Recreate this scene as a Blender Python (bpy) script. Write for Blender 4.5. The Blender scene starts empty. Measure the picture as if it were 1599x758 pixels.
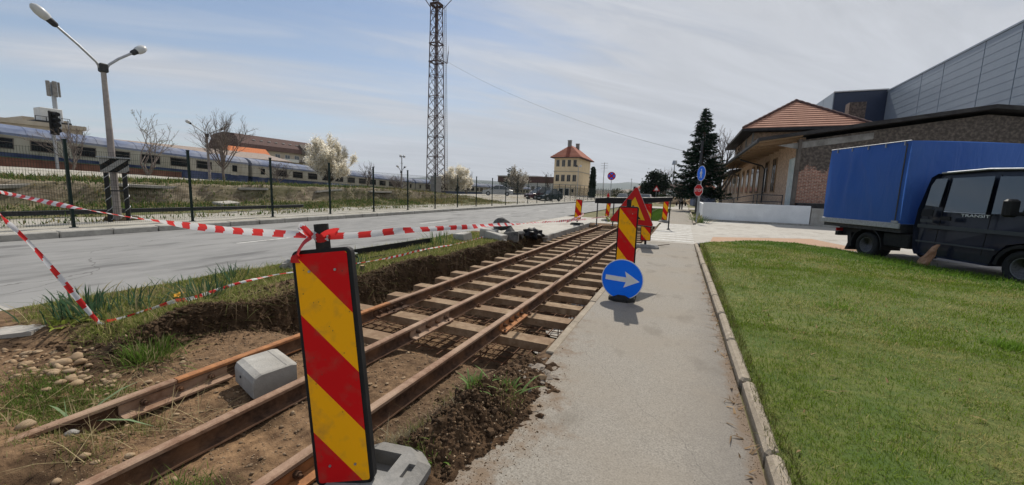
import bpy, math, random
import numpy as np
from mathutils import Vector, Matrix

R = math.radians
random.seed(7)
rng = np.random.default_rng(7)
sc = bpy.context.scene
COL = sc.collection

# ------------------------------------------------------------------ camera
cam_d = bpy.data.cameras.new('camera')
cam = bpy.data.objects.new('camera', cam_d)
COL.objects.link(cam)
cam_d.sensor_fit = 'HORIZONTAL'
cam_d.sensor_width = 36.0
cam_d.lens = 36.0 * 620 / 1599
cam_d.clip_start = 0.05
cam_d.clip_end = 40000
right = Vector((0.91803, 0.39533, 0.03076))
down = Vector((0.07974, -0.10809, -0.99094))
fwd = right.cross(down)
fwd.normalize()
up = -(fwd.cross(right)); up = -up if up.z < 0 else up
mw = Matrix((right, up, -fwd)).transposed().to_4x4()
mw.translation = (0, 0, 1.5)
cam.matrix_world = mw
sc.camera = cam

# ------------------------------------------------------------------ sky, sun, exposure
SUN_AZ, SUN_EL = -10.0, 49.0          # degrees; azimuth from +Y, negative to the left
SKY_STRENGTH, SUN_STRENGTH = 0.075, 3.5
world = bpy.data.worlds.new('World'); sc.world = world
world.use_nodes = True
nt = world.node_tree; nt.nodes.clear()
def N(tree, kind, **kw):
    n = tree.nodes.new(kind)
    for k, v in kw.items():
        if k == 'inp':
            for a, b in v.items(): n.inputs[a].default_value = b
        else: setattr(n, k, v)
    return n
out = N(nt, 'ShaderNodeOutputWorld'); bg = N(nt, 'ShaderNodeBackground'); bg.inputs['Strength'].default_value = SKY_STRENGTH
sky = N(nt, 'ShaderNodeTexSky'); sky.sky_type = 'NISHITA'; sky.sun_disc = False
sky.sun_elevation = R(SUN_EL); sky.sun_rotation = R(SUN_AZ)
sky.altitude = 400; sky.air_density = 1.0; sky.dust_density = 0.4; sky.ozone_density = 1.0
L = nt.links.new
tc = N(nt, 'ShaderNodeTexCoord'); sep = N(nt, 'ShaderNodeSeparateXYZ'); L(tc.outputs['Generated'], sep.inputs[0])
def M(tree, op, a, b=None, c=None):
    m = tree.nodes.new('ShaderNodeMath'); m.operation = op
    for i, v in enumerate((a, b, c)):
        if v is None: continue
        if isinstance(v, (int, float)): m.inputs[i].default_value = v
        else: tree.links.new(v, m.inputs[i])
    return m.outputs[0]
# thin high cloud, laid out on a flat layer overhead so that its bands converge towards the horizon
zc = M(nt, 'ADD', M(nt, 'MAXIMUM', sep.outputs[2], 0.0), 0.12)
u_ = M(nt, 'DIVIDE', sep.outputs[0], zc); v_ = M(nt, 'DIVIDE', sep.outputs[1], zc)
comb = N(nt, 'ShaderNodeCombineXYZ'); L(u_, comb.inputs[0]); L(v_, comb.inputs[1])
def cloud_layer(rot, scale, loc, nscale, detail, rough, dist):
    mp = N(nt, 'ShaderNodeMapping'); mp.vector_type = 'TEXTURE'; mp.inputs['Rotation'].default_value = (0, 0, R(rot)); mp.inputs['Scale'].default_value = scale
    mp.inputs['Location'].default_value = loc
    L(comb.outputs[0], mp.inputs[0])
    nz = N(nt, 'ShaderNodeTexNoise'); nz.inputs['Scale'].default_value = nscale; nz.inputs['Detail'].default_value = detail
    nz.inputs['Roughness'].default_value = rough; nz.inputs['Distortion'].default_value = dist
    L(mp.outputs[0], nz.inputs['Vector']); return nz.outputs['Fac']
a_ = cloud_layer(50, (4.0, 1.0, 1), (17.56, 6.98, 0), 1.0, 7, 0.55, 0.6)
b_ = cloud_layer(46, (2.4, 0.5, 1), (15.81, 19.03, 0), 1.9, 9, 0.62, 0.9)
c_ = cloud_layer(60, (1.8, 1.2, 1), (6.24, 15.37, 0), 0.5, 3, 0.5, 0.0)
mix_ = M(nt, 'ADD', M(nt, 'ADD', M(nt, 'MULTIPLY', a_, 0.62), M(nt, 'MULTIPLY', b_, 0.25)), M(nt, 'MULTIPLY', c_, 0.45))
# the veil thickens towards the right-hand side of the sky
veil = M(nt, 'ADD', M(nt, 'MULTIPLY', sep.outputs[0], 0.20), M(nt, 'MULTIPLY', sep.outputs[1], 0.10))
cov = M(nt, 'ADD', M(nt, 'ADD', mix_, veil), M(nt, 'MULTIPLY', M(nt, 'EXPONENT', M(nt, 'MULTIPLY', M(nt, 'MAXIMUM', sep.outputs[2], 0.0), -8.0)), 0.36))
mr = N(nt, 'ShaderNodeMapRange'); mr.inputs['From Min'].default_value = 0.535; mr.inputs['From Max'].default_value = 0.80
mr.inputs['To Min'].default_value = 0.02; mr.inputs['To Max'].default_value = 0.96
mr.interpolation_type = 'SMOOTHSTEP'
L(cov, mr.inputs['Value'])
# cloud tone: a little uneven so that the veil is not one flat white
tone = N(nt, 'ShaderNodeMapRange'); tone.inputs['From Min'].default_value = 0.3; tone.inputs['From Max'].default_value = 0.75
tone.inputs['To Min'].default_value = 0.80; tone.inputs['To Max'].default_value = 1.12
L(b_, tone.inputs['Value'])
cl = N(nt, 'ShaderNodeMixRGB'); cl.blend_type = 'MULTIPLY'; cl.inputs['Fac'].default_value = 1.0
cl.inputs['Color1'].default_value = (5.95, 6.1, 6.45, 1)
L(tone.outputs[0], cl.inputs['Color2'])
mx = N(nt, 'ShaderNodeMixRGB'); L(mr.outputs[0], mx.inputs['Fac']); L(sky.outputs[0], mx.inputs['Color1']); L(cl.outputs[0], mx.inputs['Color2'])
L(mx.outputs[0], bg.inputs['Color']); L(bg.outputs[0], out.inputs['Surface'])

sun_d = bpy.data.lights.new('sun', 'SUN'); sun_d.energy = SUN_STRENGTH; sun_d.angle = R(0.6); sun_d.color = (1.0, 0.94, 0.84)
sun = bpy.data.objects.new('sun', sun_d); COL.objects.link(sun)
sd = Vector((math.sin(R(SUN_AZ)) * math.cos(R(SUN_EL)), math.cos(R(SUN_AZ)) * math.cos(R(SUN_EL)), math.sin(R(SUN_EL))))
sun.rotation_euler = sd.to_track_quat('Z', 'Y').to_euler()
sun.location = (0, 0, 50)

sc.view_settings.view_transform = 'Standard'
sc.view_settings.look = 'None'
sc.view_settings.exposure = 0.46
sc.view_settings.gamma = 1.0
sc.view_settings.use_curve_mapping = False
sc.render.engine = 'CYCLES'
sc.cycles.use_denoising = True
sc.cycles.max_bounces = 6
sc.cycles.diffuse_bounces = 3
sc.cycles.glossy_bounces = 3
sc.cycles.transmission_bounces = 4
sc.cycles.transparent_max_bounces = 8
sc.cycles.volume_bounces = 0
sc.cycles.sample_clamp_indirect = 8

# ------------------------------------------------------------------ materials
MATS = {}
def base_mat(name):
    m = bpy.data.materials.new(name); m.use_nodes = True
    t = m.node_tree; b = t.nodes['Principled BSDF']
    MATS[name] = m
    return m, t, b
def c4(c): return (c[0], c[1], c[2], 1.0)
def pmat(name, c1, c2=None, scale=6.0, rough=0.8, bump=0.0, bscale=40.0, metal=0.0, c3=None, s3=0.7, detail=6, spec=0.22, coat=0.0, lo=0.38, hi=0.64, f3=0.6, attr=None, stretch=None, rvar=0.0):
    """noise-broken colour: c1/c2 at a fine scale, c3 in large patches, fine bump"""
    m, t, b = base_mat(name)
    lk = t.links.new
    g = N(t, 'ShaderNodeNewGeometry')
    vec = g.outputs['Position']
    if stretch:
        mp = N(t, 'ShaderNodeMapping'); mp.inputs['Scale'].default_value = stretch
        lk(vec, mp.inputs[0]); vec = mp.outputs[0]
    col = None
    if c2 is not None:
        nz = N(t, 'ShaderNodeTexNoise'); nz.inputs['Scale'].default_value = scale; nz.inputs['Detail'].default_value = detail; nz.inputs['Roughness'].default_value = 0.65
        lk(vec, nz.inputs['Vector'])
        r = N(t, 'ShaderNodeMapRange'); r.inputs['From Min'].default_value = lo; r.inputs['From Max'].default_value = hi
        lk(nz.outputs['Fac'], r.inputs['Value'])
        mxn = N(t, 'ShaderNodeMixRGB'); mxn.inputs['Color1'].default_value = c4(c1); mxn.inputs['Color2'].default_value = c4(c2)
        lk(r.outputs[0], mxn.inputs['Fac']); col = mxn.outputs[0]
        if rvar:
            rr = N(t, 'ShaderNodeMapRange'); rr.inputs['To Min'].default_value = rough - rvar; rr.inputs['To Max'].default_value = rough + rvar
            lk(r.outputs[0], rr.inputs['Value']); lk(rr.outputs[0], b.inputs['Roughness'])
    if c3 is not None:
        nz3 = N(t, 'ShaderNodeTexNoise'); nz3.inputs['Scale'].default_value = s3; nz3.inputs['Detail'].default_value = 4
        lk(vec, nz3.inputs['Vector'])
        r3 = N(t, 'ShaderNodeMapRange'); r3.inputs['From Min'].default_value = 0.42; r3.inputs['From Max'].default_value = 0.66; r3.inputs['To Max'].default_value = f3
        lk(nz3.outputs['Fac'], r3.inputs['Value'])
        m3 = N(t, 'ShaderNodeMixRGB'); m3.inputs['Color2'].default_value = c4(c3)
        if col is not None: lk(col, m3.inputs['Color1'])
        else: m3.inputs['Color1'].default_value = c4(c1)
        lk(r3.outputs[0], m3.inputs['Fac']); col = m3.outputs[0]
    if attr:
        at = N(t, 'ShaderNodeAttribute'); at.attribute_name = attr
        ma = N(t, 'ShaderNodeMixRGB'); ma.blend_type = 'MULTIPLY'; ma.inputs['Fac'].default_value = 1
        if col is not None: lk(col, ma.inputs['Color1'])
        else: ma.inputs['Color1'].default_value = c4(c1)
        lk(at.outputs['Color'], ma.inputs['Color2']); col = ma.outputs[0]
    if col is not None: lk(col, b.inputs['Base Color'])
    else: b.inputs['Base Color'].default_value = c4(c1)
    if not (c2 is not None and rvar): b.inputs['Roughness'].default_value = rough
    b.inputs['Metallic'].default_value = metal
    b.inputs['Specular IOR Level'].default_value = spec
    b.inputs['Coat Weight'].default_value = coat
    if bump > 0:
        nb = N(t, 'ShaderNodeTexNoise'); nb.inputs['Scale'].default_value = bscale; nb.inputs['Detail'].default_value = 5; nb.inputs['Roughness'].default_value = 0.7
        lk(vec, nb.inputs['Vector'])
        bp = N(t, 'ShaderNodeBump'); bp.inputs['Strength'].default_value = min(1.0, bump); bp.inputs['Distance'].default_value = 0.6 / bscale
        lk(nb.outputs['Fac'], bp.inputs['Height']); lk(bp.outputs[0], b.inputs['Normal'])
    return m
def leaf_mat(name, trans=0.25, rough=0.6, mul=1.0):
    """colour from the mesh's own per-leaf colour; a little light passes through"""
    m, t, b = base_mat(name); lk = t.links.new
    at = N(t, 'ShaderNodeAttribute'); at.attribute_name = 'col'
    lk(at.outputs['Color'], b.inputs['Base Color']); b.inputs['Roughness'].default_value = rough; b.inputs['Specular IOR Level'].default_value = 0.06
    tr = N(t, 'ShaderNodeBsdfTranslucent'); lk(at.outputs['Color'], tr.inputs['Color'])
    ms = N(t, 'ShaderNodeMixShader'); ms.inputs[0].default_value = trans
    lk(b.outputs[0], ms.inputs[1]); lk(tr.outputs[0], ms.inputs[2])
    lk(ms.outputs[0], t.nodes['Material Output'].inputs['Surface'])
    return m
def stripe_mat(name, ca, cb, period, slope, off, ax='X', rough=0.45, dirt=0.12):
    """printed diagonal stripes in the object's own coordinates (x across, z up)"""
    m, t, b = base_mat(name); lk = t.links.new
    tcn = N(t, 'ShaderNodeTexCoord'); s = N(t, 'ShaderNodeSeparateXYZ'); lk(tcn.outputs['Object'], s.inputs[0])
    v = M(t, 'ADD', M(t, 'MULTIPLY', s.outputs[0 if ax == 'X' else 1], slope), M(t, 'MULTIPLY', s.outputs[2], 1.0))
    v = M(t, 'FRACT', M(t, 'ADD', M(t, 'DIVIDE', v, period), off))
    st = M(t, 'GREATER_THAN', v, 0.5)
    mxn = N(t, 'ShaderNodeMixRGB'); mxn.inputs['Color1'].default_value = c4(ca); mxn.inputs['Color2'].default_value = c4(cb); lk(st, mxn.inputs['Fac'])
    g = N(t, 'ShaderNodeNewGeometry')
    nz = N(t, 'ShaderNodeTexNoise'); nz.inputs['Scale'].default_value = 14; nz.inputs['Detail'].default_value = 8; lk(g.outputs['Position'], nz.inputs['Vector'])
    r = N(t, 'ShaderNodeMapRange'); r.inputs['From Min'].default_value = 0.5; r.inputs['From Max'].default_value = 0.75; r.inputs['To Max'].default_value = dirt * 3; lk(nz.outputs['Fac'], r.inputs['Value'])
    md = N(t, 'ShaderNodeMixRGB'); md.inputs['Color2'].default_value = (0.16, 0.11, 0.07, 1); lk(r.outputs[0], md.inputs['Fac']); lk(mxn.outputs[0], md.inputs['Color1'])
    # small scuffs
    vz = N(t, 'ShaderNodeTexVoronoi'); vz.inputs['Scale'].default_value = 38; lk(g.outputs['Position'], vz.inputs['Vector'])
    sp = M(t, 'MULTIPLY', M(t, 'LESS_THAN', vz.outputs['Distance'], 0.13), M(t, 'GREATER_THAN', nz.outputs['Fac'], 0.53))
    m2 = N(t, 'ShaderNodeMixRGB'); m2.inputs['Color2'].default_value = (0.06, 0.045, 0.035, 1); lk(M(t, 'MULTIPLY', sp, 0.6), m2.inputs['Fac']); lk(md.outputs[0], m2.inputs['Color1'])
    lk(m2.outputs[0], b.inputs['Base Color']); b.inputs['Roughness'].default_value = .6; b.inputs['Specular IOR Level'].default_value = .12
    return m

pmat('asphalt_road', (0.185, 0.183, 0.178), (0.25, 0.246, 0.238), scale=3, rough=0.85, bump=0.35, bscale=90, c3=(0.275, 0.27, 0.26), s3=0.35, f3=0.7, stretch=(1, 0.35, 1))
pmat('asphalt_path', (0.175, 0.158, 0.134), (0.335, 0.306, 0.262), scale=95, rough=0.9, bump=0.35, bscale=190, c3=(0.25, 0.215, 0.17), s3=0.9, f3=0.6, lo=0.34, hi=0.68, detail=8)
pmat('concrete', (0.34, 0.32, 0.285), (0.46, 0.43, 0.385), scale=9, rough=0.88, bump=0.4, bscale=60, c3=(0.27, 0.25, 0.22), s3=1.6, detail=8)
pmat('concrete_pale', (0.37, 0.35, 0.31), (0.46, 0.435, 0.39), scale=5, rough=0.88, bump=0.25, bscale=60, c3=(0.34, 0.31, 0.27), s3=0.5)
pmat('concrete_grey', (0.34, 0.325, 0.295), (0.46, 0.44, 0.40), scale=12, rough=0.85, bump=0.5, bscale=70, c3=(0.25, 0.23, 0.20), s3=3.0, detail=9)
pmat('kerbstone', (0.27, 0.225, 0.17), (0.37, 0.315, 0.245), scale=14, rough=0.9, bump=0.6, bscale=70, c3=(0.22, 0.185, 0.14), s3=3.0, detail=8)
pmat('kerb_grey', (0.30, 0.29, 0.265), (0.40, 0.385, 0.35), scale=7, rough=0.9, bump=0.4, bscale=60, c3=(0.22, 0.21, 0.19), s3=1.3)
pmat('white_paint', (0.56, 0.55, 0.52), (0.36, 0.345, 0.315), scale=9, rough=0.7, lo=0.42, hi=0.62)
pmat('red_paving', (0.36, 0.23, 0.15), (0.43, 0.29, 0.2), scale=10, rough=0.9, bump=0.3, bscale=50)
pmat('gravel', (0.30, 0.28, 0.24), (0.48, 0.455, 0.40), scale=26, rough=0.95, bump=0.9, bscale=45, c3=(0.27, 0.25, 0.19), s3=0.8, detail=9)
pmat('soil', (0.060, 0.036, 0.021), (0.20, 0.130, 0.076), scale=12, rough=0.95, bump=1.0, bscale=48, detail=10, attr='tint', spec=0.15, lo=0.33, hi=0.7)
pmat('clod', (0.040, 0.025, 0.015), (0.125, 0.080, 0.047), scale=24, rough=0.95, bump=1.0, bscale=60, detail=9, spec=0.12)
pmat('turf_soil', (0.075, 0.10, 0.025), (0.15, 0.155, 0.045), scale=9, rough=0.95, bump=0.8, bscale=60, c3=(0.06, 0.11, 0.02), s3=1.2)
pmat('field', (0.09, 0.10, 0.035), (0.17, 0.15, 0.07), scale=2.2, rough=0.95, bump=0.6, bscale=20, c3=(0.20, 0.17, 0.11), s3=0.3, detail=9)
pmat('stone_tan', (0.25, 0.165, 0.095), (0.44, 0.32, 0.20), scale=7, rough=0.85, bump=0.4, bscale=50, c3=(0.24, 0.18, 0.12), s3=6)
pmat('stone_grey', (0.17, 0.16, 0.15), (0.30, 0.285, 0.26), scale=16, rough=0.85, bump=0.5, bscale=60)
pmat('rust_rail', (0.19, 0.105, 0.063), (0.31, 0.195, 0.13), scale=16, rough=0.8, bump=0.5, bscale=80, c3=(0.38, 0.27, 0.19), s3=3.0, f3=0.75, detail=9, spec=0.3)
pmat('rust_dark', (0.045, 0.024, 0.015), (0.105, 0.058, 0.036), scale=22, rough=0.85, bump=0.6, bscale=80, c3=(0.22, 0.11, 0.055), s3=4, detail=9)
pmat('rust_sleeper', (0.19, 0.125, 0.072), (0.33, 0.24, 0.155), scale=11, rough=0.85, bump=0.5, bscale=70, c3=(0.19, 0.115, 0.068), s3=2.2, f3=0.7, detail=9)
pmat('rust_orange', (0.40, 0.18, 0.075), (0.25, 0.115, 0.055), scale=14, rough=0.85, bump=0.5, bscale=80)
pmat('rebar', (0.10, 0.052, 0.03), (0.17, 0.085, 0.045), scale=40, rough=0.85)
pmat('black_plastic', (0.008, 0.008, 0.009), (0.015, 0.015, 0.016), scale=8, rough=0.6, spec=0.25, rvar=0.1)
pmat('black_rubber', (0.018, 0.018, 0.018), (0.03, 0.029, 0.028), scale=20, rough=0.8)
pmat('grey_plastic', (0.2, 0.195, 0.185), (0.30, 0.29, 0.275), scale=16, rough=0.75, bump=0.4, bscale=60, c3=(0.15, 0.135, 0.115), s3=4)
pmat('tape_red', (0.62, 0.03, 0.03), rough=0.4)
pmat('fence_green', (0.008, 0.02, 0.017), rough=0.45)
pmat('sign_blue', (0.002, 0.16, 0.88), (0.003, 0.18, 0.92), scale=6, rough=0.35)
pmat('sign_white', (0.74, 0.74, 0.74), (0.66, 0.66, 0.65), scale=10, rough=0.4)
pmat('sign_red', (0.52, 0.012, 0.012), (0.46, 0.012, 0.012), scale=12, rough=0.4)
pmat('sign_yellow', (0.80, 0.42, 0.012), (0.74, 0.38, 0.012), scale=12, rough=0.4)
pmat('galvanised', (0.33, 0.34, 0.35), (0.42, 0.43, 0.44), scale=20, rough=0.5, metal=0.7)
pmat('dark_steel', (0.035, 0.036, 0.04), (0.06, 0.06, 0.062), scale=15, rough=0.55, metal=0.3)
pmat('mast_steel', (0.06, 0.038, 0.034), (0.11, 0.075, 0.068), scale=2, rough=0.7)
pmat('pole_concrete', (0.33, 0.30, 0.275), (0.24, 0.21, 0.20), scale=6, rough=0.85, bump=0.3, c3=(0.17, 0.14, 0.14), s3=0.9)
pmat('bark', (0.075, 0.055, 0.042), (0.13, 0.10, 0.08), scale=14, rough=0.95, bump=0.6, bscale=30)
pmat('bark_grey', (0.13, 0.105, 0.09), (0.20, 0.165, 0.145), scale=14, rough=0.95)
leaf_mat('leaf'); leaf_mat('blossom', 0.6, 0.7); leaf_mat('needle', 0.08, 0.7); leaf_mat('grass', 0.38, 0.6)
pmat('glass_dark', (0.012, 0.014, 0.017), rough=0.08, spec=0.6)
pmat('glass_sky', (0.05, 0.06, 0.065), rough=0.06, spec=0.8)
def add_wear(name, crack_scale=.55, crack_w=.006, crack_f=.55, stain=(.05, .05, .05), stain_f=.4, stain_scale=(.5, .12, 1), thr=.62, crack_col=(.05, .045, .04)):
    """thin wandering cracks and dark stains over an existing surface material"""
    t = MATS[name].node_tree; b = t.nodes['Principled BSDF']; lk = t.links.new; old = b.inputs['Base Color'].links[0].from_socket
    g = N(t, 'ShaderNodeNewGeometry'); nz = N(t, 'ShaderNodeTexNoise'); nz.inputs['Scale'].default_value = 2.2; nz.inputs['Detail'].default_value = 8; lk(g.outputs['Position'], nz.inputs['Vector'])
    ad = N(t, 'ShaderNodeMixRGB'); ad.blend_type = 'ADD'; ad.inputs['Fac'].default_value = .35; lk(g.outputs['Position'], ad.inputs['Color1']); lk(nz.outputs['Color'], ad.inputs['Color2'])
    v = N(t, 'ShaderNodeTexVoronoi'); v.feature = 'DISTANCE_TO_EDGE'; v.inputs['Scale'].default_value = crack_scale; lk(ad.outputs[0], v.inputs['Vector'])
    m2 = N(t, 'ShaderNodeTexNoise'); m2.inputs['Scale'].default_value = .55; m2.inputs['Detail'].default_value = 3; lk(g.outputs['Position'], m2.inputs['Vector'])
    c = M(t, 'MULTIPLY', M(t, 'MULTIPLY', M(t, 'LESS_THAN', v.outputs['Distance'], crack_w * crack_scale * 2), M(t, 'GREATER_THAN', m2.outputs['Fac'], .47)), crack_f)
    x1 = N(t, 'ShaderNodeMixRGB'); x1.inputs['Color2'].default_value = c4(crack_col); lk(c, x1.inputs['Fac']); lk(old, x1.inputs['Color1'])
    mp = N(t, 'ShaderNodeMapping'); mp.inputs['Scale'].default_value = stain_scale; lk(g.outputs['Position'], mp.inputs[0])
    s = N(t, 'ShaderNodeTexNoise'); s.inputs['Scale'].default_value = 3.0; s.inputs['Detail'].default_value = 7; lk(mp.outputs[0], s.inputs['Vector'])
    r = N(t, 'ShaderNodeMapRange'); r.inputs['From Min'].default_value = thr; r.inputs['From Max'].default_value = thr + .10; r.inputs['To Max'].default_value = stain_f; lk(s.outputs['Fac'], r.inputs['Value'])
    x2 = N(t, 'ShaderNodeMixRGB'); x2.inputs['Color2'].default_value = c4(stain); lk(r.outputs[0], x2.inputs['Fac']); lk(x1.outputs[0], x2.inputs['Color1']); lk(x2.outputs[0], b.inputs['Base Color'])
add_wear('asphalt_road', .16, .005, .5, (.085, .083, .08), .6, (.55, .16, 1), .57)
add_wear('asphalt_path', .30, .0012, .3, (.15, .13, .105), .45, (.9, .5, 1), .57)
add_wear('concrete_pale', .22, .004, .45, (.20, .17, .14), .5, (.5, .5, 1), .56)
stripe_mat('beacon_stripes', (0.94, 0.43, 0.006), (0.60, 0.008, 0.010), 0.56, 1.2, 0.5)
stripe_mat('hazard_white', (0.26, 0.26, 0.25), (0.010, 0.010, 0.011), 0.34, -0.8, 0.1, ax='Y')
# ------------------------------------------------------------------ mesh helpers
class MB:
    """collects shapes and links them as one mesh object"""
    def __init__(s): s.v = []; s.f = []; s.mi = []; s.sm = []
    def add(s, vs, fs, mi=0, smooth=False):
        o = len(s.v); s.v.extend([tuple(p) for p in vs])
        for f in fs:
            s.f.append(tuple(i + o for i in f)); s.mi.append(mi); s.sm.append(smooth)
    def box(s, c, d, rz=0, mi=0, mat=None, bev=0):
        hx, hy, hz = d[0] / 2, d[1] / 2, d[2] / 2
        if bev:
            b = min(bev, hx * .9, hy * .9, hz * .9)
            vs = []
            for z, i in ((-hz, b), (-hz + b, 0), (hz - b, 0), (hz, b)):
                x, y = hx - i, hy - i
                k = b if i == 0 else b * .4
                vs += [(-x + k, -y, z), (x - k, -y, z), (x, -y + k, z), (x, y - k, z), (x - k, y, z), (-x + k, y, z), (-x, y - k, z), (-x, -y + k, z)]
            fs = [tuple(range(7, -1, -1)), tuple(range(24, 32))]
            for r in range(3):
                for i in range(8): fs.append((r * 8 + i, r * 8 + (i + 1) % 8, r * 8 + 8 + (i + 1) % 8, r * 8 + 8 + i))
        else:
            vs = [(x, y, z) for z in (-hz, hz) for x, y in ((-hx, -hy), (hx, -hy), (hx, hy), (-hx, hy))]
            fs = [(3, 2, 1, 0), (4, 5, 6, 7), (0, 1, 5, 4), (1, 2, 6, 5), (2, 3, 7, 6), (3, 0, 4, 7)]
        m = mat or (Matrix.Translation(c) @ Matrix.Rotation(rz, 4, 'Z'))
        s.add([m @ Vector(p) for p in vs], fs, mi); return s
    def bar(s, p0, p1, w, h=None, mi=0):
        """square bar between two points"""
        p0, p1 = Vector(p0), Vector(p1); d = p1 - p0
        h = h or w
        q = d.to_track_quat('Z', 'Y').to_matrix().to_4x4()
        s.box((0, 0, 0), (w, h, d.length), mi=mi, mat=Matrix.Translation((p0 + p1) / 2) @ q); return s
    def tube(s, pts, rad, n=8, mi=0, cap=True, smooth=True):
        pts = [Vector(p) for p in pts]
        if not hasattr(rad, '__len__'): rad = [rad] * len(pts)
        vs = []; fs = []; pr = None
        for i, p in enumerate(pts):
            d = (pts[min(i + 1, len(pts) - 1)] - pts[max(i - 1, 0)])
            d = d.normalized() if d.length > 1e-9 else Vector((0, 0, 1))
            a = Vector((0, 0, 1)) if abs(d.z) < .9 else Vector((1, 0, 0))
            if pr is not None: a = pr
            x = (a - d * a.dot(d)).normalized(); pr = x; y = d.cross(x)
            for k in range(n):
                t = 2 * math.pi * k / n
                vs.append(p + (x * math.cos(t) + y * math.sin(t)) * rad[i])
        for i in range(len(pts) - 1):
            for k in range(n): fs.append((i * n + k, i * n + (k + 1) % n, (i + 1) * n + (k + 1) % n, (i + 1) * n + k))
        s.add(vs, fs, mi, smooth)
        if cap:
            o = (len(pts) - 1) * n
            s.add(vs[:n], [tuple(range(n - 1, -1, -1))], mi); s.add(vs[o:], [tuple(range(n))], mi)
        return s
    def cyl(s, c, r, h, n=16, axis='Z', mi=0, r2=None, smooth=True):
        c = Vector(c); a = {'X': Vector((1, 0, 0)), 'Y': Vector((0, 1, 0)), 'Z': Vector((0, 0, 1))}[axis]
        return s.tube([c - a * h / 2, c + a * h / 2], [r, r if r2 is None else r2], n, mi, True, smooth)
    def prism(s, poly, a, b, axis='Y', mi=0):
        """polygon (2-D) pushed from a to b along an axis. axis Y: poly=(x,z); X: (y,z); Z: (x,y)"""
        def P(p, t): return {'Y': (p[0], t, p[1]), 'X': (t, p[0], p[1]), 'Z': (p[0], p[1], t)}[axis]
        n = len(poly)
        s.add([P(p, a) for p in poly] + [P(p, b) for p in poly], [tuple(range(n)), tuple(range(2 * n - 1, n - 1, -1))] + [(i, i + n, (i + 1) % n + n, (i + 1) % n) for i in range(n)], mi); return s
    def quad(s, a, b, c, d, mi=0): s.add([a, b, c, d], [(0, 1, 2, 3)], mi); return s
    def loft(s, rings, mi=0, smooth=True, cap=True, closed=True):
        n = len(rings[0]); vs = [p for r in rings for p in r]; fs = []
        for i in range(len(rings) - 1):
            for k in range(n if closed else n - 1): fs.append((i * n + k, i * n + (k + 1) % n, (i + 1) * n + (k + 1) % n, (i + 1) * n + k))
        s.add(vs, fs, mi, smooth)
        if cap: s.add(rings[0], [tuple(range(n - 1, -1, -1))], mi); s.add(rings[-1], [tuple(range(n))], mi)
        return s
    def mesh(s, name):
        me = bpy.data.meshes.new(name); me.from_pydata([tuple(p) for p in s.v], [], s.f)
        me.polygons.foreach_set('material_index', s.mi); me.polygons.foreach_set('use_smooth', s.sm)
        me.update(); return me
    def build(s, name, mats, parent=None, fix=True, loc=None):
        me = s.mesh(name)
        if fix:
            import bmesh
            bm = bmesh.new(); bm.from_mesh(me); bmesh.ops.recalc_face_normals(bm, faces=bm.faces); bm.to_mesh(me); bm.free()
        return obj(name, me, mats, parent, loc)
def obj(name, me, mats=None, parent=None, loc=None, rot=None):
    o = bpy.data.objects.new(name, me); COL.objects.link(o)
    if mats:
        for m in (mats if isinstance(mats, (list, tuple)) else [mats]):
            if len(me.materials) < (len(mats) if isinstance(mats, (list, tuple)) else 1): me.materials.append(MATS[m])
    if parent: o.parent = parent
    if loc: o.location = loc
    if rot: o.rotation_euler = rot
    return o
def thing(name, label, cat, loc=(0, 0, 0), rotz=0, group=None, rot=None):
    o = bpy.data.objects.new(name, None); COL.objects.link(o); o.empty_display_size = 0.2
    o.location = loc; o.rotation_euler = rot or (0, 0, rotz)
    o['label'] = label; o['category'] = cat
    if group: o['group'] = group
    return o
def tag(o, label, cat=None, group=None, kind=None):
    o['label'] = label
    if cat: o['category'] = cat
    if group: o['group'] = group
    if kind: o['kind'] = kind
    return o
def struct(name, label, bm, mats, fix=True):
    o = bm.build(name, mats, fix=fix) if isinstance(bm, MB) else obj(name, bm, mats)
    o['kind'] = 'structure'; o['label'] = label
    return o
def npmesh(name, verts, faces, col=None, smooth=False, attr='col'):
    """fast mesh from numpy arrays; faces is (n,3) or (n,4)"""
    verts = np.asarray(verts, np.float32); faces = np.asarray(faces, np.int32)
    me = bpy.data.meshes.new(name); k = faces.shape[1]
    me.vertices.add(len(verts)); me.vertices.foreach_set('co', verts.ravel())
    me.loops.add(faces.size); me.loops.foreach_set('vertex_index', faces.ravel())
    me.polygons.add(len(faces)); me.polygons.foreach_set('loop_start', np.arange(0, faces.size, k, dtype=np.int32))
    me.polygons.foreach_set('loop_total', np.full(len(faces), k, np.int32))
    if smooth: me.polygons.foreach_set('use_smooth', np.ones(len(faces), bool))
    me.update(calc_edges=True)
    if col is not None:
        a = me.color_attributes.new(attr, 'FLOAT_COLOR', 'POINT')
        c = np.ones((len(verts), 4), np.float32); c[:, :3] = col; a.data.foreach_set('color', c.ravel())
    return me
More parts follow.
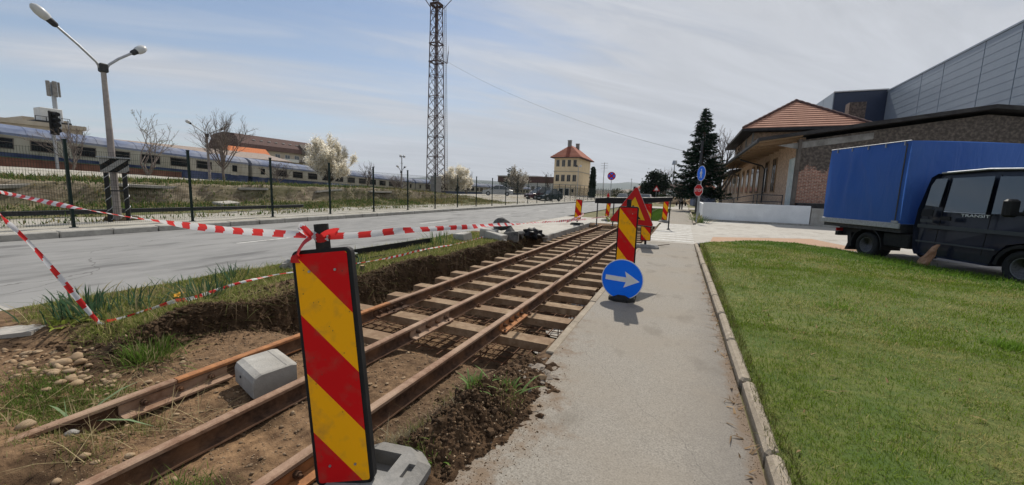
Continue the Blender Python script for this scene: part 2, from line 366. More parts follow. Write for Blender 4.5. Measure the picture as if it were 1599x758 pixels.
# value noise
def _hash(ix, iy, seed):
    n = (ix * 374761393 + iy * 668265263 + seed * 1442695041) & 0xFFFFFFFF
    n = ((n ^ (n >> 13)) * 1274126177) & 0xFFFFFFFF
    return ((n ^ (n >> 16)) & 0xFFFF) / 65535.0
def vnoise(x, y, seed=0):
    x = np.asarray(x, float); y = np.asarray(y, float)
    ix = np.floor(x).astype(np.int64); iy = np.floor(y).astype(np.int64); fx = x - ix; fy = y - iy
    fx = fx * fx * (3 - 2 * fx); fy = fy * fy * (3 - 2 * fy)
    a = _hash(ix, iy, seed); b = _hash(ix + 1, iy, seed); c = _hash(ix, iy + 1, seed); d = _hash(ix + 1, iy + 1, seed)
    return (a * (1 - fx) + b * fx) * (1 - fy) + (c * (1 - fx) + d * fx) * fy
def fbm(x, y, seed=0, oct=4, gain=.5):
    s = 0; a = 1; t = 0
    for i in range(oct):
        s = s + a * (vnoise(x * 2 ** i, y * 2 ** i, seed + i * 17) - .5); t += a; a *= gain
    return s / t * 2          # about -1..1
def sstep(a, b, x):
    t = np.clip((x - a) / (b - a), 0, 1); return t * t * (3 - 2 * t)
def blades(name, P, h, w, col, lean=0.35, seg=1, curl=0.5, seed=0, yaw=None):
    """grass or leaf blades: P (n,3) roots, h heights, w widths, col (n,3)"""
    r = np.random.default_rng(seed); n = len(P)
    yaw = r.uniform(0, 2 * np.pi, n) if yaw is None else yaw
    d = np.stack([np.cos(yaw), np.sin(yaw), np.zeros(n)], 1); s = np.stack([-np.sin(yaw), np.cos(yaw), np.zeros(n)], 1)
    ln = np.abs(r.normal(0, lean, n)); h = np.broadcast_to(h, n); w = np.broadcast_to(w, n)
    rows = []
    for i in range(seg + 1):
        t = i / (seg + 1)
        # bend grows with height
        p = P + d * (h * (ln * t + curl * ln * t * t))[:, None] + np.array([0, 0, 1]) * (h * (t - .28 * curl * ln * t * t))[:, None]
        ww = w * (1 - .35 * t)
        rows.append(p - s * (ww / 2)[:, None]); rows.append(p + s * (ww / 2)[:, None])
    tip = P + d * (h * (ln + curl * ln))[:, None] + np.array([0, 0, 1]) * (h * (1 - .4 * curl * ln))[:, None]
    rows.append(tip); k = len(rows)
    V = np.stack(rows, 1).reshape(-1, 3)
    base = (np.arange(n) * k)[:, None]
    tris = []
    for i in range(seg):
        a = 2 * i; tris += [(a, a + 1, a + 3), (a, a + 3, a + 2)]
    a = 2 * seg; tris.append((a, a + 1, a + 2))
    F = np.concatenate([base + np.array(t)[None] for t in tris], 0)
    # pale towards the root is the plant's own colour
    C = np.repeat(col, k, 0).reshape(n, k, 3)
    return npmesh(name, V, F, C.reshape(-1, 3))
def rock_mesh(name, seed, flat=0.6, rough=0.35, sub=2, size=1.0):
    import bmesh
    bm = bmesh.new(); bmesh.ops.create_icosphere(bm, subdivisions=sub, radius=0.5)
    r = random.Random(seed); ax = [Vector((r.uniform(-1, 1), r.uniform(-1, 1), r.uniform(-1, 1))).normalized() for _ in range(9)]
    am = [r.uniform(.25, .5) for _ in ax]
    for v in bm.verts:
        p = v.co.normalized(); k = 1.0
        for a, m in zip(ax, am):
            d = p.dot(a)
            if d > .55: k -= (d - .55) * m * rough * 2.2
        v.co = p * .5 * k * (1 + r.uniform(-.04, .04) * rough * 2); v.co.z *= flat; v.co.x *= r.uniform(.99, 1.01)
        v.co *= size
    me = bpy.data.meshes.new(name); bm.to_mesh(me); bm.free(); return me
def text_mesh(txt, size, ext=0.004):
    cu = bpy.data.curves.new('lettering', 'FONT'); cu.body = txt; cu.size = size; cu.extrude = ext; cu.align_x = 'CENTER'; cu.align_y = 'CENTER'
    o = bpy.data.objects.new('lettering', cu); COL.objects.link(o)
    dg = bpy.context.evaluated_depsgraph_get(); me = bpy.data.meshes.new_from_object(o.evaluated_get(dg))
    bpy.data.objects.remove(o); return me
# ------------------------------------------------------------------ the setting
def sheet(name, label, poly, z, mat, kind='structure'):
    b = MB(); b.add([(p[0], p[1], z) for p in poly], [tuple(range(len(poly)))])
    return struct(name, label, b, mat, fix=False)
def rect(x0, x1, y0, y1): return [(x0, y0), (x1, y0), (x1, y1), (x0, y1)]
EX0, EX1, EY0, EY1 = -6.62, -0.60, 0.2, 20.0
b = MB(); F_ = 9000
for r_ in (rect(-F_, EX0, -60, F_), rect(EX1, F_, -60, F_), rect(EX0, EX1, -60, EY0), rect(EX0, EX1, EY1, F_)):
    b.add([(x, y, -0.06) for x, y in r_], [(0, 1, 2, 3)])
struct('ground', 'flat grassy and dusty ground reaching to the horizon', b, 'field', fix=False)
road = sheet('road', 'grey asphalt street with a worn dashed centre line', rect(-13.92, -6.62, -25, 330), 0.0, 'asphalt_road')
# worn centre dashes
for i, (y0, y1) in enumerate([(-1.5, 1.0), (6.2, 8.2), (13.6, 15.7), (21, 23), (28.4, 30.4), (36, 38), (43, 45)]):
    xx = -9.95 + 0.0 * y0
    mb = MB(); mb.add([(p[0], p[1], .004) for p in rect(xx - .06, xx + .06, y0, y1)], [(0, 1, 2, 3)]); mb.build('lane_marking', 'white_paint', road, fix=False)
# patched and worn places on the street surface
pmat('road_patch', (0.10, 0.096, 0.09), (0.15, 0.145, 0.138), scale=20, rough=0.9, bump=0.4, bscale=80)

# --- earthworks between the street and the footpath
def earth_masks(X, Y):
    lx = np.interp(Y, [0.0, 1.25, 1.66, 2.2, 2.55, 2.92, 4.53, 5.79, 7.17, 9.48, 11.4, 12.2, 20], [-4.3, -4.33, -4.55, -4.72, -4.78, -4.52, -4.5, -4.72, -4.56, -4.6, -4.45, -4.14, -4.14])
    soft = sstep(12.3, 11.8, Y)
    lx = lx + soft * (.10 * fbm(Y * 2.1, X * .7 + 3, 3, 3) + .035 * fbm(Y * 9, X * 2, 5, 2))
    return lx, soft
def earth_height(X, Y):
    lx, soft = earth_masks(X, Y)
    rough = fbm(X * 5, Y * 5, 11, 5, .6)
    fine = fbm(X * 26, Y * 26, 23, 3, .6)
    deep = sstep(2.95, 3.75, Y + .12 * fbm(X * 3, Y * 3, 8, 2) + .25 * (X < -3.45))
    zf = -0.158 + deep * -0.28 + .026 * rough * (1 - .45 * deep) + .013 * fine
    # soil banked against the near end of the left rail
    bury = sstep(1.25, .75, Y) * sstep(-2.95, -3.3, X)
    zf = zf + bury * .15
    zf = zf + .05 * np.exp(-((X + 2.2) / .25) ** 2 - ((Y - 1.0) / .5) ** 2) + .05 * np.exp(-((X + 3.0) / .3) ** 2 - ((Y - .85) / .3) ** 2)
    zv = .05 + .035 * fbm(X * 1.6, Y * 1.6, 31, 3) + .012 * rough + .006 * fine
    zv = zv + .09 * np.exp(-((X + 4.95) / .28) ** 2 - ((Y - 3.75) / .75) ** 2) * (1 + .5 * rough)     # loose spoil on the verge
    zv = zv + .05 * np.exp(-((X + 4.75) / .25) ** 2 - ((Y - 6.3) / .6) ** 2) + .10 * np.exp(-((X + 4.8) / .3) ** 2 - ((Y - 2.5) / .4) ** 2)
    # the verge runs down to the stones at the near left
    low = sstep(2.05, 1.45, Y + .18 * fbm(X * 2.5, Y * 2.5, 41, 3)) * sstep(-6.3, -5.2, X)
    zv = zv * (1 - low) + low * (-.06 + .03 * rough + .012 * fine)
    zv = np.where(Y > 12.2, .0, zv) * 1.0
    wd = np.interp(Y, [1.2, 1.7, 2.1, 2.6, 11.8, 12.3], [.50, .30, .10, .06, .12, .03])
    jag = .05 * soft * fbm(X * 11, Y * 11, 57, 3)
    t = sstep(lx + wd + jag, lx - wd * .35 + jag, X)
    # undercut step half way down the cut bank
    z = zf * (1 - t) + zv * t
    z = z + soft * .035 * np.sin(t * np.pi) * fbm(X * 14, Y * 14, 61, 3)
    # right bank, footpath side
    rx = np.where(Y > 3.9, -1.13, -1.13) + .03 * fbm(Y * 5, X, 71, 2)
    wr = np.interp(Y, [2.2, 3.2, 3.9], [.75, .45, .10])
    tr = sstep(rx - wr, rx + .04, X)
    side = -.02 + .01 * rough
    z = z * (1 - tr) + side * tr
    # spoil heap spilling on to the footpath
    hp = .15 * np.exp(-((X + 1.17) / .20) ** 2 - ((Y - 2.28) / .28) ** 2) + .11 * np.exp(-((X + 1.22) / .20) ** 2 - ((Y - 1.9) / .25) ** 2) + .07 * np.exp(-((X + 1.02) / .14) ** 2 - ((Y - 2.62) / .33) ** 2)+ .05 * np.exp(-((X + 1.2) / .2) ** 2 - ((Y - 3.1) / .3) ** 2)
    cl = 1 + .4 * fbm(X * 7, Y * 7, 83, 4, .65)
    z = z + hp * np.clip(cl, .15, 2.2) + np.clip(hp, 0, .06) * .45 * fbm(X * 30, Y * 30, 91, 3, .7)
    edge = sstep(-.80, -1.0, X + .07 * fbm(Y * 6, X * 6, 95, 3))
    z = np.where(X > -1.0, (z + .0) * edge - .05 * (1 - edge), z)
    # the far end of the trench
    e = sstep(18.9, 19.1, Y); z = z * (1 - e) + (-.01) * e
    return z
def grass_amount(X, Y):
    """0..1 how much grass grows on the earthworks"""
    lx, soft = earth_masks(X, Y)
    v = sstep(lx - .05, lx - .28, X) * sstep(12.0, 11.6, Y)
    v = v * sstep(1.55, 2.0, Y + .25 * fbm(X * 2.2, Y * 2.2, 101, 3))
    bare = sstep(.10, .40, fbm(X * 1.3 + 4, Y * .9, 103, 3)) * .7
    spoil = np.exp(-((X + 4.95) / .35) ** 2 - ((Y - 3.75) / .85) ** 2) + .8 * np.exp(-((X + 4.85) / .35) ** 2 - ((Y - 6.3) / .7) ** 2)
    return np.clip(v * (1 - bare) * (1 - np.clip(spoil, 0, 1)), 0, 1)
xs = np.arange(EX0, EX1 + .001, .027)
ys = [EY0]
while ys[-1] < EY1: ys.append(ys[-1] + (.026 if ys[-1] < 4.5 else min(.026 + (ys[-1] - 4.5) * .007, .12)))
ys[-1] = EY1; ys = np.array(ys)
GX, GY = np.meshgrid(xs, ys); GZ = earth_height(GX, GY)
V = np.stack([GX, GY, GZ], -1).reshape(-1, 3); nx, ny = len(xs), len(ys)
idx = np.arange(nx * ny).reshape(ny, nx)
Fq = np.stack([idx[:-1, :-1], idx[:-1, 1:], idx[1:, 1:], idx[1:, :-1]], -1).reshape(-1, 4)
ga = grass_amount(GX, GY)
# what the ground is made of: dry sandy fill, dark topsoil of the heap, turf; bank shade painted in
sandy = np.clip(sstep(-4.75, -4.3, GX) * sstep(-1.75, -2.0, GX) * .9 + sstep(1.9, 1.4, GY) * .6 * sstep(-1.7, -2.0, GX), 0, 1) * (0.55 + .45 * (fbm(GX * 2, GY * 2, 111, 3) + .5))
sandy = sandy * (1 - .25 * sstep(3.3, 4.2, GY))
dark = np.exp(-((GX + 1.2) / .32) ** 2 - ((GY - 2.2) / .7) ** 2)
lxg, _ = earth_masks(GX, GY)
dark = np.clip(dark + np.exp(-((GX - lxg) / .16) ** 2) * .8 * (GY > 1.5), 0, 1)  # cut bank: shade on its face deepened by darkening the soil colour
tint = np.ones(GX.shape + (3,))
tint = tint * (1 + sandy[..., None] * np.array([.58, .52, .42]))
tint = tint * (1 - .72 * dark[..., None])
wet = sstep(.02, .40, fbm(GX * 2.3 + 9, GY * 2.3, 117, 4, .6)) * (.35 + .65 * sstep(2.2, 1.6, GY))
tint = tint * (1 - .55 * wet[..., None])
tint = tint * (1 + ga[..., None] * np.array([.15, .95, -.1]))
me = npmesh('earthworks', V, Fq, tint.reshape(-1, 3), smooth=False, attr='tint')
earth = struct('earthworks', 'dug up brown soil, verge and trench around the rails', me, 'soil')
def eh(x, y): return float(earth_height(np.array([x]), np.array([y]))[0])

# rough dark spoil heap beside the footpath, finer than the rest
hx_ = np.arange(-1.72, -.74, .0075); hy_ = np.arange(1.5, 3.45, .0085)
HX, HY = np.meshgrid(hx_, hy_)
def heap_extra(X, Y):
    m = np.exp(-(np.abs((X + 1.17 + .10 * (Y - 2.3) * -1) / .30)) ** 3 - (np.abs((Y - 2.30) / .78)) ** 3)
    n1 = fbm(X * 8, Y * 8, 301, 3, .6); n2 = 1 - np.abs(fbm(X * 17, Y * 17, 311, 3, .6)) * 2; n3 = fbm(X * 60, Y * 60, 321, 2, .6)
    edge = m + .35 * n1
    on = sstep(.10, .60, edge)
    return on * (.008 + .038 * np.clip(n1 + .35, 0, 1.4) + .010 * (n2 - .4) + .013 * n3) - .012 * (1 - on)
HZ = np.where(HX > -1.0, np.maximum(earth_height(HX, HY), -.004), earth_height(HX, HY)) + heap_extra(HX, HY)
ii = np.arange(HX.size).reshape(HX.shape)
hd = np.stack([np.full(HX.shape, .62), np.full(HX.shape, .58), np.full(HX.shape, .54)], -1) * (1 + .35 * fbm(HX * 6, HY * 6, 331, 3))[..., None]
hm_ = npmesh('soil_heap', np.stack([HX, HY, HZ], -1).reshape(-1, 3), np.stack([ii[:-1, :-1], ii[:-1, 1:], ii[1:, 1:], ii[1:, :-1]], -1).reshape(-1, 4), hd.reshape(-1, 3), attr='tint')
heap = obj('soil_heap', hm_, 'soil'); tag(heap, 'rough heap of dark topsoil spilling on to the footpath edge', 'soil')
_eh0 = earth_height
# --- paving
def dirty_path():
    src = MATS['asphalt_path']; m = src.copy(); m.name = 'asphalt_path_dirty'; MATS['asphalt_path_dirty'] = m; t = m.node_tree; b = t.nodes['Principled BSDF']; lk = t.links.new
    old = b.inputs['Base Color'].links[0].from_socket; g = N(t, 'ShaderNodeNewGeometry'); s = N(t, 'ShaderNodeSeparateXYZ'); lk(g.outputs['Position'], s.inputs[0])
    nz = N(t, 'ShaderNodeTexNoise'); nz.inputs['Scale'].default_value = 5; nz.inputs['Detail'].default_value = 10; nz.inputs['Roughness'].default_value = .72; lk(g.outputs['Position'], nz.inputs['Vector'])
    # soil trodden over the left edge near the heap and along the lawn kerb
    a = M(t, 'MULTIPLY', M(t, 'ADD', s.outputs[0], .98), -2.6); y = M(t, 'MULTIPLY', M(t, 'ABSOLUTE', M(t, 'SUBTRACT', s.outputs[1], 2.2)), -.45)
    v = M(t, 'ADD', M(t, 'ADD', M(t, 'ADD', a, y), .45), M(t, 'MULTIPLY', M(t, 'SUBTRACT', nz.outputs['Fac'], .5), 5.2))
    r = N(t, 'ShaderNodeMapRange'); r.inputs['From Min'].default_value = -.55; r.inputs['From Max'].default_value = .45; r.inputs['To Max'].default_value = .8; lk(v, r.inputs['Value'])
    k = M(t, 'ADD', M(t, 'MULTIPLY', M(t, 'SUBTRACT', s.outputs[0], .50), 14), M(t, 'MULTIPLY', M(t, 'SUBTRACT', nz.outputs['Fac'], .42), 5.0))
    r2 = N(t, 'ShaderNodeMapRange'); r2.inputs['From Min'].default_value = -.8; r2.inputs['From Max'].default_value = .5; r2.inputs['To Max'].default_value = .75; lk(k, r2.inputs['Value'])
    # coarser dark asphalt along the lawn side, less trodden
    n3 = N(t, 'ShaderNodeTexNoise'); n3.inputs['Scale'].default_value = 120; n3.inputs['Detail'].default_value = 4; lk(g.outputs['Position'], n3.inputs['Vector'])
    kx = M(t, 'ADD', M(t, 'MULTIPLY', M(t, 'SUBTRACT', s.outputs[0], .30), 3.0), M(t, 'ADD', M(t, 'MULTIPLY', M(t, 'SUBTRACT', nz.outputs['Fac'], .5), 1.6), M(t, 'MULTIPLY', M(t, 'SUBTRACT', s.outputs[1], 4.5), -.10)))
    rk = N(t, 'ShaderNodeMapRange'); rk.inputs['From Min'].default_value = -.6; rk.inputs['From Max'].default_value = .7; rk.inputs['To Max'].default_value = .62; lk(kx, rk.inputs['Value'])
    cc_ = N(t, 'ShaderNodeMixRGB'); cc_.inputs['Color1'].default_value = (.075, .068, .06, 1); cc_.inputs['Color2'].default_value = (.22, .20, .18, 1); lk(n3.outputs['Fac'], cc_.inputs['Fac'])
    mk = N(t, 'ShaderNodeMixRGB'); lk(rk.outputs[0], mk.inputs['Fac']); lk(old, mk.inputs['Color1']); lk(cc_.outputs[0], mk.inputs['Color2']); old = mk.outputs[0]
    mx = N(t, 'ShaderNodeMixRGB'); mx.inputs['Color2'].default_value = (.17, .115, .072, 1); lk(M(t, 'MAXIMUM', r.outputs[0], r2.outputs[0]), mx.inputs['Fac']); lk(old, mx.inputs['Color1']); lk(mx.outputs[0], b.inputs['Base Color'])
dirty_path()
pl = [(-1.0, -3), (0.52, -3), (0.52, 2.5), (0.51, 3.6), (0.48, 6.1), (0.43, 9.5), (0.40, 13.55), (-1.0, 13.55), (-1.0, 3.4)]
path = sheet('footpath', 'worn grey asphalt footpath beside the rails', pl, 0.003, 'asphalt_path_dirty')
sheet('footpath', 'far stretch of the footpath past the driveway crossing', rect(-1.1, 0.55, 22.6, 75), 0.003, 'asphalt_path')
drive = sheet('driveway', 'pale concrete driveway crossing in front of the low wall', [(-4.6, 13.56), (0.42, 13.56), (0.75, 14.05), (2.7, 15.55), (3.55, 15.4), (4.3, 14.6), (5.3, 12.3), (6.1, 10.5), (12, -3), (40, -3), (40, 27.2), (1.2, 27.2), (0.6, 22.58), (-4.6, 22.58)][1:] + [(-1.0, 22.58), (-1.0, 13.56)], 0.002, 'concrete_pale')
sheet('paving', 'reddish paving strip along the far edge of the lawn', [(0.9, 14.5), (2.65, 16.0), (3.75, 15.95), (4.75, 14.9), (5.4, 14.9), (4.6, 18.4), (1.1, 16.4)], 0.006, 'red_paving')
sheet('pavement', 'pale concrete strip between street and trench past the verge', [(-6.6, 12.1), (-4.2, 12.1), (-4.2, 20.0), (-6.6, 20.0)], 0.012, 'concrete_pale')
sheet('pavement', 'pale concrete apron beyond the end of the trench', [(-6.6, 20.01), (-1.1, 20.01), (-1.1, 24.0), (-6.6, 24.0)], 0.0, 'concrete_pale')
sheet('street', 'pale side street crossing beyond the grass', rect(-6.6, 60, 47, 54), 0.004, 'concrete_pale')
# crossing bars on the driveway
for i in range(11):
    y = 14.0 + i * .78
    mb = MB(); mb.add([(p[0], p[1], .0075) for p in rect(-.98, .42, y, y + .33)], [(0, 1, 2, 3)]); mb.build('crossing_bar', 'white_paint', drive, fix=False)
# concrete apron at the near left with its broken edge
b = MB(); b.add([], [])
poly = [(-8.2, -1.5), (-6.15, -1.5), (-5.78, 1.30), (-5.62, 1.55), (-5.72, 1.68), (-6.30, 1.74), (-6.61, 1.74), (-8.2, 1.74)]
b.prism(poly, -.14, .022, 'Z')
struct('pavement', 'broken edged concrete apron at the near street side', b, 'concrete')

# --- kerbs, stone by stone
def kerb_row(name, label, pts, w, h, z0, length, mat, jitter=.01, bev=.015, wob=0.0):
    root = tag(bpy.data.objects.new(name, None), label, kind='structure'); COL.objects.link(root)
    me = [None] * 3
    for k in range(3):
        bb = MB(); bb.box((0, 0, h / 2), (w * (1 + .04 * k), length - .012 - .01 * k, h), bev=bev); mm = bb.mesh('kerb_stone'); mm.materials.append(MATS[mat]); me[k] = mm
    pts = [Vector((p[0], p[1], 0)) for p in pts]; d = 0; i = 0; seg = 0
    tot = [(pts[j + 1] - pts[j]).length for j in range(len(pts) - 1)]
    s = length / 2; n = 0
    while s < sum(tot):
        a = s; j = 0
        while a > tot[j]: a -= tot[j]; j += 1
        p = pts[j].lerp(pts[j + 1], a / tot[j]); v = pts[j + 1] - pts[j]
        o = bpy.data.objects.new('kerb_stone', me[n % 3]); COL.objects.link(o); o.parent = root
        o.location = (p.x + random.uniform(-jitter, jitter), p.y, z0 + random.uniform(-jitter, jitter) * .8)
        o.rotation_euler = (random.uniform(-wob, wob), random.uniform(-wob, wob), math.atan2(v.y, v.x) - math.pi / 2 + random.uniform(-wob, wob) * .6)
        s += length; n += 1
    return root
kerb_row('lawn_kerb', 'narrow worn kerb stones between footpath and lawn', [(.60, -1.4), (.59, 2.5), (.58, 3.6), (.55, 6.1), (.50, 9.5), (.46, 13.4)], .088, .30, -.232, .98, 'kerbstone', .006, .024, .010)
kerb_row('lawn_kerb', 'kerb stones curving round the far corner of the lawn', [(.48, 13.45), (.8, 13.95), (1.6, 14.75), (2.6, 15.4), (3.45, 15.25), (4.15, 14.45), (5.15, 12.2), (5.95, 10.4), (7.5, 6.9)], .10, .25, -.19, .7, 'kerb_grey', .006, .015)
kerb_row('path_edging', 'thin pale edging strip between footpath and trench', [(-1.045, 3.42), (-1.045, 13.5)], .085, .22, -.212, .98, 'kerbstone', .006, .01, .006)
kerb_row('street_kerb', 'pale grey kerb stones on the far side of the street', [(-14.05, -1.5), (-14.05, 66)], .26, .40, -.24, 1.0, 'kerb_grey', .006, .02)
kerb_row('street_edging', 'flush pale kerb strip along the near edge of the street', [(-6.62, 1.8), (-6.62, 20)], .13, .20, -.178, 1.0, 'kerbstone', .006, .01)
kerb_row('trench_kerb', 'grey kerb stones along the far part of the trench', [(-4.16, 12.3), (-4.16, 19.0)], .12, .30, -.26, 1.0, 'kerb_grey', .004, .01)
kerb_row('path_kerb', 'kerb stones beside the far footpath', [(.62, 22.8), (.62, 52)], .12, .25, -.16, 1.0, 'kerbstone', .004, .01)
kerb_row('yard_kerb', 'low kerb at the foot of the ramp wall', [(1.2, 27.22), (24, 27.22)], .14, .26, -.16, 1.0, 'kerb_grey', .004, .01)

# --- land behind the far pavement: gravel, grass bank, old loading edge, gravel top
def crest(Y): return np.interp(Y, [-10, 0, 11.4, 20, 34, 50, 120], [2.2, 2.1, 1.86, 1.50, .93, .62, .4])
def left_height(X, Y):
    a = -X
    c = crest(Y)
    ramp = np.interp(Y, [-10, 25, 31, 38, 120], [1.30, 1.30, 1.05, .62, .62])
    low = .15 + .10 * sstep(17.6, 19.5, a) + .14 * sstep(18.6, 21.2, a)
    wall = sstep(21.3, 21.9, a + .25 * fbm(X * 1.1, Y * 1.1, 131, 3))
    z = low * (1 - wall) + ramp * wall
    t = sstep(23, 33, a); z = np.where(a > 23, ramp * (1 - t) + c * t, z)
    d = sstep(35.5, 38, a); z = z * (1 - d) + (c - 1.35) * d
    bank = sstep(17.5, 19, a) * sstep(26, 24, a)
    z = z + bank * (.10 * fbm(X * 1.5, Y * 1.5, 141, 4) + .05 * fbm(X * 6, Y * 6, 145, 3))
    z = z + .02 * fbm(X * 2, Y * 2, 149, 2)
    return z
lxs = np.concatenate([np.arange(-14.18, -17.6, -.28), np.arange(-17.6, -26, -.11), np.arange(-26, -40, -.5), np.arange(-40, -64, -2.0)])
lys = np.concatenate([np.arange(-4, 32, .16), np.arange(32, 60, .4), np.arange(60, 125, 2.0)])
LX, LY = np.meshgrid(lxs, lys); LZ = left_height(LX, LY)
LZ[:, 0] = .12
ii = np.arange(LX.size).reshape(LX.shape)
me = npmesh('railway_yard', np.stack([LX, LY, LZ], -1).reshape(-1, 3), np.stack([ii[:-1, :-1], ii[1:, :-1], ii[1:, 1:], ii[:-1, 1:]], -1).reshape(-1, 4))
me.polygons.foreach_set('use_smooth', np.ones(len(me.polygons), bool))
for k in ('gravel', 'field', 'yard_stone', 'lot'):
    if k == 'yard_stone': pmat('yard_stone', (0.13, 0.10, 0.065), (0.30, 0.25, 0.18), scale=3.5, rough=0.95, bump=0.9, bscale=14, c3=(0.10, 0.105, 0.04), s3=.7, detail=9, stretch=(1, .6, 2))
    if k == 'lot': pmat('lot', (0.34, 0.32, 0.28), (0.44, 0.41, 0.365), scale=4, rough=0.9, bump=0.3, bscale=40, c3=(0.36, 0.30, 0.2), s3=.25)
    me.materials.append(MATS[k])
cx_ = -(LX[:-1, :-1] + LX[1:, 1:]) / 2; cy_ = (LY[:-1, :-1] + LY[1:, 1:]) / 2
cz = fbm(cx_ * .9, cy_ * .9, 151, 3)
mi = np.where(cx_ < 18.3 + .5 * cz, 0, np.where(cx_ < 21.25, 1, np.where(cx_ < 22.2, 2, np.where(cx_ < 26.5 + cz, 1, 0))))
slope = np.abs(LZ[:-1, 1:] - LZ[:-1, :-1]) / np.maximum(.05, np.abs(LX[:-1, 1:] - LX[:-1, :-1]))
mi = np.where((slope > .55) & (cx_ < 25), 2, mi)
mi = np.where((cy_ > 39 + 2 * cz - (cx_ - 22) * .3) & (cx_ < 34), 3, mi)
mi = np.where((cy_ > 30) & (cx_ < 21.0) & (mi != 3), 1, mi)
mi = np.where((cx_ < 16.6 + .3 * cz) & (cy_ > 30), 0, mi)
me.polygons.foreach_set('material_index', mi.astype(np.int32).ravel())
yard = obj('railway_yard', me); tag(yard, 'gravel and weedy bank of the railway yard behind the fence', kind='structure')
def lh(x, y): return float(left_height(np.array([x]), np.array([y]))[0])

# --- lawn
lawn_poly = [(.62, -1.4), (.61, 2.5), (.60, 3.6), (.57, 6.1), (.53, 9.5), (.50, 13.3), (.86, 13.9), (1.62, 14.66), (2.6, 15.3), (3.42, 15.15), (4.08, 14.4), (5.07, 12.15), (5.87, 10.35), (7.4, 6.9), (11, -1.4)]
def in_poly(x, y, poly):
    x = np.asarray(x); y = np.asarray(y); r = np.zeros(x.shape, bool); n = len(poly); j = n - 1
    for i in range(n):
        xi, yi = poly[i]; xj, yj = poly[j]
        c = ((yi > y) != (yj > y)) & (x < (xj - xi) * (y - yi) / (yj - yi + 1e-12) + xi); r ^= c; j = i
    return r
def lawn_z(X, Y): return .045 + .05 * sstep(.6, 2.2, X) + .02 * fbm(X * 1.2, Y * 1.2, 161, 3) + .008 * fbm(X * 6, Y * 6, 163, 2)
gx = np.arange(.60, 11, .12); gy = np.arange(-1.4, 15.6, .12)
AX, AY = np.meshgrid(gx, gy)
ins = in_poly((AX[:-1, :-1] + AX[1:, 1:]) / 2, (AY[:-1, :-1] + AY[1:, 1:]) / 2, lawn_poly)
ii = np.arange(AX.size).reshape(AX.shape)
fq = np.stack([ii[:-1, :-1], ii[:-1, 1:], ii[1:, 1:], ii[1:, :-1]], -1)[ins]
me = npmesh('lawn', np.stack([AX, AY, lawn_z(AX, AY)], -1).reshape(-1, 3), fq, smooth=True)
struct('lawn', 'mown green lawn with straw patches beside the footpath', me, 'turf_soil')
sheet('lawn', 'small green grass strip left of the far footpath', [(-3.6, 25.0), (-1.15, 24.2), (-1.15, 44), (-3.9, 44)], 0.004, 'turf_soil')
def scatter(n, x0, x1, y0, y1, seed):
    r = np.random.default_rng(seed); return r.uniform(x0, x1, n), r.uniform(y0, y1, n), r
def lawn_cols(x, y, r):
    n = len(x)
    g = np.array([.100, .155, .016]); g2 = np.array([.195, .280, .030]); straw = np.array([.42, .385, .15]); deep = np.array([.042, .080, .014])
    t = r.uniform(0, 1, n)[:, None]
    c = g * (1 - t) + g2 * t
    pz = fbm(x * 1.1, y * 1.1, 171, 4); sz = fbm(x * 3.5, y * 3.5, 173, 3)
    st = np.clip(.17 + .85 * pz + .5 * sz, .03, .75)
    m = r.uniform(0, 1, n) < st
    c[m] = (straw * r.uniform(.6, 1.15, n)[:, None])[m]
    m2 = (r.uniform(0, 1, n) < np.clip(sstep(2.4, 1.0, np.abs(y - (16.5 - 1.55 * np.maximum(x - 2.5, 0)) + 1.2)) , 0, .85)) & (x > 1.5)
    c[m2] = (np.array([.105, .20, .028]) * r.uniform(.7, 1.2, n)[:, None])[m2]
    return c
PX, PY, PH, PW, PC = [], [], [], [], []
for (n, x0, x1, y0, y1, hh, ww, sd_) in ((120000, .6, 4.2, 1.2, 5.2, .026, .0032, 1), (120000, .58, 7.8, 5.0, 9.5, .030, .0055, 2), (90000, .55, 7.0, 9.3, 15.4, .034, .010, 3)):
    x, y, r = scatter(n, x0, x1, y0, y1, sd_); k = in_poly(x, y, lawn_poly); x, y = x[k], y[k]
    keep = r.uniform(0, 1, len(x)) < (.62 + .5 * fbm(x * 2.4, y * 2.4, 177, 3)); x, y = x[keep], y[keep]
    PX.append(x); PY.append(y); m = len(x)
    PH.append(hh * r.lognormal(0, .35, m) * (1 + .35 * fbm(x * 2, y * 2, 181, 3))); PW.append(ww * r.uniform(.7, 1.4, m)); PC.append(lawn_cols(x, y, r))
# taller bright tufts
for (tx, ty, n, rad, hh) in ((3.12, 5.45, 420, .10, .07), (3.3, 5.3, 160, .08, .06), (4.6, 11.9, 900, .5, .09), (5.3, 10.6, 700, .4, .09), (3.9, 13.2, 700, .5, .085), (2.0, 6.4, 200, .15, .06), (2.9, 8.5, 300, .25, .06)):
    r = np.random.default_rng(int(tx * 1000)); x = r.normal(tx, rad, n); y = r.normal(ty, rad * .7, n); k = in_poly(x, y, lawn_poly); x, y = x[k], y[k]
    PX.append(x); PY.append(y); PH.append(hh * r.lognormal(0, .25, len(x))); PW.append(np.full(len(x), .006)); PC.append(np.array([.15, .26, .03]) * r.uniform(.7, 1.25, len(x))[:, None])
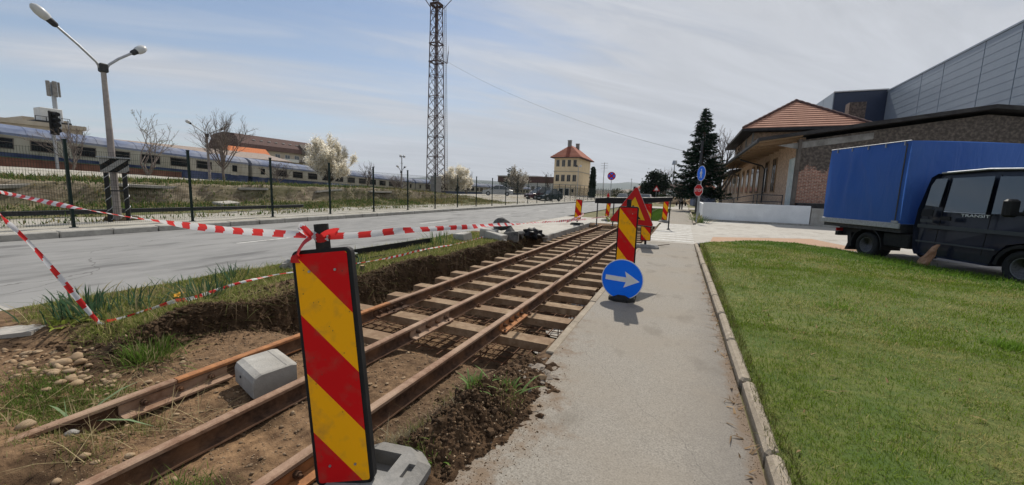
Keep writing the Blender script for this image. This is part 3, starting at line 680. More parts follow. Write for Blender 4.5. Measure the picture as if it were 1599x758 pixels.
# grass creeping over the kerb
x, y, r = scatter(4500, .575, .68, 1.3, 13.2, 9)
PX.append(x); PY.append(y); PH.append(.045 * r.lognormal(0, .4, len(x))); PW.append(np.full(len(x), .004)); PC.append(np.array([.10, .105, .03]) * r.uniform(.6, 1.4, len(x))[:, None])
PX, PY, PH, PW, PC = map(np.concatenate, (PX, PY, PH, PW, PC))
me = blades('lawn_grass', np.stack([PX, PY, lawn_z(PX, PY) - .004], 1), PH, PW, PC, lean=.55, seg=1, curl=.6, seed=3)
tag(obj('lawn_grass', me, 'grass'), 'short mown grass blades of the lawn', kind='stuff')
x, y, r = scatter(14000, -3.8, -1.15, 24.4, 44, 5)
me = blades('lawn_grass', np.stack([x, y, np.full(len(x), .0)], 1), .07 * r.lognormal(0, .3, len(x)), .03, np.array([.07, .13, .025]) * r.uniform(.7, 1.3, len(x))[:, None], lean=.5, seed=5)
tag(obj('lawn_grass', me, 'grass'), 'grass of the small far lawn strip', kind='stuff')

# dead leaves and small rosettes lying in the lawn and along the kerb
r = np.random.default_rng(77); n = 520
x = np.concatenate([r.uniform(.62, 6, 300), .50 - np.abs(r.normal(0, .05, 220))]); y = np.concatenate([r.uniform(1.4, 13, 300), r.uniform(1.5, 13, 220)])
z = np.where(x > .6, lawn_z(x, y) + .012, .006)
me = blades('dead_leaves', np.stack([x, y, z], 1), r.uniform(.012, .035, n), r.uniform(.006, .018, n), np.array([.30, .20, .11]) * r.uniform(.5, 1.5, n)[:, None], lean=2.2, curl=.3, seed=78)
tag(obj('dead_leaves', me, 'grass'), 'dry leaves scattered on the lawn and along the kerb', kind='stuff')
# --- grass on the verge and at the near left
x, y, r = scatter(260000, -6.55, -4.1, 1.2, 12.1, 21)
am = grass_amount(x, y); k = r.uniform(0, 1, len(x)) < am * np.interp(y, [1, 5, 12], [1, .75, .4]); x, y = x[k], y[k]; n = len(x)
c = np.where(r.uniform(0, 1, n)[:, None] < .36, np.array([.42, .36, .16]), np.array([.17, .21, .045])) * r.uniform(.6, 1.25, n)[:, None]
me = blades('verge_grass', np.stack([x, y, earth_height(x, y) - .004], 1), .036 * r.lognormal(0, .5, n) * (1 + .5 * fbm(x * 2, y * 2, 191, 3)), np.interp(y, [1, 4, 12], [.005, .006, .011]) * r.uniform(.7, 1.3, n), c, lean=.6, seg=1, seed=6)
tag(obj('verge_grass', me, 'grass'), 'patchy grass on the verge beside the street', kind='stuff')
# roots and dead grass hanging over the cut bank
n = 1500; y = rng.uniform(2.2, 12.0, n); lxv, _ = earth_masks(np.full(n, -4.5), y); x = lxv - rng.uniform(-.10, .10, n)
c = np.where(rng.uniform(0, 1, n)[:, None] < .7, np.array([.13, .09, .05]), np.array([.12, .13, .04])) * rng.uniform(.5, 1.2, n)[:, None]
me = blades('bank_roots', np.stack([x, y, earth_height(x, y)], 1), .085 * rng.lognormal(0, .4, n), .007, c, lean=1.1, curl=1.6, seed=8, yaw=rng.normal(0, .8, n))
tag(obj('bank_roots', me, 'grass'), 'dry roots and dead grass along the cut bank', kind='stuff')
# thin grass patches at the near left, between rails and on the heap
P = []; Hh = []; Cc = []; Ww = []
for (tx, ty, rx_, ry_, n, hh, cc) in ((-4.15, 1.22, .26, .10, 4200, .026, 0), (-4.0, 1.05, .2, .10, 2200, .026, 0), (-3.95, 1.45, .12, .08, 700, .028, 0), (-2.22, 1.05, .10, .08, 500, .055, 0), (-2.4, .95, .07, .05, 180, .05, 1),
                                   (-3.15, 1.02, .14, .08, 420, .03, 1), (-3.45, .92, .2, .10, 340, .035, 1), (-3.2, 1.3, .1, .08, 220, .05, 1), (-1.02, 2.42, .05, .04, 170, .05, 0), (-.98, 2.3, .04, .04, 90, .05, 0), (-1.20, 2.25, .04, .04, 140, .06, 0), (-1.25, 1.72, .07, .03, 170, .04, 0), (-1.52, 1.85, .06, .04, 200, .055, 2), (-1.45, 1.98, .05, .04, 120, .05, 1), (-1.3, 2.05, .1, .1, 150, .04, 2),
                                   (-1.55, 2.5, .06, .1, 90, .03, 1), (-4.55, 1.95, .15, .08, 400, .05, 0), (-1.2, 3.15, .05, .05, 40, .03, 1)):
    r = np.random.default_rng(int(abs(tx * 731 + ty * 97))); x = r.normal(tx, rx_, n); y = r.normal(ty, ry_, n)
    P.append(np.stack([x, y, earth_height(x, y) - .003], 1)); Hh.append(hh * r.lognormal(0, .4, n)); Ww.append(.004 * r.uniform(.7, 1.5, n))
    base = [np.array([.12, .18, .035]), np.array([.20, .20, .07]), np.array([.36, .31, .2])][cc]
    mixd = np.where(r.uniform(0, 1, n)[:, None] < .22, np.array([.30, .24, .12]), base)
    Cc.append(mixd * r.uniform(.65, 1.3, n)[:, None])
me = blades('weed_patches', np.concatenate(P), np.concatenate(Hh), np.concatenate(Ww), np.concatenate(Cc), lean=.55, seg=1, seed=12)
tag(obj('weed_patches', me, 'grass'), 'small grass patches growing in the dug soil', kind='stuff')
# long dry stems lying about
n = 260; x = np.concatenate([rng.uniform(-4.2, -2.9, 160), rng.uniform(-5.6, -4.7, 100)]); y = np.concatenate([rng.uniform(.85, 1.7, 160), rng.uniform(2.0, 6, 100)])
me = blades('dry_stems', np.stack([x, y, earth_height(x, y)], 1), rng.uniform(.08, .22, n), .004, np.array([.42, .34, .19]) * rng.uniform(.6, 1.2, n)[:, None], lean=1.4, curl=.6, seed=14)
tag(obj('dry_stems', me, 'grass'), 'dry straw stems lying on the soil', kind='stuff')
# yard grass behind the fence
x, y, r = scatter(150000, -27, -16.2, 2, 44, 31)
w_ = np.interp(-x, [16, 16.8, 18.2, 18.8, 21.2, 21.7, 22.2, 22.8, 26, 27], [.25, .10, .05, .8, .95, .40, .45, .95, .85, 0]) * np.clip(.55 + 1.1 * fbm(x * .6, y * .6, 201, 3), 0, 1)
w_ = w_ * np.where((y > 40 - (-x - 22) * .3), 0, 1)
k = r.uniform(0, 1, len(x)) < w_; x, y = x[k], y[k]; n = len(x)
c = np.where(r.uniform(0, 1, n)[:, None] < np.where(y > 26, .7, .32)[:, None], np.array([.24, .20, .09]), np.array([.075, .12, .028])) * r.uniform(.6, 1.3, n)[:, None]
me = blades('yard_grass', np.stack([x, y, left_height(x, y) - .01], 1), .13 * r.lognormal(0, .4, n), .035, c, lean=.6, seed=16)
tag(obj('yard_grass', me, 'grass'), 'rough weedy grass on the yard bank behind the fence', kind='stuff')
# ------------------------------------------------------------------ track
RAIL_X = {'L': -3.43, 'M': -2.60, 'R': -1.845}
prof = [(-.055, 0), (.055, 0), (.055, .012), (.014, .026), (.009, .045), (.009, .10), (.034, .112), (.034, .133), (.024, .14), (-.024, .14), (-.034, .133), (-.034, .112), (-.009, .10), (-.009, .045), (-.014, .026), (-.055, .012)]
ZR = -.135
track = thing('railway_track', 'rusty three rail track on steel sleepers in the open trench', 'track', (0, 0, ZR))
def rail(x, y0, y1, dz0=0, dz1=0, dx0=0):
    b = MB(); ny = max(2, int((y1 - y0) / 1.0))
    rings = []
    for i in range(ny + 1):
        t = i / ny; y = y0 + (y1 - y0) * t
        rings.append([(x + dx0 * (1 - t) ** 2 + px, y, dz0 * (1 - t) ** 2 + dz1 * t * t + pz) for px, pz in prof])
    b.loft(rings, smooth=False)
    # shade under the rail head painted in: darker rust material on both web sides
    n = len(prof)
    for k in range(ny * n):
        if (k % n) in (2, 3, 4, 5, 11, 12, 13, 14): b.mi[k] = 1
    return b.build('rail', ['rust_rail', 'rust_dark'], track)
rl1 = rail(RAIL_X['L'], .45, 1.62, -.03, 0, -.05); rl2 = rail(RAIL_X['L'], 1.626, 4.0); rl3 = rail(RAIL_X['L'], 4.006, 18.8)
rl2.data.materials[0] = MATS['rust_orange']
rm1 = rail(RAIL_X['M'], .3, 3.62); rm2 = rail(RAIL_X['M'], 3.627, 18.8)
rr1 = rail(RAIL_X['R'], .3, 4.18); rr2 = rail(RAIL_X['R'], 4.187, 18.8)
def fishplate(parent, x, y0, y1, side=1, mat='rust_dark', bolts=4):
    b = MB()
    b.prism([(x + side * .010, .030), (x + side * .022, .034), (x + side * .024, .088), (x + side * .030, .104), (x + side * .012, .102)], y0, y1)
    b.prism([(x + side * .014, .034), (x + side * .030, .040), (x + side * .060, .030), (x + side * .098, .026), (x + side * .098, .010), (x + side * .058, .014), (x + side * .014, .028)], y0, y1)
    p = b.build('fishplate', [mat], parent)
    for i in range(bolts):
        y = y0 + (y1 - y0) * (i + .6) / (bolts + .2)
        bb = MB(); bb.cyl((x + side * .038, y, .068), .021, .032, 6, 'X', smooth=False); bb.cyl((x + side * .060, y, .068), .011, .03, 8, 'X'); bb.build('bolt', 'rust_dark', parent)
fishplate(rl1, RAIL_X['L'], 1.28, 1.98, mat='rust_rail', bolts=3)
fishplate(rl3, RAIL_X['L'], 3.72, 4.3)
fishplate(rm2, RAIL_X['M'], 3.35, 4.12, mat='rust_rail')
fishplate(rr2, RAIL_X['R'], 4.0, 4.72, mat='rust_orange')
fishplate(rr1, RAIL_X['R'], 1.02, 1.50, mat='rust_orange', bolts=2)
fishplate(rm2, RAIL_X['M'], 9.6, 10.2); fishplate(rl3, RAIL_X['L'], 8.3, 8.9)
# sleepers: inverted steel troughs, open at the ends
def sleeper_mesh(x0, x1):
    b = MB(); w, h, t = .115, .085, .009
    pr = [(-w, -h), (-w + .012, 0), (w - .012, 0), (w, -h), (w - t, -h), (w - .012 - t, -t), (-w + .012 + t, -t), (-w + t, -h)]
    b.prism(pr, x0, x1, 'X')
    m = b.mesh('sleeper'); m.materials.append(MATS['rust_sleeper']); return m
sm = sleeper_mesh(-4.08, -1.24)
ysl = [4.02, 4.80] + [5.42 + .64 * i for i in range(21)]
for i, y in enumerate(ysl):
    o = bpy.data.objects.new('sleeper', sm); COL.objects.link(o); o.parent = track
    o.location = (random.uniform(-.05, .05), y, -.001); o.rotation_euler = (0, 0, random.uniform(-.012, .012))
o = obj('sleeper', sleeper_mesh(-3.9, -2.75), None, track, (0, 3.32, -.004))
# rail clips and bolts on the nearer sleepers
cb = MB(); cb.box((0, 0, .012), (.06, .05, .022), bev=.006); cb.cyl((0, 0, .03), .014, .03, 6, smooth=False); cm = cb.mesh('rail_clip'); cm.materials.append(MATS['rust_dark'])
for y in ysl[:9]:
    for x in RAIL_X.values():
        for s in (-1, 1):
            o = bpy.data.objects.new('rail_clip', cm); COL.objects.link(o); o.parent = track; o.location = (x + s * .078, y, .0)
# distance rods under the sleepers
sb = MB()
sb.tube([(0, 0, -.02), (0, 0, -.30)], .007, 6); sm2 = sb.mesh('support_rod'); sm2.materials.append(MATS['rebar'])
for y in ysl[:14]:
    for x in (-3.95, -3.05, -2.9, -2.2, -2.05, -1.33):
        for dy in (-.07, .07):
            o = bpy.data.objects.new('support_rod', sm2); COL.objects.link(o); o.parent = track; o.location = (x + random.uniform(-.03, .03), y + dy, 0); o.rotation_euler = (random.uniform(-.06, .06), random.uniform(-.06, .06), 0)
# reinforcing mesh on the trench floor
b = MB()
for k in range(int((18.5 - 3.75) / .15)):
    y = 3.78 + k * .15 + random.uniform(-.012, .012); b.bar((-4.0 + random.uniform(-.06, .06), y, -.375 + random.uniform(-.008, .008)), (-1.32 + random.uniform(-.05, .05), y + random.uniform(-.02, .02), -.375), .010)
for k in range(18):
    x = -3.95 + k * .153; b.bar((x, 3.6 + random.uniform(-.15, .1), -.363), (x + random.uniform(-.03, .03), 18.6, -.363), .010)
tag(b.build('reinforcing_mesh', 'rebar', fix=False), 'rusty steel reinforcing mesh on the trench floor under the sleepers', 'rebar mesh')
# pale puddled mortar near the right bank
b = MB()
for (x, y, r) in ((-1.42, 5.05, .16), (-1.34, 5.75, .12), (-1.45, 4.4, .10), (-1.5, 6.6, .14), (-1.4, 7.4, .12)):
    n = 14; b.add([(x + r * (1 + .25 * math.sin(3 * k) * math.cos(k)) * math.cos(2 * math.pi * k / n), y + r * 1.3 * math.sin(2 * math.pi * k / n), eh(x, y) + .03) for k in range(n)] + [(x, y, eh(x, y) + .05)], [(k, (k + 1) % n, n) for k in range(n)])
b.build('mortar_splash', 'concrete', earth)

# kerb block lying between the left and middle rails
t = thing('kerb_block', 'grey concrete kerb block lying between the rails', 'concrete block', (-3.02, 2.06, -.135), R(-17))
b = MB()
pr = [(-.15, 0), (.17, 0), (.17, .12), (.155, .158), (.11, .178), (-.11, .19), (-.15, .18)]
rings = []
for i, (x, s) in enumerate(((-.22, .96), (-.205, 1), (.205, 1), (.22, .96))):
    rings.append([(x, -(p[0]) * s, .01 + p[1] * s) for p in pr])
b.loft(rings, smooth=False); b.build('block', 'concrete_grey', t)
b = MB(); b.box((0, .075, .1965), (.40, .007, .006)); b.build('groove', 'stone_grey', t)
b = MB(); b.cyl((-.06, -.165, .095), .011, .02, 10, 'Y'); b.build('hole', 'black_rubber', t)

# ------------------------------------------------------------------ stones in the soil: parts of the earthworks
stone_me = []
for k in range(7):
    m = rock_mesh('stone', 40 + k, flat=random.uniform(.55, .85), rough=.55); m.materials.append(MATS['stone_tan'])
    for p in m.polygons: p.use_smooth = True
    stone_me.append(m)
grey_me = []
for k in range(4):
    m = rock_mesh('stone', 60 + k, flat=.55, rough=.5); m.materials.append(MATS['stone_grey']); grey_me.append(m)
flat_me = []
pmat('asphalt_chip', (.15, .125, .10), (.26, .22, .18), scale=18, rough=.9, bump=.5, bscale=60)
for k in range(4):
    m = rock_mesh('stone', 160 + k, flat=.32, rough=1.3, sub=2); m.materials.append(MATS['asphalt_chip']); flat_me.append(m)
clod_me = []
for k in range(6):
    m = rock_mesh('soil_clod', 80 + k, flat=.8, rough=.9, sub=2); m.materials.append(MATS['clod'])
    r = random.Random(k)
    for v in m.vertices: v.co *= 1 + r.uniform(-.16, .16)
    clod_me.append(m)
def put(meshes, name, x, y, s, sink=.3, zs=None, parent=earth):
    m = random.choice(meshes); o = bpy.data.objects.new(name, m); COL.objects.link(o); o.parent = parent
    s2 = s * random.uniform(.8, 1.2)
    o.scale = (s, s2, s * random.uniform(.75, 1.1)); o.rotation_euler = (random.uniform(-.25, .25), random.uniform(-.25, .25), random.uniform(0, 6.28))
    o.location = (x, y, (eh(x, y) if zs is None else zs) + s * .3 * (1 - 2 * sink)); return o
# rounded river stones at the near left
for i in range(120):
    x = random.gauss(-4.75, .36); y = random.gauss(1.33, .16) + (x + 4.75) * -.05
    if x < -5.5: continue
    put(stone_me, 'stone', x, y, random.choice([.025, .03, .035, .04, .045, .05, .06, .075, .10]) * random.uniform(.8, 1.1), .40)
for i in range(26): put(stone_me, 'stone', random.uniform(-4.3, -3.6), random.uniform(1.35, 2.1), random.uniform(.025, .07), .25)
for (x, y, s) in ((-4.72, 1.52, .13), (-4.55, 1.50, .10), (-4.65, 1.42, .14), (-3.62, .93, .12), (-3.05, .98, .07), (-2.9, 1.12, .06), (-3.33, 1.28, .05), (-2.93, .83, .05), (-2.6, 1.9, .05), (-1.25, 2.85, .06), (-.98, 2.75, .09)):
    put(stone_me, 'stone', x, y, s, .2)
put(grey_me, 'stone', -3.35, 1.03, .10, .2)
for i in range(70): put(stone_me, 'stone', random.uniform(-3.3, -1.2), random.uniform(.9, 3.4), random.uniform(.018, .05), .25)
for i in range(20): put(flat_me, 'stone', random.gauss(-1.0, .09), random.gauss(2.9, .2), random.uniform(.05, .13), .2)
put(stone_me, 'stone', -1.06, 1.74, .045, .1)
put(stone_me, 'stone', -.93, 2.85, .11, .2); put(flat_me, 'stone', -1.0, 2.98, .16, .25)
# clods of the spoil heap: the large ones singly
for i in range(34): put(clod_me, 'soil_clod', random.gauss(-1.12, .17), random.gauss(2.25, .36), random.uniform(.03, .09), .0)
for i in range(20): put(clod_me, 'soil_clod', random.gauss(-.88, .12), random.gauss(2.3, .4), random.uniform(.012, .04), .1)
put(clod_me, 'soil_clod', -.80, 2.33, .065, .12); put(clod_me, 'soil_clod', -.97, 2.02, .085, .15); put(clod_me, 'soil_clod', -.96, 1.72, .06, .15)
for i in range(120):
    y = random.uniform(1.9, 11.6); l, _ = earth_masks(np.array([-4.5]), np.array([y])); put(clod_me, 'soil_clod', float(l[0]) + random.uniform(-.08, .18), y, random.uniform(.04, .15), .25)
for i in range(45): put(clod_me, 'soil_clod', random.gauss(-4.95, .2), random.gauss(3.75, .5), random.uniform(.03, .09), .3)
for i in range(28): put(clod_me, 'soil_clod', random.gauss(-4.85, .2), random.gauss(6.2, .4), random.uniform(.03, .08), .3)
for i in range(26): put(clod_me, 'soil_clod', random.uniform(-5.4, -4.5), random.uniform(1.55, 1.95), random.uniform(.03, .10), .3)
pmat('crumb_brown', (.16, .11, .068), (.26, .185, .12), scale=9, rough=.95)
# crumbs: too many to count, one mass
def crumbs(name, n, pos, s0, s1, mat, label, seed, extra=None):
    r = np.random.default_rng(seed); x, y = pos(r, n)
    on = (x > -1.0) & (earth_height(x, y) < 0.0)
    z = np.where(on, .004, earth_height(x, y)); s = s0 + (s1 - s0) * r.uniform(0, 1, n) ** 2
    if extra is not None: z = np.where(x > -1.0, np.maximum(earth_height(x, y), -.004), earth_height(x, y)) + np.maximum(extra(x, y), -.004)
    base = np.array([(0, 0, 1), (1, 0, 0), (0, 1, 0), (-1, 0, 0), (0, -1, 0), (0, 0, -.4)], float) * .5
    V = base[None] * s[:, None, None] * r.uniform(.6, 1.3, (n, 6, 1)); a = r.uniform(0, 6.28, n); ca, sa = np.cos(a), np.sin(a)
    V = np.stack([V[..., 0] * ca[:, None] - V[..., 1] * sa[:, None], V[..., 0] * sa[:, None] + V[..., 1] * ca[:, None], V[..., 2] * .8], -1) + np.stack([x, y, z], 1)[:, None]
    T = np.array([(0, 1, 2), (0, 2, 3), (0, 3, 4), (0, 4, 1), (5, 2, 1), (5, 3, 2), (5, 4, 3), (5, 1, 4)])
    F = (np.arange(n) * 6)[:, None, None] + T[None]
    o = obj(name, npmesh(name, V.reshape(-1, 3), F.reshape(-1, 3)), mat); tag(o, label, kind='stuff')
crumbs('soil_crumbs', 5200, lambda r, n: (np.concatenate([r.normal(-1.35, .22, n // 2), r.uniform(-4.4, -1.3, n - n // 2)]), np.concatenate([r.normal(2.25, .5, n // 2), r.uniform(.8, 3.8, n - n // 2)])), .004, .018, 'crumb_brown', 'loose crumbs of brown soil between the rails', 1)
crumbs('soil_crumbs', 1500, lambda r, n: (-1.0 + np.abs(r.normal(0, .16, n)), r.normal(2.2, .65, n)), .003, .010, 'crumb_brown', 'fine soil crumbs scattered on the footpath edge', 2)
crumbs('gravel_crumbs', 9000, lambda r, n: (r.uniform(-4.8, -1.2, n), r.uniform(.8, 3.7, n)), .005, .016, 'stone_tan', 'fine gravel in the sandy fill between the rails', 3)
crumbs('soil_crumbs', 6000, lambda r, n: (r.uniform(-5.6, -4.2, n), r.uniform(1.3, 9, n)), .008, .04, 'clod', 'soil crumbs on the verge and cut bank', 4)
crumbs('soil_crumbs', 5000, lambda r, n: (r.uniform(-4.2, -1.2, n), r.uniform(3.6, 13, n)), .006, .03, 'clod', 'soil crumbs on the trench floor', 5)
crumbs('kerb_dirt', 2600, lambda r, n: (.515 - np.abs(r.normal(0, .03, n)), r.uniform(1.5, 13, n)), .003, .010, 'crumb_brown', 'dirt gathered along the lawn kerb', 6)
crumbs('path_grit', 5000, lambda r, n: (r.uniform(-.9, .5, n), r.uniform(1.2, 9, n)), .002, .006, 'stone_grey', 'fine grit scattered over the footpath', 7)
crumbs('spoil_crumbs', 2600, lambda r, n: (r.normal(-1.17, .16, n), r.normal(2.25, .40, n)), .008, .05, 'clod', 'broken lumps of dark topsoil on the heap', 8, heap_extra)
crumbs('spoil_crumbs', 900, lambda r, n: (r.normal(-1.12, .18, n), r.normal(2.3, .45, n)), .005, .026, 'stone_tan', 'small stones mixed into the soil heap', 11, heap_extra)
def bank_pos(r, n):
    y = r.uniform(1.8, 11.9, n); l, _ = earth_masks(np.full(n, -4.5), y); return l + r.normal(.03, .09, n), y
crumbs('bank_crumbs', 7000, bank_pos, .012, .075, 'clod', 'crumbling dark soil on the face of the cut bank', 9)
crumbs('fill_crumbs', 2600, lambda r, n: (r.uniform(-4.3, -1.4, n), r.uniform(.85, 3.5, n)), .010, .040, 'crumb_brown', 'lumps of dry soil between the rails', 10)

# ------------------------------------------------------------------ plants on the verge
def leaf_clump(name, label, cat, x, y, n, h, w, rad, cols, lean=.35, seed=0, group=None, dry=.1, z=None):
    r = np.random.default_rng(seed)
    px, py = r.normal(0, rad, n), r.normal(0, rad, n)
    yaw = np.arctan2(py, px) + r.normal(0, .7, n)
    z0 = eh(x, y) if z is None else z
    c = np.array(cols) * r.uniform(.65, 1.3, n)[:, None]; dm = r.uniform(0, 1, n) < dry; c[dm] = np.array([.34, .29, .16])
    me = blades('leaves', np.stack([px, py, np.full(n, -.01)], 1), h * r.uniform(.55, 1.15, n), w * r.uniform(.7, 1.3, n), c, lean=lean, seg=3, curl=.9, seed=seed, yaw=yaw)
    t = thing(name, label, cat, (x, y, z0), 0, group); obj('leaves', me, 'grass', t); return t
DG = (.055, .105, .055)
g = 'daffodil clumps on the verge'
leaf_clump('daffodil_clump', 'large clump of grey green daffodil leaves at the near left verge', 'plant', -5.80, 2.02, 110, .30, .016, .16, DG, .42, 1, g)
leaf_clump('daffodil_clump', 'smaller daffodil leaves just right of the nearest clump', 'plant', -5.50, 2.30, 40, .26, .014, .12, DG, .5, 2, g)
fl = leaf_clump('daffodil_clump', 'daffodil clump with an orange flower behind the ground tape', 'plant', -5.42, 2.95, 90, .28, .014, .13, DG, .45, 3, g)
fl2 = MB()
for (dx, dy, dz) in ((-.22, -.14, .07), (-.26, -.17, .05), (-.2, -.2, .045)):
    for k in range(6):
        a = k * 1.047; fl2.add([(dx, dy, dz), (dx + .03 * math.cos(a - .4), dy + .03 * math.sin(a - .4), dz + .012), (dx + .045 * math.cos(a), dy + .045 * math.sin(a), dz), (dx + .03 * math.cos(a + .4), dy + .03 * math.sin(a + .4), dz + .012)], [(0, 1, 2, 3)])
pmat('petal', (0.75, 0.36, 0.02), rough=.6); fl2.build('flower', 'petal', fl, fix=False)
leaf_clump('daffodil_clump', 'daffodil leaves beside the grey concrete lump at the street edge', 'plant', -6.15, 3.75, 45, .26, .014, .14, DG, .4, 4, g)
leaf_clump('daffodil_clump', 'thin daffodil leaves along the street edge left of the lump', 'plant', -6.2, 3.1, 30, .2, .012, .2, DG, .5, 5, g)
leaf_clump('daffodil_clump', 'tall upright daffodil leaves at the far end of the black channel', 'plant', -5.72, 8.75, 60, .42, .016, .17, (.075, .14, .05), .28, 6, g)
leaf_clump('daffodil_clump', 'daffodil leaves right behind the near warning board', 'plant', -5.30, 5.45, 30, .22, .014, .1, DG, .35, 7, g)
leaf_clump('daffodil_clump', 'few daffodil leaves below the tape near the small stump', 'plant', -5.0, 5.0, 22, .2, .013, .08, DG, .3, 8, g)
leaf_clump('daffodil_clump', 'daffodil leaves on the verge in front of the tall clump', 'plant', -5.35, 7.3, 26, .24, .014, .1, DG, .3, 9, g)
leaf_clump('grass_tussock', 'dense bright green grass tussock above the dark bank', 'plant', -4.46, 1.90, 420, .20, .006, .10, (.10, .17, .03), .6, 11, None, .15)
leaf_clump('leek_plant', 'single limp green plant lying near the left rail', 'plant', -3.62, 1.13, 7, .2, .02, .02, (.2, .28, .15), 1.1, 12, None, 0)
leaf_clump('lettuce_weed', 'small pale green weed beside the concrete apron', 'plant', -5.62, 1.76, 26, .09, .03, .06, (.22, .26, .05), .8, 13, None, 0)
leaf_clump('heap_weed', 'bright green weed growing on top of the soil heap', 'plant', -1.05, 2.42, 34, .08, .014, .04, (.16, .26, .08), .6, 14, None, 0)
leaf_clump('heap_weed', 'green weed on the near side of the soil heap', 'plant', -1.21, 2.27, 26, .09, .012, .03, (.16, .26, .08), .6, 15, None, 0)
leaf_clump('heap_weed', 'bright weed beside the grey sign foot', 'plant', -1.13, 1.71, 22, .05, .016, .03, (.18, .30, .06), .8, 16, None, 0)
# a small cut stump on the verge
t = thing('tree_stump', 'small pale sawn stump on the verge behind the board', 'stump', (-4.88, 5.05, eh(-4.88, 5.05)))
b = MB(); b.tube([(0, 0, -.03), (.005, 0, .05), (.01, 0, .10)], [.05, .036, .034], 10); b.build('trunk', 'bark', t)
b = MB(); b.cyl((.01, 0, .103), .033, .006, 12); pmat('cut_wood', (0.52, 0.38, 0.22), (0.42, 0.29, 0.16), scale=60); b.build('cut_face', 'cut_wood', t)
# ------------------------------------------------------------------ warning boards, signs, tape
def round_rect(w, h, r, n=4):
    p = []
    for cx, cz, a0 in ((w / 2 - r, h / 2 - r, 0), (-w / 2 + r, h / 2 - r, 90), (-w / 2 + r, -h / 2 + r, 180), (w / 2 - r, -h / 2 + r, 270)):
        for k in range(n + 1):
            a = R(a0 + 90 * k / n); p.append((cx + r * math.cos(a), cz + r * math.sin(a)))
    return p
def foot_plate(b, w, l, h, hole=True):
    """recycled plastic foot with bevelled rim, end grips and a socket"""
    hw, hl = w / 2, l / 2
    def ring(k, z): 
        c = .09
        return [(-hw + c + k, -hl + k, z), (hw - c - k, -hl + k, z), (hw - k, -hl + c + k, z), (hw - k, hl - c - k, z), (hw - c - k, hl - k, z), (-hw + c + k, hl - k, z), (-hw + k, hl - c - k, z), (-hw + k, -hl + c + k, z)]
    b.loft([ring(.0, 0), ring(0, h * .45), ring(.05, h)], smooth=False)
def beacon(name, label, loc, rotz, w=.26, h=1.07, z0=.12, tilt=0, back=0, group='striped warning boards around the works', foot=(.40, .78, .11), foot_mat='grey_plastic', foot_rot=0, foot_off=(0, 0), pole_top=.10, pole_r=.032, sockets=False, thick=.055):
    t = thing(name, label, 'warning board', loc, rotz, group)
    m = Matrix.Translation((0, 0, z0)) @ Matrix.Rotation(tilt, 4, 'Y') @ Matrix.Rotation(back, 4, 'X')
    # dished black plastic housing
    b = MB(); rr = round_rect(w, h, .03); zc = h / 2
    rings = []
    for k, y in ((.004, -.004), (0, 0), (0, thick * .75), (.012, thick)):
        s = (w - 2 * k) / w; rings.append([m @ Vector((p[0] * s, y, zc + p[1] * (h - 2 * k) / h)) for p in rr])
    b.loft(rings, smooth=False); b.build('housing', 'black_plastic', t)
    # printed panel, origin at its upper left corner
    iw, ih = w - .036, h - .036
    b = MB(); b.add([(p[0] + iw / 2, -.007, p[1] - ih / 2) for p in round_rect(iw, ih, .012)], [tuple(range(20))])
    o = b.build('striped_panel', 'beacon_stripes', t, fix=False)
    o.matrix_local = m @ Matrix.Translation((-iw / 2, 0, zc + ih / 2))
    b = MB(); b.tube([m @ Vector((0, thick * .5, -.12)), m @ Vector((0, thick * .5, h + pole_top))], pole_r, 16); b.build('post', 'black_rubber', t)
    b = MB(); foot_plate(b, *foot); f = b.build('foot', foot_mat, t)
    f.location = (foot_off[0], foot_off[1], 0); f.rotation_euler = (0, 0, foot_rot)
    for zz in (.10, h - .10):
        b = MB()
        for sx_ in (-.06, .06): c_ = m @ Vector((sx_, -.010, zz)); b.cyl(c_, .006, .005, 8, 'Y')
        b.build('rivets', 'galvanised', t)
    return t, f
t1, f1 = beacon('warning_board', 'large leaning red and yellow striped board in the foreground', (-1.368, 1.285, .0), R(23.4), w=.278, h=1.125, z0=.09, tilt=R(-6.6), back=R(-5), foot=(.44, .74, .10), foot_rot=R(-14), foot_off=(.085, -.02), pole_top=.115)
# sockets and grip notches of the near foot
cut = MB(); cut.box((-.02, .185, .08), (.17, .14, .12)); cut.box((.155, .15, .10), (.035, .10, .05)); cut.box((.06, .335, .09), (.12, .02, .05)); cut.box((-.02, -.2, .08), (.17, .14, .12))
co = cut.build('socket_cutter', None)
co.matrix_world = Matrix.Identity(4)
f1.modifiers.new('socket', 'BOOLEAN').object = co
tmp_p = f1.parent; tmp_m = (f1.location.copy(), f1.rotation_euler.copy()); f1.parent = None; f1.location = (0, 0, 0); f1.rotation_euler = (0, 0, 0)
bpy.context.view_layer.update(); dg_ = bpy.context.evaluated_depsgraph_get(); nm_ = bpy.data.meshes.new_from_object(f1.evaluated_get(dg_)); f1.modifiers.clear(); f1.data = nm_
f1.parent = tmp_p; f1.location, f1.rotation_euler = tmp_m; bpy.data.objects.remove(co)
beacon('warning_board', 'striped board behind the round blue arrow sign', (-.70, 5.78, 0.003), R(2), w=.275, h=1.10, z0=.22, foot=(.36, .5, .09), foot_mat='black_rubber', pole_top=.10)
beacon('warning_board', 'striped board partly hidden behind the triangular sign', (-.90, 11.7, 0.003), R(4), w=.28, h=1.05, z0=.2, tilt=R(-1.5), foot=(.75, .36, .10), pole_top=.02)
beacon('warning_board', 'leaning striped board at the street side of the trench end', (-4.42, 17.95, 0.014), R(6), w=.30, h=.92, z0=.24, tilt=R(3), foot=(.62, .36, .09), foot_mat='black_rubber', pole_top=.0)
beacon('warning_board', 'striped board standing left of the far footpath', (-.91, 23.7, 0.003), R(4), w=.29, h=1.05, z0=.10, tilt=R(2), foot=(.6, .34, .09), pole_top=.04)
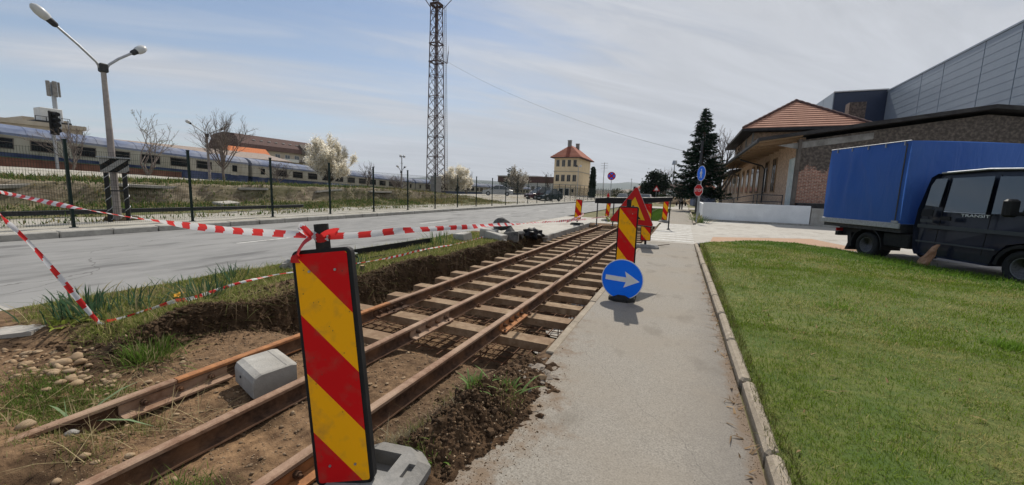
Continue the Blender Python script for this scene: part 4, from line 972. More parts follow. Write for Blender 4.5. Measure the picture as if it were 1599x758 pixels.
beacon('warning_board', 'leaning striped board half hidden under the black barrier beam', (-3.78, 22.0, 0.003), R(18), w=.22, h=.76, z0=.22, tilt=R(5), foot=(.6, .34, .09), pole_top=.03)

# round blue sign with arrow
t = thing('arrow_sign', 'round blue sign with white arrow pointing right', 'road sign', (-.70, 5.60, .004))
zc, rr = .31, .285
b = MB(); b.cyl((0, 0, zc), rr, .012, 48, 'Y'); b.build('disc', 'sign_white', t)
b = MB(); b.cyl((0, -.009, zc), rr - .012, .006, 48, 'Y'); b.build('blue_face', 'sign_blue', t)
def plate(pts, y, mat, name, parent, th=.003, rot=0, c=(0, 0)):
    ca, sa = math.cos(rot), math.sin(rot)
    b = MB(); b.prism([(c[0] + x * ca - z * sa, c[1] + x * sa + z * ca) for x, z in pts], y - th, y, 'Y'); return b.build(name, mat, parent)
plate([(-.225, -.034), (.055, -.034), (.03, -.115), (.235, 0), (.03, .115), (.055, .034), (-.225, .034)], -.0125, 'sign_white', 'arrow', t, rot=R(-3), c=(0, zc + .005))
b = MB(); b.box((0, .05, .02), (.30, .10, .04), bev=.01); b.box((0, .02, .16), (.04, .02, .28)); b.build('bracket', 'black_rubber', t)

# triangular roadworks sign
t = thing('roadworks_sign', 'yellow triangular roadworks sign with red border behind the striped board', 'road sign', (-.78, 7.05, .003), 0)
def tri(s, off=0): 
    return [(0, s * .577), (-s / 2, -s * .289), (s / 2, -s * .289)]
def rtri(s, r):
    p = []
    for (x, z), a0 in zip(tri(s - 3.46 * r), (90, 210, 330)):
        for k in range(5): a = R(a0 - 60 + 30 * k); p.append((x + r * math.cos(a), z + r * math.sin(a)))
    return p
rot = R(-5); cc = (0, 1.205)
plate(rtri(.76, .03), .018, 'galvanised', 'back_plate', t, .018, rot, cc)
plate(rtri(.745, .028), -.001, 'sign_red', 'red_border', t, .002, rot, cc)
plate(tri(.43), -.0045, 'sign_yellow', 'yellow_field', t, .002, rot, (cc[0], cc[1] - .005))
# digging figure, mostly hidden
fig = [(-.02, .05), (.015, .06), (.02, .02), (.0, -.03), (.03, -.08), (.035, -.12), (.015, -.12), (-.005, -.07), (-.03, -.12), (-.05, -.12), (-.03, -.05), (-.035, .0)]
plate(fig, -.0075, 'black_plastic', 'pictogram', t, .002, rot, cc)
plate([(.04, -.12), (.075, -.065), (.10, -.07), (.15, -.12)], -.0075, 'black_plastic', 'pictogram', t, .002, rot, cc)
b = MB(); b.cyl((0, -.0085, cc[1] + .08), .02, .002, 12, 'Y'); b.build('pictogram', 'black_plastic', t)
b = MB(); b.bar((.02, .04, .05), (0, .04, 1.62), .04); b.bar((-.2, .03, 1.0), (.33, .03, .955), .03); b.build('post', 'black_rubber', t)
b = MB(); foot_plate(b, .36, .6, .09); b.build('foot', 'black_rubber', t)
b = MB(); b.box((.355, .0, .945), (.03, .05, .05), bev=.01); b.build('corner_clip', 'black_rubber', t)

# black barrier across the trench end
t = thing('works_barrier', 'long black barrier beam on thin legs across the trench end', 'barrier', (0, 18.62, 0))
b = MB(); rings = []
for x, za, zb in ((-3.78, 1.02, 1.27), (-3.2, 1.02, 1.31), (-2.0, 1.06, 1.35), (-1.2, 1.14, 1.38), (-.44, 1.25, 1.43)):
    rings.append([(x, -.06, za), (x, .06, za), (x, .07, zb - .02), (x, .0, zb), (x, -.07, zb - .02)])
b.loft(rings, smooth=False); b.build('beam', 'black_plastic', t)
for x in (-3.66, -2.92, -.52):
    b = MB(); b.tube([(x, 0, .0), (x, 0, 1.06 + (.2 if x > -1 else 0))], .028, 8); b.box((x, 0, .02), (.12, .35, .035)); b.build('leg', 'dark_steel', t)
b = MB(); b.cyl((-3.2, 0, 1.37), .06, .10, 12); b.cyl((-3.2, 0, 1.45), .05, .08, 12, r2=.03); b.build('warning_lamp', 'sign_red', t)
# a wooden batten lying by the board
t = thing('batten', 'thin wooden batten lying on the path near the striped board', 'stick', (-.55, 12.1, .02), R(35))
b = MB(); b.tube([(-.35, 0, 0), (.35, .02, .06)], [.014, .01], 6); b.build('stick', 'bark', t)

# --- barrier tape
pmat('tape_white', (0.72, 0.72, 0.73), (0.62, 0.63, 0.66), scale=12, rough=.35)
for nm in ('tape_red', 'tape_white'):
    m = MATS[nm]; tt = m.node_tree; bs = tt.nodes['Principled BSDF']
    tr = N(tt, 'ShaderNodeBsdfTranslucent'); ms = N(tt, 'ShaderNodeMixShader'); ms.inputs[0].default_value = .4
    tr.inputs['Color'].default_value = (0.72, .05, .05, 1) if nm == 'tape_red' else (.75, .75, .77, 1)
    tt.links.new(bs.outputs[0], ms.inputs[1]); tt.links.new(tr.outputs[0], ms.inputs[2]); tt.links.new(ms.outputs[0], tt.nodes['Material Output'].inputs['Surface'])
def spline(pts, n=14):
    pts = [Vector(p) for p in pts]; q = [pts[0] * 2 - pts[1]] + pts + [pts[-1] * 2 - pts[-2]]; o = []
    for i in range(1, len(q) - 2):
        for k in range(n):
            t = k / n; a, b_, c, d = q[i - 1], q[i], q[i + 1], q[i + 2]
            o.append(.5 * ((2 * b_) + (c - a) * t + (2 * a - 5 * b_ + 4 * c - d) * t * t + (3 * b_ - a - 3 * c + d) * t ** 3))
    o.append(pts[-1]); return o
def ribbon(b, pts, width, twist=0.0, ph=0.0, period=.17, fold=.25, seed=0, strips=4, dense=14):
    r = random.Random(seed); P = spline(pts, dense); s = 0; rows = []; S = []
    for i, p in enumerate(P):
        d = (P[min(i + 1, len(P) - 1)] - P[max(i - 1, 0)]).normalized()
        if i: s += (P[i] - P[i - 1]).length
        u = d.cross(Vector((0, 0, 1)));  u = u.normalized() if u.length > .01 else Vector((1, 0, 0)); v = u.cross(d)
        a = ph + twist * s + .35 * math.sin(s * 5.3 + seed); row = []
        ww = width * (1 + .15 * math.sin(s * 3.1 + seed * 2))
        for k in range(strips + 1):
            f = k / strips - .5
            x = f * ww * math.cos(fold * math.sin(s * 4 + seed)); bow = fold * ww * (f * f * 3 - .3) * math.sin(s * 3.3 + seed)
            row.append(p + (u * math.cos(a) + v * math.sin(a)) * x + (v * math.cos(a) - u * math.sin(a)) * bow)
        rows.append(row); S.append(s)
    vs = [q for row in rows for q in row]; n = strips + 1; o = len(b.v); b.v.extend([tuple(q) for q in vs])
    for i in range(len(rows) - 1):
        for k in range(strips):
            b.f.append((o + i * n + k, o + i * n + k + 1, o + (i + 1) * n + k + 1, o + (i + 1) * n + k)); b.sm.append(True)
            b.mi.append(int((S[i] + k * width / strips * .55) / (period / 2)) % 2)
TM = ['tape_red', 'tape_white']
pole_p = (-1.545, 1.352, 1.262)
t = thing('barrier_tape', 'red and white tape tied to the near board post and stretched to the trench end', 'tape', (0, 0, 0))
b = MB(); ribbon(b, [(-6.3, 1.50, 1.40), (-5.54, 1.46, 1.345), (-4.5, 1.44, 1.29), (-3.4, 1.42, 1.245), (-2.4, 1.38, 1.235), (-1.58, 1.345, 1.258)], .036, .9, 1.0, .17, seed=1, dense=70); b.build('left_span', TM, t, fix=False)
b = MB(); ribbon(b, [(-1.51, 1.36, 1.262), (-1.525, 1.6, 1.248), (-1.56, 2.03, 1.232), (-1.66, 3.3, 1.165), (-2.1, 8.4, .905), (-2.5, 13, .70), (-2.98, 18.55, .50)], .040, .55, 1.2, .20, seed=4, dense=60); b.build('right_span', TM, t, fix=False)
b = MB(); ribbon(b, [(-2.02, 7.4, .93), (-2.9, 12.5, .80), (-4.25, 17.9, .60)], .05, .4, 1.2, .22, seed=5, dense=60); b.build('side_span', TM, t, fix=False)
# the bow
b = MB()
for k in range(2):
    rr_ = .036; ribbon(b, [(pole_p[0] + rr_ * math.cos(a), pole_p[1] + rr_ * math.sin(a), pole_p[2] + .008 * k * 2 - .012 + .008 * math.sin(a * 2)) for a in [2 * math.pi * q / 10 for q in range(11)]], .022, 0, 1.4, .09, seed=k, dense=5)
px_, py_, pz_ = pole_p
ribbon(b, [(px_ - .025, py_ - .035, pz_), (px_ - .075, py_ - .05, pz_ + .045), (px_ - .085, py_ - .05, pz_ + .02), (px_ - .03, py_ - .04, pz_ - .005)], .028, 0, .8, .13, seed=2, dense=8)
ribbon(b, [(px_ - .02, py_ - .042, pz_ - .005), (px_ - .05, py_ - .062, pz_ - .035), (px_ - .072, py_ - .080, pz_ - .085), (px_ - .070, py_ - .088, pz_ - .125)], .045, 0, .5, .40, seed=3, dense=8)
ribbon(b, [(px_ + .025, py_ - .03, pz_), (px_ + .06, py_ - .02, pz_ + .022), (px_ + .105, py_ - .005, pz_ + .032), (px_ + .08, py_, pz_ + .012)], .026, 0, 1.0, .30, seed=6, dense=8)
b.build('bow', TM, t, fix=False)
t = thing('barrier_tape', 'slack red and white tape running down to the verge and along the ground', 'tape', (0, 0, 0))
b = MB(); ribbon(b, [(-6.0, 1.42, 1.46), (-5.05, 1.31, 1.19), (-5.09, 1.52, .80), (-5.24, 1.88, .10), (-5.22, 1.94, .055)], .042, .5, .7, .20, seed=7, dense=40); b.build('sloping_span', TM, t, fix=False)
gp = [(-5.22, 1.94), (-5.16, 2.02), (-5.30, 2.35), (-5.38, 2.60), (-5.34, 2.78), (-5.5, 3.4), (-5.61, 3.98), (-5.53, 4.24), (-5.16, 5.58), (-5.22, 6.4), (-5.26, 7.28), (-5.2, 8.8), (-5.3, 10.3)]
lift = [.05, .07, .09, .10, .09, .13, .12, .13, .13, .10, .12, .12, .14]
b = MB(); ribbon(b, [(x, y, max(.0, eh(x, y)) + l * .6) for (x, y), l in zip(gp, lift)], .040, .8, .9, .19, seed=9, dense=40); b.build('ground_span', TM, t, fix=False)

# --- rubble and odds and ends on the verge
def lump(name, label, cat, loc, size, seed, mat, rough=.7, rot=0, group=None):
    m = rock_mesh('lump', seed, 1, rough, 2); o = obj(name, m, mat); o.scale = size; o.location = loc; o.rotation_euler = (random.uniform(-.15, .15), random.uniform(-.15, .15), rot)
    tag(o, label, cat, group); return o
def slab(name, label, cat, loc, size, rot, mat, group=None):
    b = MB(); b.box((0, 0, 0), size, bev=.02); r = random.Random(name + label)
    b.v = [(x + r.uniform(-.012, .012), y + r.uniform(-.012, .012), z + r.uniform(-.012, .012)) for x, y, z in b.v]
    o = b.build(name, mat); o.location = loc; o.rotation_euler = rot; tag(o, label, cat, group); return o
G = 'rubble heap at the end of the verge'
pmat('dark_rubble', (0.05, 0.05, 0.05), (0.12, 0.118, 0.113), scale=18, rough=.9, bump=.7, bscale=50, c3=(.2, .19, .18), s3=4)
slab('kerb_block', 'grey kerb block at the left of the rubble heap, set upright', 'concrete block', (-5.28, 10.62, .16), (.52, .30, .32), (.05, .06, R(12)), 'concrete_grey', G)
slab('kerb_block', 'pale grey kerb block lying at the front of the rubble heap', 'concrete block', (-4.95, 10.42, .12), (.62, .30, .26), (0, .12, R(-12)), 'concrete_grey', G)
slab('kerb_block', 'dark kerb block at the right front of the rubble heap', 'concrete block', (-4.60, 10.75, .13), (.42, .3, .30), (0, -.05, R(18)), 'dark_rubble', G)
lump('asphalt_lump', 'rounded dark asphalt lump on top of the rubble heap', 'rubble', (-5.02, 10.95, .46), (.62, .5, .52), 5, 'dark_rubble', .5, .3, G)
lump('asphalt_lump', 'sloping dark slab behind the kerb blocks of the heap', 'rubble', (-4.72, 11.05, .22), (.7, .6, .46), 6, 'dark_rubble', 1.0, 1.2, G)
lump('asphalt_lump', 'small dark piece between the heap and the bag', 'rubble', (-4.42, 11.1, .16), (.34, .36, .3), 8, 'dark_rubble', 1.0, 2.2, G)
lump('concrete_lump', 'small white lump at the foot of the rubble heap', 'rubble', (-4.62, 10.28, .06), (.16, .14, .12), 9, 'concrete_pale', .8, 0, G)
slab('concrete_slab', 'flat pale concrete slab right of the rubble heap', 'concrete block', (-4.42, 12.35, .04), (.95, .42, .12), (0, .02, R(4)), 'concrete', G)
slab('kerb_block', 'single grey block lying left of the rubble heap', 'concrete block', (-5.74, 9.85, .12), (.46, .34, .22), (.12, -.10, R(-20)), 'concrete_grey')
# crumpled black bag
b = MB(); import bmesh as _bm
bm_ = _bm.new(); _bm.ops.create_icosphere(bm_, subdivisions=3, radius=.5); r = random.Random(3)
for v in bm_.verts:
    n = v.co.normalized(); k = 1 + .28 * math.sin(n.x * 7 + n.y * 3) * math.cos(n.y * 6 + n.z * 5) + r.uniform(-.05, .05); v.co = Vector((n.x * .36 * k, n.y * .26 * k, n.z * .17 * k))
me = bpy.data.meshes.new('black_bag'); bm_.to_mesh(me); bm_.free()
o = obj('black_bag', me, 'black_plastic', None, (-4.32, 11.75, .15)); tag(o, 'crumpled black plastic bag beside the rubble heap', 'bag')
lump('concrete_lump', 'rough grey concrete lump at the street edge behind the board', 'rubble', (-6.05, 4.62, .08), (.42, .34, .34), 21, 'stone_grey', .9, .4)
# black drainage channel and white pipe
t = thing('drain_channel', 'long black plastic channel lying along the street edge', 'channel', (-5.86, 7.25, .03), R(-3))
b = MB(); b.prism([(-.20, -.03), (.20, -.03), (.20, .04), (.185, .04), (.17, -.01), (-.17, -.01), (-.185, .17), (-.20, .17)], -1.4, 1.4); b.build('channel', 'black_plastic', t)
b = MB(); b.box((0, -1.34, .04), (.27, .012, .12)); b.build('end_cap', 'black_plastic', t)
t = thing('white_pipe', 'short white plastic pipe at the near end of the black channel', 'pipe', (-6.12, 6.2, .11), R(8))
b = MB(); b.tube([(0, -.32, 0), (0, .32, .0)], .028, 12); pmat('white_plastic', (.72, .72, .7), rough=.4); b.build('pipe', 'white_plastic', t)
# ------------------------------------------------------------------ fence
fence = thing('mesh_fence', 'dark green welded mesh fence along the far pavement', 'fence', (-15.0, 0, .14))
pb = MB(); pb.box((0, 0, 1.14), (.06, .06, 2.30)); pb.box((0, 0, 2.31), (.075, .075, .04)); pb.box((0, 0, .01), (.14, .14, .02)); pm = pb.mesh('post'); pm.materials.append(MATS['fence_green'])
hb = MB()
for z in (.55, 1.1, 1.65): hb.box((.035, 0, z), (.03, .05, .05))
hm = hb.mesh('clamp'); hm.materials.append(MATS['fence_green'])
SP = 2.83
wb = MB(); 
for k in range(56): wb.bar((0, .05 + k * .0495, .06), (0, .05 + k * .0495, 2.08), .004)
for z in (.08, .28, .48, .55, .68, .88, 1.08, 1.15, 1.28, 1.48, 1.55, 1.68, 1.88, 2.06): wb.bar((.006, .03, z), (.006, SP - .03, z), .005)
wm = wb.mesh('mesh_panel'); wm.materials.append(MATS['fence_green'])
yy = [2.30 + SP * i for i in range(33)]
for i, y in enumerate(yy):
    o = bpy.data.objects.new('post', pm); COL.objects.link(o); o.parent = fence; o.location = (0, y, 0)
    if i < 8:
        c = bpy.data.objects.new('clamp', hm); COL.objects.link(c); c.parent = o
    if i < len(yy) - 1:
        o = bpy.data.objects.new('mesh_panel', wm); COL.objects.link(o); o.parent = fence; o.location = (.04, y, 0)

# ------------------------------------------------------------------ street lamp with two arms
def double_lamp(name, label, x, y, z, H, yaw, arms, group=None, base=True):
    t = thing(name, label, 'street lamp', (x, y, z), yaw, group)
    b = MB(); b.tube([(0, 0, -.1), (0, 0, H * .5), (0, 0, H)], [.10, .085, .062], 14); b.build('pole', 'pole_concrete', t)
    b = MB(); b.box((0, 0, H + .02), (.2, .2, .26), bev=.03); b.build('junction_box', 'dark_steel', t)
    for (dy, dz, ln) in arms:
        s = 1 if dy > 0 else -1
        b = MB(); b.tube([(0, s * .06, H - .02), (0, s * .14, H + .15), (0, dy * .55, H + .15 + (dz - .15) * .5), (0, dy, H + dz)], .034, 8); b.build('arm', 'galvanised', t)
        d = Vector((0, dy * .45, (dz - .15) * .5)).normalized()
        e = Vector((0, dy, H + dz)); rings = []
        for k, (q, w_, h_) in enumerate(((0, .05, .05), (.04, .09, .075), (.22, .10, .085))): 
            c = e + d * q; rings.append([c + Vector((1, 0, 0)) * (w_ * math.cos(a)) + d.cross(Vector((1, 0, 0))) * (h_ * math.sin(a)) for a in [2 * math.pi * i / 12 for i in range(12)]])
        b = MB(); b.loft(rings); h = b.build('lamp_housing', 'dark_steel', t)
        rings = []
        for (q, w_, h_) in ((.215, .105, .09), (.30, .15, .115), (.45, .16, .12), (.58, .12, .09), (.64, .04, .03)):
            c = e + d * q * (ln / .64); rings.append([c + Vector((1, 0, 0)) * (w_ * math.cos(a)) + d.cross(Vector((1, 0, 0))) * (h_ * math.sin(a)) for a in [2 * math.pi * i / 12 for i in range(12)]])
        pmat('lamp_shell', (.55, .56, .56), (.46, .47, .47), scale=5, rough=.35) if 'lamp_shell' not in MATS else None
        b = MB(); b.loft(rings); b.build('lamp_shell', 'lamp_shell', t)
    return t
double_lamp('street_lamp', 'tall concrete street lamp with two arms behind the fence', -16.5, 6.66, .15, 4.62, 0, ((-.90, .88, .62), (.72, .66, .50)))
# earth heap round its foot
lump('soil_mound', 'small brown soil mound round the foot of the tall lamp', 'soil', (-16.55, 6.75, .18), (.9, 1.1, .5), 33, 'clod', .8)
# track end buffer board with hazard stripes
t = thing('buffer_board', 'black and white striped end of track board on two spiral striped posts', 'sign board', (-16.2, 6.58, .15))
b = MB(); b.box((0, 0, 1.72), (.10, .66, .42), bev=.01); b.build('board', 'hazard_white', t)
b = MB(); b.box((0, 0, 1.965), (.22, .74, .035)); b.build('cap', 'galvanised', t)
for s in (-1, 1):
    b = MB()
    for k in range(12): b.tube([(0, s * .22, .0 + k * .125), (0, s * .22, .125 + k * .125)], .06, 10, mi=0)
    r_ = []
    for k in range(64):
        a = k * .42; r_.append((.063 * math.cos(a), s * .22 + .063 * math.sin(a), .06 + k * .0225))
    b.tube(r_, .012, 5, mi=1); b.build('post', ['black_rubber', 'galvanised'], t)
b = MB(); b.bar((0, -.22, .95), (0, .22, .95), .04); b.build('cross_bar', 'dark_steel', t)
# old rail lying behind the fence
t = thing('old_rail', 'dark old rail lying in the weeds behind the fence', 'rail', (-18.2, 0, .26))
b = MB(); b.loft([[(px, y, .02 + pz) for px, pz in prof] for y in (-2, 6, 14.8)], smooth=False); b.build('rail', 'coach_grime' if 'coach_grime' in MATS else 'dark_steel', t)
# broken slabs along the old loading edge
G = 'broken concrete slabs of the old loading edge'
for i, (y, z, sx_, sy_, rz, lab) in enumerate(((9.9, 1.22, .9, 2.2, .1, 'long broken slab on the loading edge near the second fence post'), (14.6, 1.15, .8, 1.5, -.15, 'short broken slab on the loading edge right of the long one'), (19.6, 1.12, .9, 2.2, .05, 'broken slab on the loading edge towards the blossom tree'), (6.1, 1.16, .8, 1.2, .2, 'small broken slab on the loading edge behind the lamp'), (24.5, 1.10, .9, 2.6, .08, 'farthest broken slab of the loading edge'))):
    slab('concrete_slab', lab, 'slab', (-22.0, y, z - .07), (sx_, sy_, .13), (random.uniform(-.08, .08), random.uniform(-.15, -.02), rz), 'concrete', G)
slab('concrete_slab', 'pale slab lying in the grass below the loading edge', 'slab', (-20.2, 12.2, .42), (.6, 1.0, .18), (.05, .1, .3), 'concrete_pale')

# ------------------------------------------------------------------ passenger train
pmat('coach_beige', (.36, .34, .29), (.45, .43, .37), scale=2, rough=.55, c3=(.25, .22, .16), s3=1.0, stretch=(1, 1, .4))
pmat('coach_blue', (.10, .13, .22), (.17, .20, .28), scale=1.4, rough=.75, c3=(.28, .28, .29), s3=.5)
pmat('coach_navy', (.018, .028, .075), (.03, .045, .11), scale=2, rough=.5, c3=(.10, .12, .2), s3=.8)
pmat('coach_brown', (.13, .06, .045), (.19, .10, .07), scale=1.5, rough=.8, c3=(.09, .05, .04), s3=.7)
pmat('coach_grime', (.10, .085, .075), (.16, .14, .12), scale=1.2, rough=.9)
pmat('graffiti', (.10, .17, .26), (.42, .40, .48), scale=3.2, rough=.6, lo=.48, hi=.54, c3=(.06, .20, .19), s3=1.4)
def coach(name, label, y0, y1, za, zb, skirt, doors, winpat, X=-40.0, graf=None):
    Lc = y1 - y0; t = thing(name, label, 'train coach', (X, y0, za), 0, 'coaches of the standing train', rot=(math.atan2(zb - za, Lc), 0, 0))
    Lc = math.hypot(Lc, zb - za)
    # side shell below the roof
    b = MB(); b.prism([(-2.8, 2.17), (0, 2.17), (.02, 2.6), (0, 3.22), (-2.8, 3.22)], .12, Lc - .12); b.build('body', 'coach_beige', t)
    b = MB(); b.prism([(-2.84, 3.222), (.05, 3.222), (.03, 3.42), (-.22, 3.72), (-.7, 3.95), (-1.4, 4.05), (-2.1, 3.95), (-2.6, 3.72), (-2.84, 3.42)], .10, Lc - .10); b.build('roof', 'coach_blue', t)
    for y in np.arange(.9, Lc - .5, 1.15):
        b = MB(); b.prism([(.055, 3.28), (.036, 3.44), (-.21, 3.735), (-.69, 3.965), (-1.4, 4.065), (-1.4, 4.03), (-.7, 3.93), (-.25, 3.70), (.0, 3.42), (.02, 3.28)], y, y + .05); b.build('roof_rib', 'coach_blue', t)
    b = MB(); b.box((.045, Lc / 2, 3.235), (.03, Lc - .3, .05)); b.build('cream_line', 'sign_white' if False else 'coach_beige', t)
    b = MB(); b.prism([(-2.75, 1.35), (-.02, 1.35), (.03, 1.45), (.03, 2.165), (-2.78, 2.165)], .14, Lc - .14); b.build('skirt', skirt, t)
    b = MB(); b.box((-1.4, Lc / 2, 1.0), (2.3, Lc - 4, .68)); b.build('underframe', 'coach_grime', t)
    for y in (3.2, Lc - 3.2):
        b = MB(); b.box((-1.4, y, .5), (2.2, 3.0, .35))
        for dy in (-1.1, 1.1): b.cyl((-.55, y + dy, .46), .46, .14, 20, 'X'); b.cyl((-2.25, y + dy, .46), .46, .14, 20, 'X')
        b.build('bogie', 'coach_grime', t)
    wme = None
    fr = MB(); w_, h_ = 1.22, .66
    for (p, q) in (((-w_ / 2, 0), (w_ / 2, 0)), ((-w_ / 2, h_), (w_ / 2, h_))): fr.box((.012, 0, p[1]), (.03, w_ + .06, .05))
    for s in (-1, 1): fr.box((.012, s * w_ / 2, h_ / 2), (.03, .05, h_))
    fr.box((.014, 0, h_ * .62), (.02, w_, .03)); frm = fr.mesh('window_frame'); frm.materials.append(MATS['coach_grime'])
    pn = MB(); pn.box((.008, 0, h_ / 2), (.016, w_, h_)); pnm = pn.mesh('window'); pnm.materials.append(MATS['glass_dark'])
    for y in winpat:
        o = bpy.data.objects.new('window', pnm); COL.objects.link(o); o.parent = t; o.location = (.012, y, 2.42)
        f = bpy.data.objects.new('window_frame', frm); COL.objects.link(f); f.parent = o
    for y in doors:
        b = MB(); b.box((.02, y, 2.62), (.03, .75, 1.0)); d = b.build('door', 'coach_beige', t)
        b = MB(); b.box((.04, y, 2.75), (.02, .44, .6)); b.build('door_window', 'glass_dark', d)
    # body panel seams
    for y in np.arange(2.2, Lc - 1, 1.95):
        b = MB(); b.box((.016, y - .98, 2.69), (.014, .02, 1.02)); b.build('panel_seam', 'coach_grime', t)
    if graf:
        b = MB(); b.box((.036, graf[0], 1.82), (.012, graf[1], .6)); b.build('graffiti', 'graffiti', t)
    return t
wp = lambda L_, s=3.0: [s + 1.96 * k for k in range(int((L_ - 2 * s) / 1.96) + 1)]
coach('train_coach', 'nearest beige and blue train coach at the left edge', -.6, 26.4, 1.35, -.08, 'coach_navy', (1.2, 25.6), [3.35 + 1.96 * k for k in range(11)])
coach('train_coach', 'middle train coach with graffiti behind the blossom tree', 26.6, 53.2, -.10, -1.12, 'coach_navy', (1.2, 25.4), [3.3 + 1.96 * k for k in range(11)], graf=(13.5, 8.5))
coach('train_coach', 'third train coach reaching behind the lattice mast', 53.4, 80, -1.12, -1.35, 'coach_navy', (1.2, 25.4), [3.3 + 1.96 * k for k in range(11)])
coach('train_coach', 'farthest train coach beyond the lattice mast', 80.2, 106.8, -1.35, -1.5, 'coach_navy', (1.2, 25.4), [3.3 + 1.96 * k for k in range(11)])
b = MB(); b.box((-1.4, 0, 2.5), (2.0, .36, 2.2)); 
for y, z in ((26.5, -.09), (53.3, -1.12), (80.1, -1.35)):
    t = thing('gangway', 'dark bellows between two coaches at the %s joint' % {26.5: 'nearest', 53.3: 'second', 80.1: 'farthest'}[y], 'gangway', (-40, y, z)); o = MB(); o.box((-1.4, 0, 2.5), (2.0, .2, 2.2)); o.box((-1.4, 0, 2.5), (1.6, .24, 2.0)); o.build('bellows', 'black_rubber', t)
# low rusty wagon in front of the first coach
t = thing('flat_wagon', 'low rust brown flat wagon standing in front of the nearest coach', 'wagon', (-38.3, 0, 1.90), 0, rot=(R(-2.6), 0, 0))
b = MB(); b.box((-1.0, 9, .80), (2.0, 21.5, .66)); b.build('side', 'coach_brown', t)
b = MB(); b.box((-1.0, 9, 1.15), (2.1, 21.6, .05)); pmat('green_steel', (.05, .09, .06), (.09, .12, .08), scale=4, rough=.7); b.build('deck', 'green_steel', t)
for k in range(12): 
    b = MB(); b.box((.02, -1 + k * 1.85, .80), (.05, .10, .6)); b.build('stanchion', 'coach_brown', t)
for y in (1.5, 4, 14, 16.5): 
    b = MB(); b.cyl((-.3, y, .2), .42, .14, 18, 'X'); b.build('wheel', 'coach_grime', t)

# ------------------------------------------------------------------ long building behind the train
pmat('plaster_beige', (.40, .35, .28), (.48, .43, .35), scale=1.5, rough=.9, c3=(.33, .28, .22), s3=.4)
pmat('plaster_yellow', (.74, .58, .37), (.80, .65, .44), scale=1.2, rough=.9, c3=(.66, .52, .33), s3=.5)
pmat('roof_red', (.26, .075, .045), (.36, .12, .07), scale=9, rough=.85, c3=(.22, .08, .055), s3=.7)
pmat('roof_orange', (.48, .14, .05), (.56, .2, .08), scale=5, rough=.85)
pmat('roof_brown', (.085, .05, .045), (.14, .085, .075), scale=4, rough=.85)
pmat('white_wall', (.66, .66, .64), (.58, .58, .56), scale=3, rough=.8)
def windows(t, face, rects, mat='glass_dark', depth=.05, frame='white_wall', ax='Y'):
    """each window a part with a frame; face is the plane's fixed coordinate, ax the axis it is fixed on"""
    for (a0, a1, z0, z1) in rects:
        b = MB(); c = ((a0 + a1) / 2, face, (z0 + z1) / 2) if ax == 'Y' else (face, (a0 + a1) / 2, (z0 + z1) / 2)
        d = (a1 - a0, depth, z1 - z0) if ax == 'Y' else (depth, a1 - a0, z1 - z0)
        b.box(c, d); w = b.build('window', mat, t)
        if frame:
            b = MB(); e = .06; dd = depth + .03
            for (u0, u1, v0, v1) in ((a0 - e, a1 + e, z1, z1 + e), (a0 - e, a1 + e, z0 - e, z0), (a0 - e, a0, z0, z1), (a1, a1 + e, z0, z1), ((a0 + a1) / 2 - .025, (a0 + a1) / 2 + .025, z0, z1)):
                c = ((u0 + u1) / 2, face, (v0 + v1) / 2) if ax == 'Y' else (face, (u0 + u1) / 2, (v0 + v1) / 2)
                d = (u1 - u0, dd, v1 - v0) if ax == 'Y' else (dd, u1 - u0, v1 - v0); b.box(c, d)
            b.build('window_frame', frame, w)
t = thing('depot_building', 'long beige depot hall behind the train at the left edge', 'building', (-60, 0, 0))
b = MB(); b.box((-8, 6, 3.2), (16, 32, 6.4)); b.build('wall', 'plaster_beige', t)
b = MB(); b.box((-8, 6, 6.62), (16.5, 32.5, .42)); b.build('roof_edge', 'plaster_beige', t)
windows(t, .03, [(10 + 1.05 * k, 10.42 + 1.05 * k, 5.45, 5.95) for k in range(10)], 'white_wall', .06, None, 'X')
b = MB(); b.box((-6, 20.4, 7.1), (6, 3.4, .8)); b.build('roof_house', 'plaster_beige', t)
t = thing('warehouse', 'low brown roofed warehouse behind the first coach', 'building', (-60, 22.3, 0))
b = MB(); b.box((-6, 12, 2.4), (12, 24, 4.8)); b.build('wall', 'plaster_beige', t)
b = MB(); b.prism([(-12.4, 4.8), (.5, 4.8), (.5, 5.0), (-6, 6.3), (-12.4, 5.0)], -.3, 24.4); pmat('roof_dust', (.25, .2, .17), (.33, .27, .23), scale=2, rough=.9); b.build('roof', 'roof_dust', t)
t = thing('plant_cabin', 'white equipment cabin on the depot roof', 'cabin', (-60.9, 19.9, 6.82))
b = MB(); b.box((0, 0, .85), (1.5, 1.6, 1.35), bev=.04); b.build('cabin', 'white_wall', t)
b = MB(); b.box((0, 0, .1), (2.0, 2.6, .2)); 
for y in (-1.25, -.5, .4, 1.2): b.bar((.95, y, 0), (.95, y, .6), .05)
b.bar((.95, -1.25, .6), (.95, 1.2, .6), .05); b.build('platform', 'dark_steel', t)
t = thing('antenna_mast', 'short antenna pole with panel antennas above the depot roof', 'antenna', (-61.8, 20.75, 6.8))
b = MB(); b.tube([(0, 0, 0), (0, 0, 4.4)], .18, 10); b.build('pole', 'galvanised', t)
for a in range(5):
    q = a * 1.256; b = MB(); b.box((.42 * math.cos(q), .42 * math.sin(q), 3.75), (.18, .34, 1.5), rz=q, bev=.03); b.build('panel_antenna', 'grey_plastic', t)
